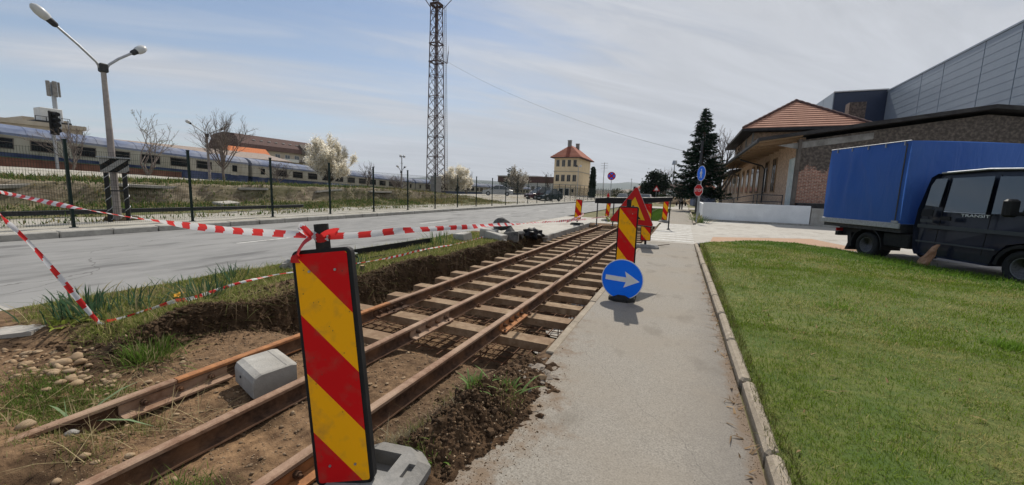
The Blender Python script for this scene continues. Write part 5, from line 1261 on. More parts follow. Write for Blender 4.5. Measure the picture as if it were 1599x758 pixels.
# railway signal seen against the depot
t = thing('railway_signal', 'black railway signal head on a post above the nearest coach', 'signal', (-38.0, 12.55, .3), R(15))
b = MB(); b.tube([(0, 0, 0), (0, 0, 5.2)], .09, 10); b.build('post', 'galvanised', t)
b = MB(); b.box((.12, 0, 4.6), (.12, .5, 1.5), bev=.08); b.build('backing_board', 'black_plastic', t)
for k in range(4):
    b = MB(); b.tube([(.18, 0, 4.10 + k * .34), (.62, -.1, 4.10 + k * .34)], [.11, .13], 12); b.build('lamp_hood', 'black_plastic', t)
b = MB(); b.bar((-.1, -.1, 5.3), (-.1, .5, 5.3), .05); b.bar((-.1, .5, 4.3), (-.1, .5, 5.3), .05); b.bar((-.1, .9, 4.0), (-.1, .9, 4.9), .05); b.build('bracket', 'galvanised', t)

# ------------------------------------------------------------------ apartment block and small houses beyond the train
t = thing('apartment_block', 'pale apartment block with dark brown mansard roof beyond the train', 'building', (-118.5, 77, 0))
b = MB(); b.box((-7, 12, 5.6), (14, 24.6, 11.2)); b.build('wall', 'plaster_beige', t)
b = MB(); b.prism([(-14.6, 11.2), (.6, 11.2), (.3, 12.6), (-2.2, 15.4), (-7, 15.9), (-11.8, 15.4), (-14.3, 12.6)], -.8, 24.6 + .3); rf = b.build('roof', 'roof_brown', t)
b = MB(); b.prism([(-1.2, 11.0), (.72, 11.0), (.5, 13.2), (-.8, 14.6)], 19.2, 24.8); b.build('dormer', 'coach_grime', t)
for k in range(7):
    b = MB(); b.box((-.9 - .05, 4 + k * 2.4, 14.0), (.5, .8, .18)); b.build('roof_light', 'white_wall', rf)
windows(t, .03, [(6.6 + 3.4 * k, 8.2 + 3.4 * k, z, z + 1.6) for k in range(5) for z in (2.6, 5.6, 8.8)], 'glass_sky', .08, 'white_wall', 'X')
for k, (y0, y1) in enumerate(((12.0, 17.4), (18.0, 22.5))):
    b = MB(); b.box((.6, (y0 + y1) / 2, 8.3), (1.2, y1 - y0, .2)); b.box((1.15, (y0 + y1) / 2, 8.8), (.06, y1 - y0, .8)); b.build('balcony', 'white_wall' if k == 0 else 'coach_grime', t)
t = thing('small_house', 'small yellow house with bright orange roof in front of the apartment block', 'house', (-92, 58, 0))
b = MB(); b.box((-3, 4.5, 3.2), (6, 9, 6.4)); b.prism([(-6.0, 6.4), (0, 6.4), (-3, 9.0)], 0.02, .3); b.build('wall', 'plaster_yellow', t)
b = MB(); b.prism([(-6.5, 6.3), (-3, 9.25), (.5, 6.3), (.5, 6.5), (-3, 9.5), (-6.5, 6.5)], -.3, 9.3); rf = b.build('roof', 'roof_orange', t)
for y in (3, 6.5): b = MB(); b.box((-.9, y, 7.85), (.6, .8, .1)); b.build('roof_light', 'glass_sky', rf)
t = thing('brick_shed', 'low red roofed shed left of the orange roofed house', 'house', (-92, 52.6, 0))
b = MB(); b.box((-3, 2.4, 2.6), (6, 4.6, 5.2)); b.build('wall', 'plaster_beige', t)
b = MB(); b.prism([(-6.3, 5.2), (.3, 5.2), (.3, 5.4), (-3, 6.6), (-6.3, 5.4)], -.1, 5.0); b.build('roof', 'roof_red', t)

# ------------------------------------------------------------------ lattice mast
t = thing('lattice_mast', 'tall rusty lattice floodlight mast with a top platform', 'mast', (-36, 53.2, .3))
Hm = 28.2; w0, w1 = 1.05, .62
def mw_(z): return w0 + (w1 - w0) * z / Hm
for sx_ in (-1, 1):
    for sy_ in (-1, 1):
        b = MB(); b.bar((sx_ * w0, sy_ * w0, 0), (sx_ * w1, sy_ * w1, Hm), .12); b.build('leg', 'mast_steel', t)
z = 0; k = 0
while z < Hm - .5:
    h = 1.5; z2 = min(z + h, Hm); a, c = mw_(z), mw_(z2); b = MB()
    for (s0, s1) in (((-1, -1), (1, -1)), ((1, -1), (1, 1)), ((1, 1), (-1, 1)), ((-1, 1), (-1, -1))):
        b.bar((s0[0] * a, s0[1] * a, z), (s1[0] * c, s1[1] * c, z2), .055); b.bar((s1[0] * a, s1[1] * a, z), (s0[0] * c, s0[1] * c, z2), .055)
        if k % 2 == 0: b.bar((s0[0] * a, s0[1] * a, z), (s1[0] * a, s1[1] * a, z), .07)
    b.build('bracing', 'mast_steel', t); z += h; k += 1
b = MB(); b.bar((0, 0, 0), (0, 0, Hm), .15); b.build('cable_riser', 'mast_steel', t)
b = MB()
for s in (-.22, .22): b.bar((1.45, 1.0 + s, .5), (1.0, .75 + s, Hm), .05)
for k in range(90): zz = .8 + k * .3; f = zz / Hm; b.bar((1.45 - .45 * f, .78 - .25 * f, zz), (1.45 - .45 * f, 1.22 - .25 * f, zz), .03)
b.build('ladder', 'mast_steel', t)
b = MB(); b.box((0, 0, Hm + 1.6), (4.0, 4.0, .12))
for s0, s1 in (((-2, -2), (2, -2)), ((2, -2), (2, 2)), ((2, 2), (-2, 2)), ((-2, 2), (-2, -2))):
    for z in (2.3, 3.0): b.bar((s0[0], s0[1], Hm + z), (s1[0], s1[1], Hm + z), .06)
    for q in (0, .25, .5, .75): b.bar((s0[0] + (s1[0] - s0[0]) * q, s0[1] + (s1[1] - s0[1]) * q, Hm + 1.6), (s0[0] + (s1[0] - s0[0]) * q, s0[1] + (s1[1] - s0[1]) * q, Hm + 3.4), .06)
for sx_ in (-1, 1):
    for sy_ in (-1, 1): b.bar((sx_ * w1, sy_ * w1, Hm - .6), (sx_ * 1.9, sy_ * 1.9, Hm + 1.6), .09)
for q in range(6): b.bar((-2 + .8 * q, -2, Hm + 1.68), (-2 + .8 * q, 2, Hm + 1.68), .05)
b.build('platform', 'mast_steel', t)
for q in range(4):
    b = MB(); b.box((2.0, -1.5 + q, Hm + 2.7), (.3, .6, .5), bev=.05); b.build('floodlight', 'galvanised', t)
for z in (Hm, Hm - .2, Hm - 5.6, Hm - 8.2):
    b = MB(); a = mw_(z) + .06
    for s0, s1 in (((-1, -1), (1, -1)), ((1, -1), (1, 1)), ((1, 1), (-1, 1)), ((-1, 1), (-1, -1))): b.bar((s0[0] * a, s0[1] * a, z), (s1[0] * a, s1[1] * a, z), .14)
    b.build('collar', 'mast_steel', t)
b = MB(); b.bar((0, .5, 20.7), (0, 3.0, 20.7), .10); b.bar((0, 3.0, 20.7), (0, 3.3, 22.6), .09); b.bar((0, 3.3, 22.4), (0, 3.32, 23.4), .03); b.build('antenna_arm', 'mast_steel', t)
t = thing('switch_cabinet', 'pale electrical cabinet at the foot of the lattice mast', 'cabinet', (-34.4, 50.9, lh(-34.4, 50.9)))
b = MB(); b.box((0, 0, 1.35), (.9, 1.5, 2.3), bev=.03); b.build('cabinet', 'grey_plastic', t)
b = MB(); b.box((.46, 0, 2.9), (.06, 1.6, 1.0)) if False else b.box((0, 0, 2.56), (1.0, 1.6, .1)); b.build('cabinet_roof', 'galvanised', t)
b = MB(); b.box((0, 0, .1), (1.0, 1.6, .22)); b.build('plinth', 'concrete', t)
# overhead cable from the mast
pts = [Vector((-36, 54, 21.3)).lerp(Vector((.2, 43.5, 5.7)), k / 30) - Vector((0, 0, 1.3 * 4 * (k / 30) * (1 - k / 30))) for k in range(31)]
b = MB(); b.tube([p - pts[0] for p in pts], .013, 5); o = b.build('overhead_cable', 'dark_steel'); o.location = pts[0]; tag(o, 'thin overhead cable sagging from the mast towards the spruce', 'cable')

# ------------------------------------------------------------------ signal tower house
t = thing('signal_tower', 'yellow three storey tower house with red hipped roof', 'building', (-29.8, 95, .1))
Wt, Dt, Ht = 6.0, 13.0, 9.7
b = MB(); b.box((Wt / 2, Dt / 2, Ht / 2), (Wt, Dt, Ht)); wall = b.build('wall', 'plaster_yellow', t)
for z in (3.1, 6.3): b = MB(); b.box((Wt / 2, Dt / 2, z), (Wt + .18, Dt + .18, .16)); b.build('string_course', 'plaster_beige', t)
e = .85; zr = Ht; pk = 12.9
b = MB(); V_ = [(-e, -e, zr), (Wt + e, -e, zr), (Wt + e, Dt + e, zr), (-e, Dt + e, zr), (Wt / 2, Wt / 2 + .2, pk), (Wt / 2, Dt - Wt / 2 - .2, pk)]
b.add(V_, [(0, 1, 4), (1, 2, 5, 4), (2, 3, 5), (3, 0, 4, 5), (3, 2, 1, 0)]); rf = b.build('roof', 'roof_red', t)
b = MB(); b.box((Wt / 2, Dt / 2, zr - .1), (Wt + 2 * e, Dt + 2 * e, .18)); b.build('eaves', 'roof_brown', t)
for (x, y, zz) in ((Wt / 2 - .2, 3.0, pk + .3), (Wt / 2 + .3, Dt - 4, pk + .15)):
    b = MB(); b.box((x, y, zz), (.8, .8, 1.5)); b.box((x, y, zz + .78), (.95, .95, .12)); b.build('chimney', 'stone_grey', rf)
# courses of tiles on the front hip
for k in range(9):
    f0, f1 = k / 9, (k + .9) / 9
    def hp(s, f): return (Wt / 2 + s * (Wt / 2 + e) * (1 - f), -e + (Wt / 2 + .2 + e) * f, zr + (pk - zr) * f + .03)
    b = MB(); b.add([hp(-1, f0), hp(1, f0), hp(1, f1), hp(-1, f1)], [(0, 1, 2, 3)]); b.add([tuple(np.add(hp(-1, f0), (0, -.02, .05))), tuple(np.add(hp(1, f0), (0, -.02, .05))), hp(1, f1), hp(-1, f1)], [(0, 1, 2, 3)]); b.build('tile_course', 'roof_red', rf, fix=False)
windows(t, -.02, [(.55 + 1.42 * k, 1.25 + 1.42 * k, 7.5, 9.0) for k in range(4)] + [(.5 + 1.42 * k, 1.3 + 1.42 * k, 3.95, 5.45) for k in range(4)], 'glass_dark', .08, 'plaster_beige', 'Y')
windows(t, -.02, [(.5, .9, 1.3, 2.1), (4.6, 5.1, 1.3, 2.1)], 'glass_dark', .08, None, 'Y')
for x0 in (1.5, 3.0):
    b = MB(); b.box((x0 + .45, -.03, 1.1), (.95, .1, 2.1)); d = b.build('door', 'black_rubber', t)
    b = MB(); b.box((x0 + .45, -.02, 2.2), (1.15, .12, .12)); b.box((x0 - .08, -.02, 1.1), (.10, .12, 2.2)); b.box((x0 + .98, -.02, 1.1), (.10, .12, 2.2)); b.build('door_frame', 'white_wall', d)
windows(t, Wt + .02, [(1.2, 2.0, 7.3, 8.7), (4.6, 5.4, 7.3, 8.7)], 'plaster_yellow', .05, None, 'X')
# ------------------------------------------------------------------ low buildings right of the train
t = thing('yard_office', 'low white yard building with a flat pale roof behind the parked cars', 'building', (-52, 118, 0))
b = MB(); b.box((6, 3, 2.0), (19, 6, 4.0)); b.build('wall', 'white_wall', t)
b = MB(); b.box((6, 3, 4.9), (19.6, 6.6, 1.9)); b.build('roof_band', 'roof_brown', t); b = MB(); b.box((3, 3, 6.0), (14, 6.8, .3)); b.build('roof', 'white_wall', t)
windows(t, -.03, [(-2.4 + 1.7 * k, -1.3 + 1.7 * k, 1.3, 2.9) for k in range(10)], 'glass_sky', .08, 'white_wall', 'Y')
def simple_house(name, label, x, y, w, d, h, rh, wm_, rm_, rz=0, z=0, nwin=3):
    t = thing(name, label, 'house', (x, y, z), rz)
    b = MB(); b.box((0, 0, h / 2), (w, d, h)); b.build('wall', wm_, t)
    b = MB(); b.add([(-w / 2 - .4, -d / 2 - .4, h), (w / 2 + .4, -d / 2 - .4, h), (w / 2 + .4, d / 2 + .4, h), (-w / 2 - .4, d / 2 + .4, h), (-w / 4, 0, h + rh), (w / 4, 0, h + rh)], [(0, 1, 5, 4), (1, 2, 5), (2, 3, 4, 5), (3, 0, 4), (3, 2, 1, 0)]); b.build('roof', rm_, t)
    windows(t, -d / 2 - .03, [(-w / 2 + w * (k + .25) / nwin, -w / 2 + w * (k + .7) / nwin, h * .35, h * .75) for k in range(nwin)], 'glass_dark', .06, None, 'Y')
    return t
# ------------------------------------------------------------------ brick goods shed with ramp on the right
def brick_mat(name, c1, c2, mortar, axis, plaster=None, zcut=3.0, scale=1.0):
    m, t, b = base_mat(name); lk = t.links.new
    g = N(t, 'ShaderNodeNewGeometry'); s = N(t, 'ShaderNodeSeparateXYZ'); lk(g.outputs['Position'], s.inputs[0])
    c = N(t, 'ShaderNodeCombineXYZ'); lk(s.outputs[0 if axis == 'X' else 1], c.inputs[0]); lk(s.outputs[2], c.inputs[1])
    br = N(t, 'ShaderNodeTexBrick'); lk(c.outputs[0], br.inputs['Vector'])
    br.inputs['Color1'].default_value = c4(c1); br.inputs['Color2'].default_value = c4(c2); br.inputs['Mortar'].default_value = c4(mortar)
    br.inputs['Scale'].default_value = 1.0; br.inputs['Brick Width'].default_value = .26 * scale; br.inputs['Row Height'].default_value = .085 * scale; br.inputs['Mortar Size'].default_value = .012 * scale; br.inputs['Bias'].default_value = -.1
    nz = N(t, 'ShaderNodeTexNoise'); nz.inputs['Scale'].default_value = .9; nz.inputs['Detail'].default_value = 9; nz.inputs['Roughness'].default_value = .62; lk(g.outputs['Position'], nz.inputs['Vector'])
    n2 = N(t, 'ShaderNodeTexNoise'); n2.inputs['Scale'].default_value = 7; n2.inputs['Detail'].default_value = 6; lk(g.outputs['Position'], n2.inputs['Vector'])
    mul = N(t, 'ShaderNodeMixRGB'); mul.blend_type = 'MULTIPLY'; mul.inputs['Fac'].default_value = .75; lk(br.outputs['Color'], mul.inputs['Color1'])
    r = N(t, 'ShaderNodeMapRange'); r.inputs['From Min'].default_value = .3; r.inputs['From Max'].default_value = .7; r.inputs['To Min'].default_value = .45; r.inputs['To Max'].default_value = 1.35; lk(n2.outputs['Fac'], r.inputs['Value']); lk(r.outputs[0], mul.inputs['Color2'])
    col = mul.outputs[0]
    if plaster:
        v = M(t, 'ADD', s.outputs[2], M(t, 'MULTIPLY', M(t, 'SUBTRACT', nz.outputs['Fac'], .5), 3.6))
        v = M(t, 'ADD', v, M(t, 'MULTIPLY', M(t, 'SUBTRACT', s.outputs[0], 8.0), -.10))
        f = N(t, 'ShaderNodeMapRange'); f.inputs['From Min'].default_value = zcut - .08; f.inputs['From Max'].default_value = zcut + .08; lk(v, f.inputs['Value'])
        pz = N(t, 'ShaderNodeMixRGB'); pz.inputs['Color1'].default_value = c4(plaster[0]); pz.inputs['Color2'].default_value = c4(plaster[1])
        r2 = N(t, 'ShaderNodeMapRange'); r2.inputs['From Min'].default_value = .42; r2.inputs['From Max'].default_value = .68; lk(n2.outputs['Fac'], r2.inputs['Value']); lk(r2.outputs[0], pz.inputs['Fac'])
        mx2 = N(t, 'ShaderNodeMixRGB'); lk(f.outputs[0], mx2.inputs['Fac']); lk(col, mx2.inputs['Color1']); lk(pz.outputs[0], mx2.inputs['Color2']); col = mx2.outputs[0]
    lk(col, b.inputs['Base Color']); b.inputs['Roughness'].default_value = .92
    bp = N(t, 'ShaderNodeBump'); bp.inputs['Strength'].default_value = .6; bp.inputs['Distance'].default_value = .015; lk(M(t, 'ADD', br.outputs['Fac'], n2.outputs['Fac']), bp.inputs['Height']); lk(bp.outputs[0], b.inputs['Normal'])
    return m
brick_mat('brick_gable', (.38, .16, .10), (.27, .12, .085), (.46, .40, .33), 'X', ((.07, .058, .05), (.17, .14, .115)), 3.2)
brick_mat('brick_side', (.52, .33, .21), (.44, .27, .175), (.50, .42, .33), 'Y')
pmat('timber', (.32, .22, .13), (.24, .16, .10), scale=4, rough=.9, stretch=(6, .6, 1))
pmat('tar_roof', (.035, .033, .034), (.06, .056, .055), scale=3, rough=.85)
pmat('tile_salmon', (.40, .20, .135), (.48, .27, .19), scale=14, rough=.85, c3=(.33, .16, .11), s3=1.2)
pmat('plaster_stained', (.30, .29, .27), (.16, .15, .14), scale=1.8, rough=.9, detail=9)
pmat('ramp_wall', (.72, .73, .73), (.80, .81, .805), scale=2, rough=.85, c3=(.60, .61, .61), s3=.6, bump=.2, bscale=30)
pmat('door_white', (.62, .63, .60), (.50, .52, .50), scale=5, rough=.6, c3=(.30, .42, .42), s3=1.4, f3=.5)
t = thing('goods_shed', 'old brick goods shed with wide eaves behind the blue lorry', 'building', (0, 29.3, 0))
b = MB(); b.prism([(6.2, 0), (24, 0), (24, 4.75), (14.2, 6.15), (6.2, 5.0)], 0.0, .3); b.build('gable_wall', 'brick_gable', t)
b = MB(); b.box((6.35, 26.15, 2.6), (.3, 51.7, 5.2)); b.build('side_wall', 'brick_side', t)
b = MB(); b.box((6.20 - .04, .09, 2.6), (.16, .5, 4.9)); b.build('corner_pier', 'coach_grime', t)
b = MB(); b.prism([(5.0, 4.72), (9.6, 5.36), (9.6, 5.0), (6.0, 4.5)], -.012, -.002); b.build('stained_band', 'plaster_stained', t)
# low pitched roof with overhang
sl = .139
def rz_(x): return 4.93 + sl * (x - 3.97) if x < 14.2 else 6.35 - sl * (x - 14.2)
b = MB(); b.prism([(3.9, rz_(3.9) + .02), (14.2, 6.37), (24.6, rz_(24.6) + .02), (24.6, rz_(24.6) + .22), (14.2, 6.58), (3.9, rz_(3.9) + .22)], -.5, 27.0); rf = b.build('roof', 'tar_roof', t)
b = MB(); b.prism([(3.98, rz_(3.98) - .05), (6.2, rz_(6.2) - .05), (6.2, rz_(6.2) + .015), (3.98, rz_(3.98) + .015)], -.35, 26.9); b.build('soffit', 'timber', t)
for k in range(14):
    y = .3 + k * 1.95; b = MB(); b.prism([(4.1, rz_(4.1) - .22), (6.2, rz_(6.2) - .26), (6.2, rz_(6.2) - .055), (4.1, rz_(4.1) - .055)], y, y + .16); b.build('rafter', 'timber', t)
b = MB(); b.prism([(3.84, rz_(3.9) - .02), (3.90, rz_(3.9) - .10), (3.97, rz_(3.9) - .02), (3.97, rz_(3.9) + .1), (3.84, rz_(3.9) + .1)], -.52, 27.05); b.build('gutter', 'dark_steel', t)
b = MB(); b.prism([(4.9, 4.55), (6.2, 4.75), (24.2, 4.4), (24.2, 4.6), (6.2, 5.0), (4.9, 4.75)], 27.05, 52.2); b.build('far_roof', 'tar_roof', t)
windows(t, 6.17, [(y, y + 1.25, 2.0, 4.45) for y in (6.2, 9.3, 13.6, 16.8, 20.2, 24.0, 28.2, 32.5, 37, 42)], 'glass_dark', .08, 'timber', 'X')
b = MB(); b.box((6.14, 1.05, 2.55), (.10, 1.65, 2.95), bev=.01); d = b.build('door', 'door_white', t)
for k in range(3): b = MB(); b.box((6.08, .6 + .42 * k, 2.55), (.03, .03, 2.85)); b.build('door_batten', 'door_white', d)
def downpipe(y, zt):
    b = MB(); b.tube([(4.0, y, zt), (4.25, y, zt - .25), (5.85, y, zt - .75), (6.05, y, zt - 1.05), (6.05, y, 1.1)], .06, 8); b.build('downpipe', 'dark_steel', t)
downpipe(10.2, 4.9); downpipe(26.6, 4.85); downpipe(44, 4.6)
b = MB(); b.box((6.05, 32.0, 3.6), (.4, .9, .7), bev=.03); b.build('air_conditioner', 'grey_plastic', t)
b = MB(); b.box((15.1, -.35, 1.12), (17.6, .7, .30)); b.build('loading_ledge', 'tar_roof', t)
# upper storey with the tiled hip roof
b = MB(); b.box((8.5, 17.0, 6.1), (7.0, 13.0, 2.2)); b.build('upper_wall', 'brick_side', t)
for y in (10.6, 14.5): b = MB(); b.box((4.98, y, 6.1), (.08, .5, 2.0)); b.build('pilaster', 'plaster_stained', t)
ex0, ex1, ey0, ey1, ze, zp = 4.05, 12.6, 9.4, 24.6, 7.15, 9.95
xm = (ex0 + ex1) / 2
b = MB(); b.add([(ex0, ey0, ze), (ex1, ey0, ze), (ex1, ey1, ze), (ex0, ey1, ze), (xm, ey0 + 4.1, zp), (xm, ey1 - 4.1, zp)], [(0, 1, 4), (1, 2, 5, 4), (2, 3, 5), (3, 0, 4, 5), (3, 2, 1, 0)]); hip = b.build('hip_roof', 'tile_salmon', t)
b = MB(); b.box((xm, (ey0 + ey1) / 2, ze - .1), (ex1 - ex0 + .12, ey1 - ey0 + .12, .2)); b.build('eaves_board', 'tar_roof', t)
nc = 13
for k in range(nc):
    f0, f1 = k / nc, (k + 1.0) / nc
    def q(s, f, up): return (xm + s * (ex1 - ex0) / 2 * (1 - f), ey0 + 4.1 * f - up * .3, ze + (zp - ze) * f + up)
    def w(s, f, up): return (ex0 + (xm - ex0) * f - up * .3, (ey0 + 4.1 * f) if s < 0 else (ey1 - 4.1 * f), ze + (zp - ze) * f + up)
    for fn in (q, w):
        b = MB(); A = [fn(-1, f0, .075), fn(1, f0, .075), fn(1, f1, .02), fn(-1, f1, .02)]; B = [fn(-1, f0, .004), fn(1, f0, .004)]
        b.add(A + B, [(0, 1, 2, 3), (4, 5, 1, 0)]); b.build('tile_course', 'tile_salmon', hip, fix=False)
for s in (-1, 1):
    b = MB(); pts = [(xm + s * (ex1 - ex0) / 2 * (1 - f), ey0 + 4.1 * f, ze + (zp - ze) * f + .09) for f in np.linspace(0, 1, 24)]
    b.tube(pts, [.10 + .03 * (k % 2) for k in range(24)], 8); b.build('hip_tiles', 'roof_brown', hip)
b = MB(); b.box((13.0, 15.0, 8.6), (1.15, 1.0, 2.5)); b.build('chimney', 'brick_gable', hip)
b = MB(); b.box((13.0, 15.0, 7.75), (1.6, 1.4, .16)); b.build('chimney_flashing', 'galvanised', hip)
# ramp wall in front of the shed
t = thing('ramp_wall', 'low pale grey concrete ramp wall in front of the goods shed', 'wall', (1.15, 27.38, 0))
b = MB(); b.box((2.75, .15, .56), (5.5, .3, 1.12), bev=.02); b.build('wall', 'ramp_wall', t)
b = MB(); b.box((14.2, .17, .50), (17.3, .28, 1.0), bev=.02); b.build('wall', 'concrete_grey', t)
b = MB(); b.box((.13, 7.3, .5), (.26, 14.0, 1.0)); b.build('return_wall', 'ramp_wall', t)
b = MB(); b.box((3.2, 7.0, .42), (5.6, 13.2, .84)); b.build('ramp_fill', 'concrete', t)
t = thing('handrail', 'dark steel handrail climbing the ramp to the shed door', 'railing', (0, 28.6, .84))
for x, z in ((5.45, .85), (4.15, .85), (3.95, .82), (2.9, .58), (1.9, .36)): b = MB(); b.bar((x, 0, 0), (x, 0, z), .05); b.build('post', 'dark_steel', t)
for dz in (0, -.4): 
    b = MB(); b.bar((5.47, 0, .85 + dz), (4.0, 0, .85 + dz), .05); b.bar((4.0, 0, .84 + dz), (1.7, 0, .31 + dz * .5), .05); b.build('rail', 'dark_steel', t)
# ------------------------------------------------------------------ big grey hall
pmat('hall_grey', (.24, .285, .33), (.275, .32, .365), scale=1.2, rough=.4, c3=(.22, .26, .305), s3=.15, spec=.5)
pmat('hall_navy', (.012, .022, .055), (.016, .028, .065), scale=2, rough=.4, spec=.5)
t = thing('grey_hall', 'huge grey panel clad hall rising behind the goods shed', 'building', (0, 0, 0))
Hh_ = 13.75
seams = [(59.0, 51.9), (51.9, 48.3), (48.3, 43.1), (43.1, 39.4), (39.4, 34.6), (34.6, 28.0)]
for (ya, yb) in seams:
    b = MB(); b.box((20.06, (ya + yb) / 2, Hh_ / 2), (.12, ya - yb - .07, Hh_), bev=.02); p = b.build('cladding_panel', 'hall_grey', t)
    for z in np.arange(7.6, Hh_ - .3, .62): bb = MB(); bb.box((19.995, (ya + yb) / 2, z), (.012, ya - yb - .12, .03)); bb.build('panel_rib', 'hall_grey', p)
b = MB(); b.box((32.15, 43.6, Hh_ / 2), (24, 31, Hh_ - .05)); b.build('core', 'hall_navy', t)
b = MB(); b.box((20.04, 43.5, Hh_ + .06), (.2, 31.2, .14)); b.build('coping', 'hall_grey', t)
b = MB(); b.box((29.9, 70.1, Hh_ / 2 + .1), (29.3, 22, Hh_ + .2)); b.build('rear_block', 'hall_navy', t)
for (ya, yb) in ((59.15, 63.0), (63.0, 66.9), (66.9, 70.8), (70.8, 75)):
    b = MB(); b.box((15.2, (ya + yb) / 2, (Hh_ + .3) / 2), (.1, yb - ya - .07, Hh_ + .3), bev=.02); b.build('cladding_panel', 'hall_grey', t)
b = MB(); b.box((17.6, 59.05, Hh_ + .26), (5.0, .2, .12)); b.build('coping', 'white_wall', t)

# ------------------------------------------------------------------ blue lorry
def tarp_mat():
    m, t, b = base_mat('tarp_blue'); lk = t.links.new
    g = N(t, 'ShaderNodeNewGeometry'); nz = N(t, 'ShaderNodeTexNoise'); nz.inputs['Scale'].default_value = 1.6; nz.inputs['Detail'].default_value = 5; lk(g.outputs['Position'], nz.inputs['Vector'])
    mxn = N(t, 'ShaderNodeMixRGB'); mxn.inputs['Color1'].default_value = (.065, .16, .44, 1); mxn.inputs['Color2'].default_value = (.09, .205, .52, 1); lk(nz.outputs['Fac'], mxn.inputs['Fac'])
    lk(mxn.outputs[0], b.inputs['Base Color']); b.inputs['Roughness'].default_value = .5; b.inputs['Specular IOR Level'].default_value = .2
    nb = N(t, 'ShaderNodeTexNoise'); nb.inputs['Scale'].default_value = 2.2; nb.inputs['Detail'].default_value = 4; nb.inputs['Distortion'].default_value = 1.2; mp = N(t, 'ShaderNodeMapping'); mp.inputs['Scale'].default_value = (1.6, 1.6, .45); lk(g.outputs['Position'], mp.inputs[0]); lk(mp.outputs[0], nb.inputs['Vector'])
    bp = N(t, 'ShaderNodeBump'); bp.inputs['Strength'].default_value = .45; bp.inputs['Distance'].default_value = .1; lk(nb.outputs['Fac'], bp.inputs['Height']); lk(bp.outputs[0], b.inputs['Normal'])
    tr = N(t, 'ShaderNodeBsdfTranslucent'); tr.inputs['Color'].default_value = (.06, .16, .48, 1); ms = N(t, 'ShaderNodeMixShader'); ms.inputs[0].default_value = .38
    lk(b.outputs[0], ms.inputs[1]); lk(tr.outputs[0], ms.inputs[2]); lk(ms.outputs[0], t.nodes['Material Output'].inputs['Surface'])
tarp_mat()
pmat('paint_navy', (.006, .010, .024), (.009, .014, .032), scale=3, rough=.35, coat=.25, spec=.3)
pmat('trim_grey', (.06, .064, .07), rough=.5)
pmat('alloy', (.42, .43, .44), (.30, .31, .32), scale=20, rough=.5, metal=.5)
pmat('wheel_grey', (.22, .22, .22), (.13, .13, .13), scale=30, rough=.6)
lorry = thing('lorry', 'dark crew cab lorry with a blue tarpaulin box beside the lawn', 'lorry', (4.6, 13.54, .0), math.atan2(-.9188, .3946))
def wheel(parent, x, y, r, w, dual=False):
    b = MB(); rr = [(r * .62, -w / 2), (r * .93, -w / 2), (r, -w * .36), (r, w * .36), (r * .93, w / 2), (r * .62, w / 2)]
    n = 28; rings = []
    for k in range(n + 1):
        a = 2 * math.pi * k / n; rings.append([(x + q * math.cos(a), y + z, r + q * math.sin(a)) for q, z in rr])
    b.loft(rings, smooth=True, cap=False); ty = b.build('wheel', 'black_rubber', parent)
    b = MB(); n = 24; rings = []
    for k in range(n + 1):
        a = 2 * math.pi * k / n; rings.append([(x + q * math.cos(a), y + z, r + q * math.sin(a)) for q, z in ((r * .63, -w * .42), (r * .56, -w * .40), (r * .50, -w * .12), (r * .30, -w * .05), (r * .24, -w * .2), (r * .02, -w * .22))])
    b.loft(rings, smooth=True, cap=False); b.build('rim', 'wheel_grey', ty)
    b = MB()
    for k in range(8): a = 2 * math.pi * k / 8; b.cyl((x + r * .40 * math.cos(a), y - w * .09, r + r * .40 * math.sin(a)), r * .06, .012, 8, 'Y')
    b.build('rim_holes', 'black_rubber', ty)
for x, y in ((0, .10), (3.32, .10), (0, 1.72), (3.32, 1.72)): wheel(lorry, x, y, .335, .2)
wheel(lorry, 0, .34, .33, .18)
# box frame, side boards, tarpaulin with slack
b = MB()
nx_, nz_ = 48, 30; rj = random.Random(5)
def slack(u, v, s): return (.03 * math.sin(u * 7 + s) * math.sin(v * math.pi) + .016 * math.sin(v * 11 + u * 6 + s * 2) * math.sin(u * math.pi) + .055 * math.exp(-((u - .30 - .06 * v) / .035) ** 2) * math.sin(min(1, (1 - v) * 1.3) * math.pi) - .05 * math.exp(-((u - .22 - .02 * v) / .05) ** 2) * math.sin(v * math.pi) + .035 * math.exp(-((u - .75 + .35 * v) / .05) ** 2) * math.sin(v * math.pi))
def sheet_grid(b, P, s):
    o = len(b.v); vs = []
    for j in range(nz_ + 1):
        for i in range(nx_ + 1): vs.append(P(i / nx_, j / nz_))
    b.add(vs, [(j * (nx_ + 1) + i, j * (nx_ + 1) + i + 1, (j + 1) * (nx_ + 1) + i + 1, (j + 1) * (nx_ + 1) + i) for j in range(nz_) for i in range(nx_)], 0, True)
X0, X1, Y0, Y1, Z0, Z1 = -1.45, .95, -.10, 2.85, .98, 2.96
sheet_grid(b, lambda u, v: (X0 + (X1 - X0) * u, Y0 - slack(u, v, 1), Z0 + (Z1 - Z0) * v - (0 if v < 1 else .0)), 1)
sheet_grid(b, lambda u, v: (X1 + .5 * slack(u, v, 3) + .0, Y0 + (Y1 - Y0) * u, Z0 + (Z1 - Z0) * v), 2)
sheet_grid(b, lambda u, v: (X0 - .5 * slack(u, v, 4), Y1 + (Y0 - Y1) * u, Z0 + (Z1 - Z0) * v), 3)
sheet_grid(b, lambda u, v: (X1 + (X0 - X1) * u, Y1 + .5 * slack(u, v, 5), Z0 + (Z1 - Z0) * v), 4)
sheet_grid(b, lambda u, v: (X0 + (X1 - X0) * u, Y0 + (Y1 - Y0) * v, Z1 + .012 * math.sin(v * math.pi) + .5 * slack(u, v, 6)), 5)
b.build('tarpaulin', 'tarp_blue', lorry, fix=False)
b = MB(); b.box(((X0 + X1) / 2, Y0 - .012, .92), (X1 - X0 + .04, .05, .14), bev=.01); b.build('side_board', 'alloy', lorry)
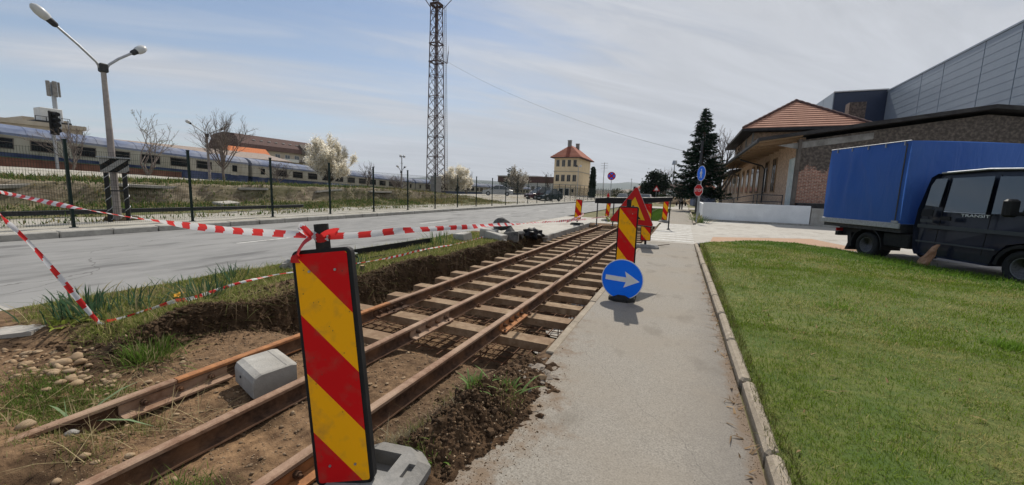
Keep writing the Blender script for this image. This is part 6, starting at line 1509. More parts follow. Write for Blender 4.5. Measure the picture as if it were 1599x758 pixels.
b = MB(); b.box(((X0 + X1) / 2, 1.0, .80), (X1 - X0, 2.1, .10)); b.build('load_floor', 'dark_steel', lorry)
b = MB(); b.box(((X0 + X1) / 2, 1.0, .905), (X1 - X0 - .02, 2.14, .11)); b.build('floor_frame', 'dark_steel', lorry)
b = MB(); b.tube([(X1 - .08, Y0 - .035, 2.90), (X1 - .085, Y0 - .045, 2.0), (X1 - .09, Y0 - .04, 1.05)], .014, 6); b.build('corner_rope', 'trim_grey', lorry)
b = MB(); b.tube([(X0 + .01, Y0 - .02, Z1 + .005), (X1, Y0 - .02, Z1 + .005)], .012, 6); b.build('top_rope', 'alloy', lorry)
for k in range(5): b = MB(); b.box((X0 + .25 + k * .5, Y0 - .02, Z1 - .05), (.02, .03, .10)); b.build('eyelet_strap', 'alloy', lorry)
b = MB(); b.box((X1 - .09, Y0 - .045, 1.02), (.16, .03, .05)); b.build('latch', 'alloy', lorry)
# chassis, mudguard, tail bumper
b = MB(); b.box((1.0, .62, .62), (5.2, .10, .18)); b.box((1.0, 1.35, .62), (5.2, .10, .18)); b.box((0, .98, .335), (.12, 1.5, .12)); b.box((.75, .25, .55), (.7, .4, .35), bev=.03); b.build('chassis', 'black_rubber', lorry)
b = MB(); pts = [(.47 * math.cos(R(a)), .335 + .47 * math.sin(R(a))) for a in range(-10, 196, 12)]; inn = [(.44 * math.cos(R(a)), .335 + .44 * math.sin(R(a))) for a in range(194, -12, -12)]
b.prism(pts + inn, -.02, .50); b.build('mudguard', 'black_plastic', lorry)
b = MB(); b.prism([(-.62, .55), (-.50, .62), (-.46, .30), (-.60, .12), (-.66, .13), (-.58, .32)], .0, .42); b.build('mud_flap', 'black_plastic', lorry)
b = MB(); b.box((-1.0, 1.0, .55), (.10, 2.0, .12)); b.box((-.72, .3, .62), (.5, .3, .22)); b.build('tail_bumper', 'black_plastic', lorry)
b = MB(); b.box((-1.05, .12, .66), (.04, .2, .09)); b.build('tail_lamp', 'sign_red', lorry)
# cab
cabp = [(1.24, .42), (1.20, .9), (1.22, 1.35), (1.30, 2.08), (1.42, 2.17), (2.4, 2.21), (3.0, 2.19), (3.22, 2.12), (3.95, 1.42), (4.35, 1.24), (4.62, 1.02), (4.68, .62), (4.6, .32), (3.86, .30), (3.80, .50), (3.62, .74), (3.32, .82), (3.02, .74), (2.84, .50), (2.78, .28), (1.3, .30)]
b = MB(); rings = []
for (y, s, zz) in ((.10, 0, 0), (.04, 0, 0), (.0, 0, 0), (1.86, 0, 0), (1.82, 0, 0), (1.76, 0, 0)):
    rr = []
    for (x, z) in cabp:
        tum = max(0, (z - 1.25)) * .16
        yy_ = y + tum if y < .9 else y - tum
        if y in (.10, 1.76): x = x + (2.6 - x) * .02; z = z + (1.2 - z) * .025
        elif y in (.04, 1.82): x = x + (2.6 - x) * .008; z = z + (1.2 - z) * .01
        rr.append((x, yy_, z))
    rings.append(rr)
b.loft(rings, smooth=False); body = b.build('cab', 'paint_navy', lorry)
def side_pane(name, poly, mat, parent, out=.004, th=.012):
    b = MB(); n = len(poly); A = [(x, max(0, z - 1.25) * .16 - out, z) for x, z in poly]; B = [(x, y + th, z) for x, y, z in A]
    b.add(A + B, [tuple(range(n)), tuple(range(2 * n - 1, n - 1, -1))] + [(i, (i + 1) % n, (i + 1) % n + n, i + n) for i in range(n)]); return b.build(name, mat, parent)
def wind_mat():
    m, t, b = base_mat('cab_glass'); lk = t.links.new
    b.inputs['Base Color'].default_value = (.05, .06, .065, 1); b.inputs['Roughness'].default_value = .04; b.inputs['Specular IOR Level'].default_value = .9; b.inputs['Coat Weight'].default_value = .6; b.inputs['Coat Roughness'].default_value = .03
wind_mat()
side_pane('rear_quarter_window', [(1.36, 1.45), (1.66, 1.42), (1.66, 2.06), (1.42, 2.05), (1.36, 1.9)], 'cab_glass', body)
side_pane('door_window', [(1.80, 1.34), (2.58, 1.33), (2.53, 2.08), (1.77, 2.06)], 'cab_glass', body)
side_pane('front_window', [(2.68, 1.32), (3.60, 1.36), (3.10, 2.0), (2.98, 2.06), (2.62, 2.07)], 'cab_glass', body)
side_pane('window_trim', [(1.80, 1.315), (2.58, 1.305), (2.58, 1.325), (1.80, 1.335)], 'alloy', body, .008)
for xs_ in ((1.71, 1.72), (2.625, 2.635)): side_pane('door_seam', [(xs_[0], .48), (xs_[1], .48), (xs_[1], 2.1), (xs_[0], 2.1)], 'black_plastic', body, .003)
side_pane('rubbing_strip', [(1.3, .93), (3.5, .93), (3.5, 1.01), (1.3, 1.01)], 'trim_grey', body, .018, .02)
side_pane('sill_strip', [(1.3, .60), (2.85, .60), (2.85, .635), (1.3, .635)], 'trim_grey', body, .008)
side_pane('fuel_flap', [(1.33, 1.06), (1.6, 1.06), (1.6, 1.13), (1.33, 1.13)], 'trim_grey', body, .006)
side_pane('door_handle', [(1.78, 1.13), (1.98, 1.13), (1.98, 1.22), (1.78, 1.22)], 'black_plastic', body, .03, .03)
side_pane('side_vent', [(1.34, 1.2), (1.58, 1.2), (1.58, 1.36), (1.34, 1.36)], 'black_plastic', body, .012, .02)
b = MB(); b.tube([(1.5, .155, 2.18), (2.4, .15, 2.225), (3.02, .155, 2.20)], .022, 6); b.build('roof_gutter', 'alloy', body)
b = MB(); b.box((3.12, -.18, 1.45), (.14, .24, .34), bev=.04); b.bar((3.2, .0, 1.36), (3.14, -.12, 1.36), .05); b.build('mirror', 'black_plastic', lorry)
b = MB(); b.box((2.95, .3, 2.25), (.18, .12, .08), bev=.02); b.build('roof_beacon', 'black_plastic', lorry)
b = MB(); pts = [(3.32 + .44 * math.cos(R(a)), .335 + .44 * math.sin(R(a))) for a in range(0, 181, 12)]; inn = [(3.32 + .38 * math.cos(R(a)), .335 + .38 * math.sin(R(a))) for a in range(180, -1, -12)]
b.prism(pts + inn, -.03, .3); b.build('wheel_arch', 'black_plastic', lorry)
b = MB(); b.add([(3.24, .2, 2.08), (3.24, 1.66, 2.08), (3.93, 1.72, 1.44), (3.93, .14, 1.44)], [(0, 1, 2, 3)]); b.v = [(x + .012, y, z + .012) for x, y, z in b.v]; b.build('windscreen', 'cab_glass', body, fix=False)
b = MB(); b.box((4.62, .93, .5), (.2, 1.9, .34), bev=.05); b.build('front_bumper', 'black_plastic', lorry)
b = MB(); b.box((4.5, .2, .92), (.2, .3, .24), bev=.05); b.build('headlamp', 'alloy', lorry); b = MB(); b.box((4.5, 1.66, .92), (.2, .3, .24), bev=.05); b.build('headlamp', 'alloy', lorry)
tm = text_mesh('TRANSIT', .105, .003)
o = obj('lettering', tm, 'sign_white', body, (2.42, -.010, 1.262), (R(90), 0, 0)); o.scale = (1.25, .8, 1)
# crumpled brown bag on the grass in front of the lorry
t = thing('paper_bag', 'crumpled brown bag standing on the lawn edge before the lorry', 'bag', (5.12, 11.9, lawn_z(5.12, 11.9) + 0), R(-30))
b = MB(); rings = []; r = random.Random(9)
for k, (z, w_, d_, ox) in enumerate(((0, .10, .07, 0), (.05, .12, .08, .0), (.14, .10, .075, .03), (.24, .085, .06, .08), (.34, .07, .05, .12), (.42, .045, .035, .15), (.49, .03, .02, .19))):
    rings.append([(ox + w_ * math.cos(a) * (1 + r.uniform(-.25, .25)), d_ * math.sin(a) * (1 + r.uniform(-.25, .25)), z + r.uniform(-.01, .01)) for a in [2 * math.pi * i / 10 for i in range(10)]])
b.loft(rings, smooth=False); pmat('brown_bag', (.33, .17, .10), (.42, .24, .15), scale=8, rough=.8, bump=.4, bscale=20); b.build('bag', 'brown_bag', t)

# ------------------------------------------------------------------ parked cars
def car(name, label, loc, rz, paint, L=4.3, W=1.72, H=1.45, kind='sedan', group='cars parked in the yard'):
    t = thing(name, label, 'car', loc, rz, group)
    # side outline: x forward, z up; lower body and glasshouse as lofted shells
    low = [(-.50, .30), (-.505, .55), (-.49, .84), (-.30, .92), (.18, .90), (.40, .80), (.485, .66), (.50, .42), (.49, .24), (.40, .20), (-.42, .20)]
    if kind == 'hatch': low[2] = (-.495, .92); low[3] = (-.38, .95)
    b = MB(); rings = []
    for y, k in ((-.5, .93), (-.47, 1.0), (.47, 1.0), (.5, .93)): rings.append([(x * L * (1 if abs(y) < .49 else .97), y * W, .55 + (z * H / 1.45 - .55) * k) for x, z in low])
    b.loft(rings, smooth=False); body = b.build('body', paint, t)
    if kind == 'sedan': gh = [(-.36, .90), (-.22, 1.36), (-.02, 1.45), (.08, 1.42), (.27, .88)]
    elif kind == 'hatch': gh = [(-.47, .92), (-.40, 1.33), (-.25, 1.45), (.04, 1.43), (.25, .88)]
    else: gh = [(-.48, .92), (-.46, 1.40), (-.38, 1.46), (.10, 1.44), (.27, .9)]
    gh = [(x * L, z * H / 1.45) for x, z in gh]
    zt = max(z for _, z in gh); zb = .9 * H / 1.45
    b = MB(); rings = []
    for s in (-1, 1): rings.append([(x, s * W * (.47 - .11 * (z - zb) / (zt - zb)), z) for x, z in gh])
    b.loft(rings, smooth=False); b.build('glasshouse', 'glass_sky', t)
    # roof skin and pillars
    b = MB(); top = [p for p in gh if p[1] > zb + .72 * (zt - zb)]
    A = [(x, -W * .362, z + .012) for x, z in top]; B = [(x, W * .362, z + .012) for x, z in top]; n = len(top)
    b.add(A + B, [(i, i + 1, i + 1 + n, i + n) for i in range(n - 1)]); b.build('roof', paint, t, fix=False)
    for s in (-1, 1):
        b = MB()
        for p, q_ in ((gh[0], gh[1]), (gh[-1], gh[-2])): b.bar((p[0], s * W * .472, p[1]), (q_[0], s * W * (.475 - .11 * (q_[1] - zb) / (zt - zb)), q_[1]), .06)
        b.bar((gh[2][0] - .1, s * W * .478, zb), (gh[2][0] - .1, s * W * .37, zt - .02), .05); b.build('pillar', paint, t)
    for x in (-.30 * L, .31 * L):
        for s in (-1, 1):
            b = MB(); b.cyl((x, s * W * .455, .31), .31, .2, 20, 'Y'); w_ = b.build('wheel', 'black_rubber', t)
            b = MB(); b.cyl((x, s * (W * .455 + .092), .31), .19, .03, 12, 'Y'); b.build('rim', 'alloy', w_)
    for s in (-1, 1):
        b = MB(); b.box((.465 * L, s * W * .36, .66 * H / 1.45), (.16, .36, .15), bev=.03); b.build('headlight', 'alloy', t)
        b = MB(); b.box((.14 * L, s * W * .55, .98 * H / 1.45), (.1, .16, .12), bev=.03); b.build('mirror', paint, t)
    b = MB(); b.box((.50 * L, 0, .52 * H / 1.45), (.05, W * .55, .16)); b.build('grille', 'black_plastic', t)
    b = MB(); b.box((.508 * L, 0, .38), (.04, .5, .11)); b.build('number_plate', 'sign_white', t)
    return t
pmat('paint_silver', (.40, .41, .42), rough=.3, metal=.5, coat=.5); pmat('paint_maroon', (.075, .02, .03), rough=.3, coat=.6)
pmat('paint_teal', (.02, .032, .036), rough=.25, coat=.7); pmat('paint_white', (.62, .63, .64), rough=.35, coat=.4)
car('parked_car', 'silver saloon car parked on the raised lot', (-24.7, 52.2, lh(-24.7, 52.2) + .0), R(205), 'paint_silver', 4.4, 1.75, 1.46)
car('parked_car', 'dark maroon hatchback parked behind the fence', (-19.2, 54.2, lh(-19.2, 54.2)), R(238), 'paint_maroon', 4.0, 1.68, 1.45, 'hatch')
car('parked_car', 'dark green grey car parked nearest the tower house', (-17.7, 54.6, lh(-17.7, 54.6)), R(246), 'paint_teal', 4.1, 1.7, 1.5, 'hatch')
car('parked_car', 'white car parked behind the maroon hatchback', (-25.0, 72, lh(-25, 72)), R(240), 'paint_white', 4.4, 1.75, 1.6, 'suv')
car('parked_car', 'dark car parked left of the tower house', (-27.5, 84, lh(-27, 84)), R(230), 'paint_teal', 4.2, 1.7, 1.5, 'suv')
car('distant_car', 'white car on the street beyond the triangular sign', (-5.2, 62, 0.004), R(270), 'paint_white', 4.2, 1.7, 1.5, 'suv', None)
car('distant_car', 'dark car on the street beyond the barrier lamp', (-9.0, 66, 0.004), R(270), 'paint_teal', 4.2, 1.7, 1.5, 'hatch', None)

# ------------------------------------------------------------------ person on the far footpath
def person():
    t = thing('person', 'person in a grey jacket walking on the far footpath with black bags', 'person', (-.22, 45.5, .003), R(180))
    me = bpy.data.meshes.new('body')
    vs = [(0, 0, .92), (0, 0, 1.15), (0, .02, 1.36), (0, .01, 1.48), (0, -.01, 1.62), (.20, .02, 1.38), (.29, .0, 1.12), (.31, -.05, .88), (-.20, .02, 1.38), (-.29, 0, 1.12), (-.31, -.05, .88),
          (.10, .05, .88), (.11, .10, .48), (.12, .02, .08), (.12, -.10, .04), (-.10, -.03, .88), (-.11, -.08, .48), (-.12, .06, .08), (-.12, -.06, .04)]
    es = [(0, 1), (1, 2), (2, 3), (3, 4), (2, 5), (5, 6), (6, 7), (2, 8), (8, 9), (9, 10), (0, 11), (11, 12), (12, 13), (13, 14), (0, 15), (15, 16), (16, 17), (17, 18)]
    rad = [.15, .155, .16, .06, .10, .075, .06, .045, .075, .06, .045, .10, .075, .05, .04, .10, .075, .05, .04]
    me.from_pydata(vs, es, []); o = obj('body', me, 'jacket', t)
    md = o.modifiers.new('skin', 'SKIN'); sv = me.skin_vertices[0].data
    for i, r_ in enumerate(rad): sv[i].radius = (r_, r_ * .8 if i < 4 else r_)
    sv[0].use_root = True
    o.modifiers.new('sub', 'SUBSURF').levels = 1
    rings = []
    for z, w_ in ((.06, .07), (.45, .09), (.85, .13), (.95, .16)):
        pass
    for s, dy in ((1, .04), (-1, -.03)):
        b = MB(); b.tube([(s * .11, dy + .02, .05), (s * .11, dy + .05 * s, .48), (s * .10, dy * .6, .9)], [.062, .088, .115], 10); b.build('trousers', 'black_rubber', t)
    b = MB(); b.tube([(0, 0, 1.52), (0, -.005, 1.60), (0, -.01, 1.69), (0, 0, 1.74)], [.08, .112, .10, .03], 10); b.build('hair', 'bark', t)
    for s in (-1, 1):
        b = MB(); b.box((s * .42, -.04, .60), (.16, .42, .40), bev=.05); b.bar((s * .40, -.15, .8), (s * .32, -.05, .92), .03); b.bar((s * .40, .07, .8), (s * .32, -.05, .92), .03); b.build('bag', 'black_plastic', t)
pmat('jacket', (.30, .26, .27), (.36, .31, .32), scale=8, rough=.9)
person()

# ------------------------------------------------------------------ traffic signs at the far side
def post_sign(name, label, loc, H, rz):
    t = thing(name, label, 'road sign', loc, rz); b = MB(); b.tube([(0, .03, 0), (0, .03, H)], .03, 10); b.build('post', 'galvanised', t); return t
t = post_sign('stop_sign', 'red octagonal stop sign on a post at the driveway', (.70, 24.0, 0), 2.1, R(-50))
oc = [(.32 * math.cos(R(22.5 + 45 * k)), .32 * math.sin(R(22.5 + 45 * k))) for k in range(8)]
plate([(x * 1.06, z * 1.06) for x, z in oc], .0, 'sign_white', 'rim', t, .012, 0, (0, 1.80)); plate(oc, -.0125, 'sign_red', 'face', t, .003, 0, (0, 1.80))
obj('lettering', text_mesh('STOP', .23, .002), 'sign_white', t, (0, -.019, 1.80), (R(90), 0, 0))
t = post_sign('footpath_sign', 'blue sign with a white figure above the stop sign', (.86, 27.0, 0), 3.3, R(-62))
b = MB(); b.cyl((0, 0, 2.86), .46, .012, 36, 'Y'); b.build('rim', 'sign_white', t); b = MB(); b.cyl((0, -.008, 2.86), .435, .006, 36, 'Y'); b.build('face', 'sign_blue', t)
plate([(-.05, .12), (.06, .12), (.12, -.02), (.08, -.05), (.05, .02), (.10, -.30), (.04, -.30), (0, -.08), (-.08, -.30), (-.14, -.30), (-.06, -.02), (-.14, -.06), (-.15, 0)], -.0125, 'sign_white', 'pictogram', t, .003, 0, (0, 2.88))
b = MB(); b.cyl((.0, -.0135, 3.08), .055, .003, 16, 'Y'); b.build('pictogram', 'sign_white', t)
t = post_sign('no_stopping_sign', 'round blue no stopping sign with red ring and cross beside the street', (-7.0, 42, 0), 3.3, 0)
b = MB(); b.cyl((0, 0, 3.25), .42, .012, 36, 'Y'); b.build('ring', 'sign_red', t); b = MB(); b.cyl((0, -.009, 3.25), .33, .008, 36, 'Y'); b.build('face', 'sign_blue', t)
for a in (45, -45): plate([(-.34, -.075), (.34, -.075), (.34, .075), (-.34, .075)], -.0135 - (.003 if a > 0 else 0), 'sign_red', 'cross_bar', t, .003, R(a), (0, 3.25))
t = post_sign('small_blue_sign', 'small blue square sign by the far crossing', (-.15, 62, 0), 2.6, 0)
plate([(-.45, -.4), (.45, -.4), (.45, .4), (-.45, .4)], 0, 'sign_blue', 'face', t, .02, 0, (0, 2.2))
t = post_sign('far_warning_sign', 'tiny triangular warning sign below the dark evergreen tree', (-3.9, 64, 0), 2.8, 0)
plate(tri(1.0), 0, 'sign_red', 'border', t, .02, 0, (0, 2.3)); plate(tri(.6), -.021, 'sign_white', 'field', t, .004, 0, (0, 2.3))
# ------------------------------------------------------------------ trees
def grow(seed, H, W, limbs=7, lean=.75, trunk=.22, r0=.1, stems=1, fine=(7, 5), tw=(.42, .22), droop=0.0, bushy=1.0):
    """bare crown: a short trunk, fanning limbs, side twigs along them and twiglets; list of (points, radii, level)"""
    r = random.Random(seed); out = []
    def line(p, d, ln, rad, rend, lv, n=5, curve=.10, rise=.10):
        pts = [p]; dd = d
        for i in range(n):
            dd = (dd + Vector((r.gauss(0, curve), r.gauss(0, curve), r.gauss(0, curve) + rise))).normalized(); pts.append(pts[-1] + dd * ln / n)
        out.append((pts, [rad + (rend - rad) * k / n for k in range(n + 1)], lv)); return pts
    def side(pts, k, ang):
        i = min(int(k * (len(pts) - 1)), len(pts) - 2); f = k * (len(pts) - 1) - i; p = pts[i].lerp(pts[i + 1], f); t = (pts[i + 1] - pts[i]).normalized()
        x = t.orthogonal().normalized(); y = t.cross(x); a = r.uniform(0, 6.283); return p, (t * math.cos(ang) + (x * math.cos(a) + y * math.sin(a)) * math.sin(ang)).normalized()
    for s_ in range(stems):
        a0 = r.uniform(0, 6.28); d0 = Vector((r.gauss(0, .05), r.gauss(0, .05), 1)) if stems == 1 else Vector((.45 * math.cos(a0), .45 * math.sin(a0), 1))
        tp = line(Vector((0, 0, 0)), d0.normalized(), H * trunk, r0, r0 * .75, 0, 3, .05, .1)
        for l_ in range(limbs):
            f = l_ / max(1, limbs - 1); ang = lean * (f ** .7) + r.uniform(-.06, .06); az = l_ * 2.4 + r.uniform(-.4, .4)
            d = Vector((math.sin(ang) * math.cos(az), math.sin(ang) * math.sin(az), math.cos(ang)))
            lp = line(tp[-1] - Vector((0, 0, H * trunk * .45 * f * r.random())), d, H * (1 - trunk) * r.uniform(.8, 1.0), r0 * .5, r0 * .10, 1, 7, .10, .05)
            for k in range(int(fine[0] * bushy)):
                p, d2 = side(lp, r.uniform(.25, .97), r.uniform(.35, .8)); l2 = H * tw[0] * r.uniform(.45, 1.0) * .6
                sp = line(p, (d2 + Vector((0, 0, .25 - droop))).normalized(), l2, r0 * .20, r0 * .06, 2, 4, .13, .06)
                for q in range(int(fine[1])):
                    p3, d3 = side(sp, r.uniform(.2, 1.0), r.uniform(.3, .8)); line(p3, (d3 + Vector((0, 0, .2 - droop))).normalized(), H * tw[1] * r.uniform(.4, 1.0) * .6, r0 * .08, r0 * .03, 3, 2, .15, .05)
    P = np.array([tuple(p) for o_ in out for p in o_[0]]); kz = H / np.percentile(P[:, 2], 99.7); kw = W / 2 / np.percentile(np.hypot(P[:, 0], P[:, 1]), 97)
    return [([Vector((p.x * kw, p.y * kw, p.z * kz)) for p in pts], ra, lv) for pts, ra, lv in out]
def tree(name, label, loc, H, W, seed=1, group=None, bark='bark', blossom=None, nb=0, bs=.1, r0=.1, stems=1, twig=.006, trunk=.22, limbs=7, lean=.75, fine=(7, 5), tw=(.42, .22), bc=None, bushy=1.0):
    segs = grow(seed, H, W, limbs, lean, trunk, r0, stems, fine, tw, 0, bushy)
    t = thing(name, label, 'tree', loc, 0, group); b0, b1 = MB(), MB()
    for pts, ra, lv in segs: (b0 if lv < 2 else b1).tube(pts, [max(x, twig) for x in ra], 6 if lv < 2 else 3, cap=False)
    b0.build('trunk', bark, t, fix=False); b1.build('crown', bark, t, fix=False)
    if nb:
        r = np.random.default_rng(seed); tips = [(pts[i], pts[i + 1]) for pts, ra, lv in segs if lv >= 2 for i in range(len(pts) - 1)]
        A = np.array([tuple(s_[0]) for s_ in tips]); B = np.array([tuple(s_[1]) for s_ in tips]); k = r.integers(0, len(tips), nb); f = r.uniform(0, 1, (nb, 1))
        leafcards(t, 'blossom' if blossom == 'blossom' else 'foliage', A[k] * (1 - f) + B[k] * f + r.normal(0, bs * (2.0 if blossom == 'blossom' else .5), (nb, 3)), bs, bc, blossom, r)
    return t
def leafcards(t, name, P, s, cols, mat, r):
    n = len(P); d1 = r.normal(0, 1, (n, 3)); d1 /= np.linalg.norm(d1, axis=1)[:, None]; d2 = np.cross(d1, r.normal(0, 1, (n, 3))); d2 /= np.linalg.norm(d2, axis=1)[:, None]
    ss = s * r.uniform(.6, 1.4, (n, 1)); V = np.stack([P - d1 * ss, P - d2 * ss * .6, P + d1 * ss, P + d2 * ss * .6], 1).reshape(-1, 3)
    F = (np.arange(n) * 4)[:, None] + np.array([[0, 1, 2, 3]])
    c = np.array(cols)[r.integers(0, len(cols), n)] * r.uniform(.75, 1.15, (n, 1))
    obj(name, npmesh(name, V, F, np.repeat(c, 4, 0)), mat, t)
WH = [(.90, .86, .76), (.92, .89, .82), (.84, .79, .66), (.70, .62, .46)]
zl = lambda x, y: lh(x, y) - .05
tree('bare_tree', 'bare spreading tree in front of the nearest train coach', (-32.5, 19.6, zl(-32.5, 19.6)), 5.2, 4.9, 3, r0=.10, twig=.006, trunk=.24, limbs=14, lean=.8, fine=(11, 6), bark='bark_grey')
tree('bare_tree', 'thin budding sapling with several stems left of the bare tree', (-31.5, 14.4, zl(-31.5, 14.4)), 4.0, 4.6, 8, limbs=2, lean=.7, fine=(5, 3), r0=.06, stems=4, twig=.0075, nb=420, bs=.03, blossom='leaf', bc=[(.34, .30, .17), (.26, .24, .12)], bark='bark_grey')
tree('blossom_tree', 'large cream blossoming tree in front of the middle coach', (-31.0, 28.2, zl(-31, 28.2)), 4.7, 5.0, 5, blossom='blossom', nb=42000, bs=.06, bc=WH, r0=.13, twig=.007, trunk=.2, limbs=18, lean=1.1, fine=(10, 6))
tree('bare_tree', 'small bare tree right of the large blossom tree', (-30.0, 32.2, zl(-30, 32)), 3.0, 2.3, 11, r0=.07, twig=.008, limbs=7, lean=.6)
tree('bare_shrub', 'tangled bare shrubs below the distant double lamp', (-30.5, 37.0, zl(-30.5, 37)), 2.0, 3.6, 14, limbs=4, lean=.7, fine=(5, 4), r0=.05, stems=6, twig=.008, bark='bark_grey')
tree('bare_shrub', 'bare shrubs between the first two coaches', (-33, 24.2, zl(-33, 24.2)), 2.0, 3.0, 15, limbs=4, lean=.7, fine=(5, 4), r0=.05, stems=4, twig=.008, bark='bark_grey')
tree('blossom_tree', 'cream blossoming tree just right of the lattice mast', (-35.5, 59, zl(-35, 59)), 4.6, 5.2, 21, blossom='blossom', nb=24000, bs=.085, bc=WH, r0=.13, twig=.012, trunk=.14, limbs=16, lean=1.15, fine=(9, 5))
tree('bare_tree', 'tall thin bare tree behind the blossoming tree near the mast', (-38, 66, zl(-38, 66)), 6.3, 3.6, 23, r0=.1, twig=.012, limbs=7, lean=.5, bark='bark_grey')
tree('blossom_tree', 'greyish half blossomed tree left of the white yard building', (-33, 79, zl(-33, 79)), 5.8, 5.8, 25, blossom='blossom', nb=6000, bs=.10, bc=[(.40, .37, .31), (.30, .27, .22), (.50, .47, .41)], r0=.13, twig=.015, trunk=.12, limbs=16, lean=.95, fine=(9, 5))
tree('bare_tree', 'slender bare tree in front of the white yard building', (-33.5, 102, 0), 6.6, 3.2, 27, r0=.1, twig=.016, limbs=7, lean=.45)
tree('yellow_tree', 'round yellowish tree left of the tower house', (-36, 122, 0), 4.2, 4.4, 29, blossom='leaf', nb=3000, bs=.16, bc=[(.30, .24, .08), (.36, .30, .11), (.22, .18, .06)], r0=.1, twig=.02)
tree('bare_shrub', 'twiggy bush below the railway signal', (-34.2, 11.9, zl(-34.2, 11.9)), 2.9, 2.6, 31, limbs=3, fine=(5, 4), r0=.05, stems=4, twig=.007, bark='bark_grey')
tree('bare_tree', 'bare tree standing right of the tall spruce', (3.6, 47, 0), 8.6, 5.4, 33, r0=.2, twig=.012, trunk=.3, limbs=9, lean=.8, fine=(9, 6), bark='bark_grey')
tree('bare_tree', 'bare tree right of the dark evergreen', (-4.3, 96, 0), 7.4, 6.8, 35, r0=.13, twig=.018, trunk=.2, limbs=10, lean=.85, fine=(10, 6), bark='bark_grey')
# dark conifers
def conifer(name, label, loc, H, Wb, seed, whorls=26, per=7, droop=.35, z0=.12, dens=1.0, col=((.012, .028, .018), (.02, .042, .026), (.03, .055, .03)), shape=1.0, need=.16, nw=.03):
    r = np.random.default_rng(seed); t = thing(name, label, 'tree', loc)
    b = MB(); b.tube([(0, 0, -.05), (.03, 0, H * .5), (0, 0, H)], [H * .022, H * .013, .015], 8); b.build('trunk', 'bark', t)
    bb = MB(); P = []; D = []
    for i in range(whorls):
        f = z0 + (1 - z0) * i / (whorls - 1) ; z = H * f
        ln0 = Wb / 2 * (1 - f) ** shape / (1 - z0) ** shape + .10
        for k in range(per):
            a = r.uniform(0, 6.283); ln = ln0 * r.uniform(.6, 1.15); n = 7; prev = None; pts = []
            for j in range(n + 1):
                s = j / n; pts.append(np.array([math.cos(a) * ln * s, math.sin(a) * ln * s, z + ln * (-droop * s + .30 * s * s * s) + .05 * r.normal() * s]))
            bb.tube([Vector(p) for p in pts[::2] + ([pts[-1]] if n % 2 else [])], [.025 * ln0 / 2 + .006] * len(pts[::2] + ([pts[-1]] if n % 2 else [])), 3, cap=False)
            m = int(42 * ln * dens) + 6; s = r.uniform(.08, 1, m) ** .8; idx_ = np.minimum((s * n).astype(int), n - 1); fr = (s * n - idx_)[:, None]; pa = np.array(pts)
            p = pa[idx_] * (1 - fr) + pa[idx_ + 1] * fr
            side = np.array([-math.sin(a), math.cos(a), 0]); w_ = r.normal(0, 1, (m, 1)) * (.10 + .22 * ln * (1 - s[:, None]) * .6)
            p = p + side * w_ + np.array([0, 0, 1]) * (-np.abs(w_) * .45 + r.normal(0, .03, (m, 1)))
            P.append(p); dv = np.array([math.cos(a), math.sin(a), -.5]) * .7 + side * np.sign(w_) * .6 + r.normal(0, .35, (m, 3)); D.append(dv)
    bb.build('limbs', 'bark', t, fix=False)
    P = np.concatenate(P); D = np.concatenate(D); D /= np.linalg.norm(D, axis=1)[:, None]; n = len(P)
    S = np.cross(D, r.normal(0, 1, (n, 3))); S /= np.linalg.norm(S, axis=1)[:, None]; L_ = need * r.uniform(.6, 1.5, (n, 1)) * (H / 9); w_ = nw * r.uniform(.7, 1.5, (n, 1)) * (H / 9)
    V = np.stack([P - S * w_, P + S * w_, P + D * L_ + S * w_ * .3], 1).reshape(-1, 3); F = np.arange(n * 3).reshape(-1, 3)
    c = np.array(col)[r.integers(0, len(col), n)] * r.uniform(.7, 1.3, (n, 1))
    obj('foliage', npmesh('foliage', V, F, np.repeat(c, 3, 0)), 'needle', t); return t
conifer('spruce_tree', 'tall dark spruce beside the goods shed', (1.30, 42.5, 0), 9.6, 5.4, 1, 30, 8, .42, .20, 1.5, shape=.75, need=.2, nw=.04)
conifer('cypress_tree', 'narrow dark cypress beside the tower house', (-20.6, 97, 0), 7.6, 1.5, 2, 30, 7, -.6, .03, 3.0, shape=.35, need=.3, nw=.07)
conifer('pine_tree', 'dark pine left of the greyish blossoming tree', (-36.5, 84.5, zl(-36, 84)), 6.4, 5.0, 3, 12, 6, .0, .3, 1.6, shape=.5, need=.22, nw=.06)
def bush(name, label, loc, W, H, n, cols, seed, s=.12):
    r = np.random.default_rng(seed); t = thing(name, label, 'tree', loc)
    cl = r.normal(0, 1, (46, 3)); cl /= np.linalg.norm(cl, axis=1)[:, None]; cl = cl * r.uniform(.45, .92, (46, 1)) * np.array([W / 2, W / 2, H * .45]) + np.array([0, 0, H * .53])
    k = r.integers(0, 46, n); P = cl[k] + r.normal(0, 1, (n, 3)) * np.array([W * .08, W * .08, H * .07]); P[:, 2] = np.maximum(P[:, 2], .1)
    leafcards(t, 'foliage', P, s, cols, 'leaf', r)
    b = MB(); b.tube([(0, 0, 0), (.1, 0, H * .35), (0, .1, H * .6)], [W * .04, W * .03, .05], 8)
    for a in range(6): b.tube([(0, 0, H * .25), (W * .3 * math.cos(a), W * .3 * math.sin(a), H * .6)], [W * .02, .03], 5)
    b.build('trunk', 'bark', t, fix=False); return t
bush('evergreen_tree', 'big dark round evergreen tree at the end of the street', (-6.2, 92, 0), 6.2, 6.6, 9000, [(.010, .018, .012), (.016, .028, .016), (.022, .034, .02)], 4, .2)
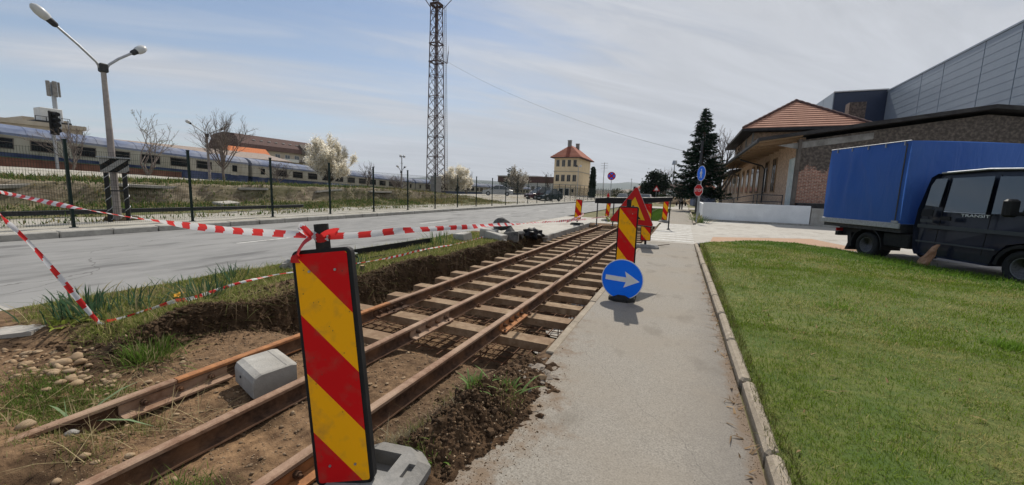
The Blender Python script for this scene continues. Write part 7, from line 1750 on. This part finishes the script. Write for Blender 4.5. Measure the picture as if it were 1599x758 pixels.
for i, (x, y, w_, h_, lab) in enumerate(((-12.5, 104, 3, 2.6, 'low hedge bush left of the far no stopping sign'), (-16.5, 110, 4, 3.0, 'low bush beside the cypress'), (-3.0, 78, 3.0, 1.6, 'low dry bush beyond the far footpath'))):
    bush('bush', lab, (x, y, 0), w_, h_, 1600, [(.03, .05, .02), (.045, .06, .025), (.07, .06, .03)], 40 + i, .12)
# rubbly garden strip by the stop sign
for i, (x, y, s_, lab, mt) in enumerate(((.95, 25.3, .5, 'pale rock in the planting by the stop sign', 'stone_tan'), (1.0, 26.6, .4, 'grey rock behind the stop sign', 'stone_grey'), (.9, 28.4, .55, 'large pale rock further along the planting', 'concrete'), (1.05, 30.2, .4, 'farthest rock of the planting strip', 'stone_grey'))):
    lump('rock', lab, 'rock', (x, y, s_ * .18), (s_, s_ * 1.2, s_ * .7), 70 + i, mt, .9, i, 'rocks in the planting strip')
for i, (x, y, lab) in enumerate(((.92, 24.7, 'green plant at the foot of the stop sign'), (.98, 27.6, 'yellowish plant behind the blue sign post'), (1.0, 31.5, 'tuft at the far end of the planting strip'))):
    leaf_clump('garden_plant', lab, 'plant', x, y, 90, .4, .03, .2, (.16, .18, .05) if i == 1 else (.08, .13, .04), .6, 50 + i, 'plants in the planting strip', .2, 0)
# yellow flowering weeds by the barrier
leaf_clump('weed_clump', 'green yellow weeds at the street side behind the barrier', 'plant', -3.3, 21.6, 90, .5, .03, .2, (.20, .22, .04), .5, 61, None, .1, 0)
# dark post and utility poles
def pole(name, label, x, y, h, r_=.1, mat='dark_steel', arm=None, z=0, cat='pole'):
    t = thing(name, label, cat, (x, y, z)); b = MB(); b.tube([(0, 0, 0), (0, 0, h)], [r_, r_ * .7], 8); b.build('pole', mat, t)
    if arm:
        for k, (a, zz) in enumerate(arm): b = MB(); b.bar((-a, 0, zz), (a, 0, zz), .07); b.build('cross_arm', mat, t)
    return t
pole('dark_post', 'dark post left of the stop sign beside the footpath', .35 + .6, 33.5, 5.6, .12)
pole('utility_pole', 'utility pole with three cross arms beside the cypress', -19.3, 104, 9.2, .1, 'galvanised', ((.9, 9.0), (.9, 8.4), (.9, 7.8)))
for i, (x, y, h, lab) in enumerate(((-14.0, 118, 5.6, 'leftmost small lamp pole beyond the no stopping sign'), (-11.5, 122, 6.0, 'middle small lamp pole beyond the no stopping sign'), (-9.6, 112, 6.6, 'right small lamp pole beyond the no stopping sign'))):
    t = pole('lamp_pole', lab, x, y, h, .09, 'galvanised', None, 0, 'lamp pole'); b = MB(); b.box((0, -.3, h), (.3, .8, .16)); b.build('lamp_head', 'galvanised', t)
t = pole('cell_tower', 'distant slim tower left of the spruce', -5.5, 215, 17, .3, 'galvanised', None, 0, 'tower'); b = MB(); b.cyl((0, 0, 17.4), 1.3, 2.0, 12, r2=.9); b.build('tower_head', 'galvanised', t)
double_lamp('street_lamp', 'distant lamp with two arms right of the blossom tree', -30, 37.4, zl(-30, 37.4), 2.4, 0, ((-.5, .5, .34), (.5, .5, .34)), None)
t = pole('floodlight_pole', 'tall pole with small floodlights behind the two armed lamp', -34, 42.5, 5.0, .09, 'galvanised', None, .4, 'lamp pole')
for k in (-1, 1): b = MB(); b.box((.1, k * .35, 5.0), (.2, .3, .3), bev=.04); b.build('floodlight', 'galvanised', t)
b = MB(); b.bar((0, -.4, 5.0), (0, .4, 5.0), .06); b.bar((0, -.2, 4.1), (0, .2, 4.1), .06); b.build('cross_arm', 'galvanised', t)
t = pole('lamp_pole', 'lamp pole with a white globe in front of the tower house', -21.0, 84, 7.0, .08, 'galvanised', None, 0, 'lamp pole')
for k in (-1, 1): b = MB(); b.cyl((k * .45, 0, 7.0), .28, .4, 10, r2=.18); b.bar((0, 0, 6.9), (k * .45, 0, 6.9), .06); b.build('lamp_head', 'lamp_shell' if k > 0 else 'dark_steel', t)
double_lamp('street_lamp', 'thin lamp among the twigs of the bare tree', -33.6, 19.2, zl(-33.6, 19.2), 3.4, 0, ((-1.0, .7, .4), (1.0, .6, .4)), None)

# ------------------------------------------------------------------ far backdrop: dirt mound, houses, hills
lump('dirt_mound', 'low tan dirt mound beyond the far crossing', 'soil', (-1.6, 76, .0), (9, 6, 3.6), 91, 'stone_tan', .8)
lump('dirt_mound', 'small tan dirt mound right of the walking person', 'soil', (1.6, 80, .0), (5, 5, 3.0), 92, 'stone_tan', .8)
t = thing('site_container', 'blue container beyond the far end of the footpath', 'container', (2.6, 66, 0), R(10)); b = MB(); b.box((0, 0, 1.2), (3.0, 2.4, 2.4), bev=.05); b.build('body', 'coach_blue', t)
for k in range(8): b = MB(); b.box((-1.3 + k * .37, -1.22, 1.2), (.1, .05, 2.2)); b.build('rib', 'coach_blue', t)
pmat('hill_near', (.19, .165, .14), (.26, .22, .19), scale=.03, rough=.95, c3=(.13, .12, .09), s3=.012, detail=10)
pmat('hill_far', (.07, .09, .075), (.10, .115, .09), scale=.0015, rough=.95, detail=8)
def ridge(name, label, dist, az0, az1, hts, mat, seed, depth):
    n = 90; az = np.linspace(R(az0), R(az1), n); h = np.interp(np.linspace(0, 1, n), np.linspace(0, 1, len(hts)), hts); h = h * (1 + .16 * fbm(az * 40, az * 0 + seed, seed, 4)) 
    rows = []
    for k, (dd, f) in enumerate(((0, -.02), (.15, .35), (.4, .8), (.7, 1.0), (1.2, .7))):
        d = dist + depth * dd; hh = h * f * (1 + .10 * fbm(az * 60 + k * 3, az * 0 + k * 5.5, seed + k, 3)); rows.append(np.stack([np.sin(az) * d, np.cos(az) * d, hh - (2 if k == 0 else 0)], 1))
    V = np.concatenate(rows); ii = np.arange(len(V)).reshape(5, n); F = np.stack([ii[:-1, :-1], ii[:-1, 1:], ii[1:, 1:], ii[1:, :-1]], -1).reshape(-1, 4)
    struct(name, label, npmesh(name, V, F, smooth=True), mat)
ridge('mountains', 'long blue mountain range on the horizon', 5200, -60, 40, [120, 150, 170, 150, 160, 190, 175, 150, 170, 200], 'hill_far', 3, 2600)
ridge('hills', 'low wooded hill behind the evergreen tree', 420, -12, 40, [4, 9, 14, 15, 13, 16, 18], 'hill_near', 5, 160)
for i, (x, y, w_, d_, h_, rm, lab) in enumerate(((6, 190, 12, 9, 4.5, 'roof_red', 'distant house with red roof beyond the dirt mound'), (-4, 230, 14, 9, 4.5, 'roof_brown', 'distant house with brown roof below the slim tower'), (24, 250, 16, 10, 5, 'roof_red', 'distant red roofed house behind the spruce trunk'), (-20, 260, 16, 10, 4.5, 'roof_red', 'distant red roofed house at the end of the street'))):
    simple_house('distant_house', lab, x, y, w_, d_, h_, 3.0, 'white_wall' if i % 2 else 'plaster_beige', rm, R(10 * i - 12), 0, 4)
# air: even haze over the whole place
HAZE = 0.00007
if HAZE > 0:
    b = MB(); b.box((0, 4000, 600), (17000, 10000, 1210)); o = b.build('haze', None)
    m = bpy.data.materials.new('haze_air'); m.use_nodes = True; tt = m.node_tree; tt.nodes.clear()
    oo = N(tt, 'ShaderNodeOutputMaterial'); pv = N(tt, 'ShaderNodeVolumePrincipled'); pv.inputs['Density'].default_value = HAZE; pv.inputs['Color'].default_value = (.80, .88, 1.0, 1); pv.inputs['Anisotropy'].default_value = .1
    tt.links.new(pv.outputs[0], oo.inputs['Volume']); o.data.materials.append(m)
    tag(o, 'pale blue haze in the distance', kind='stuff')
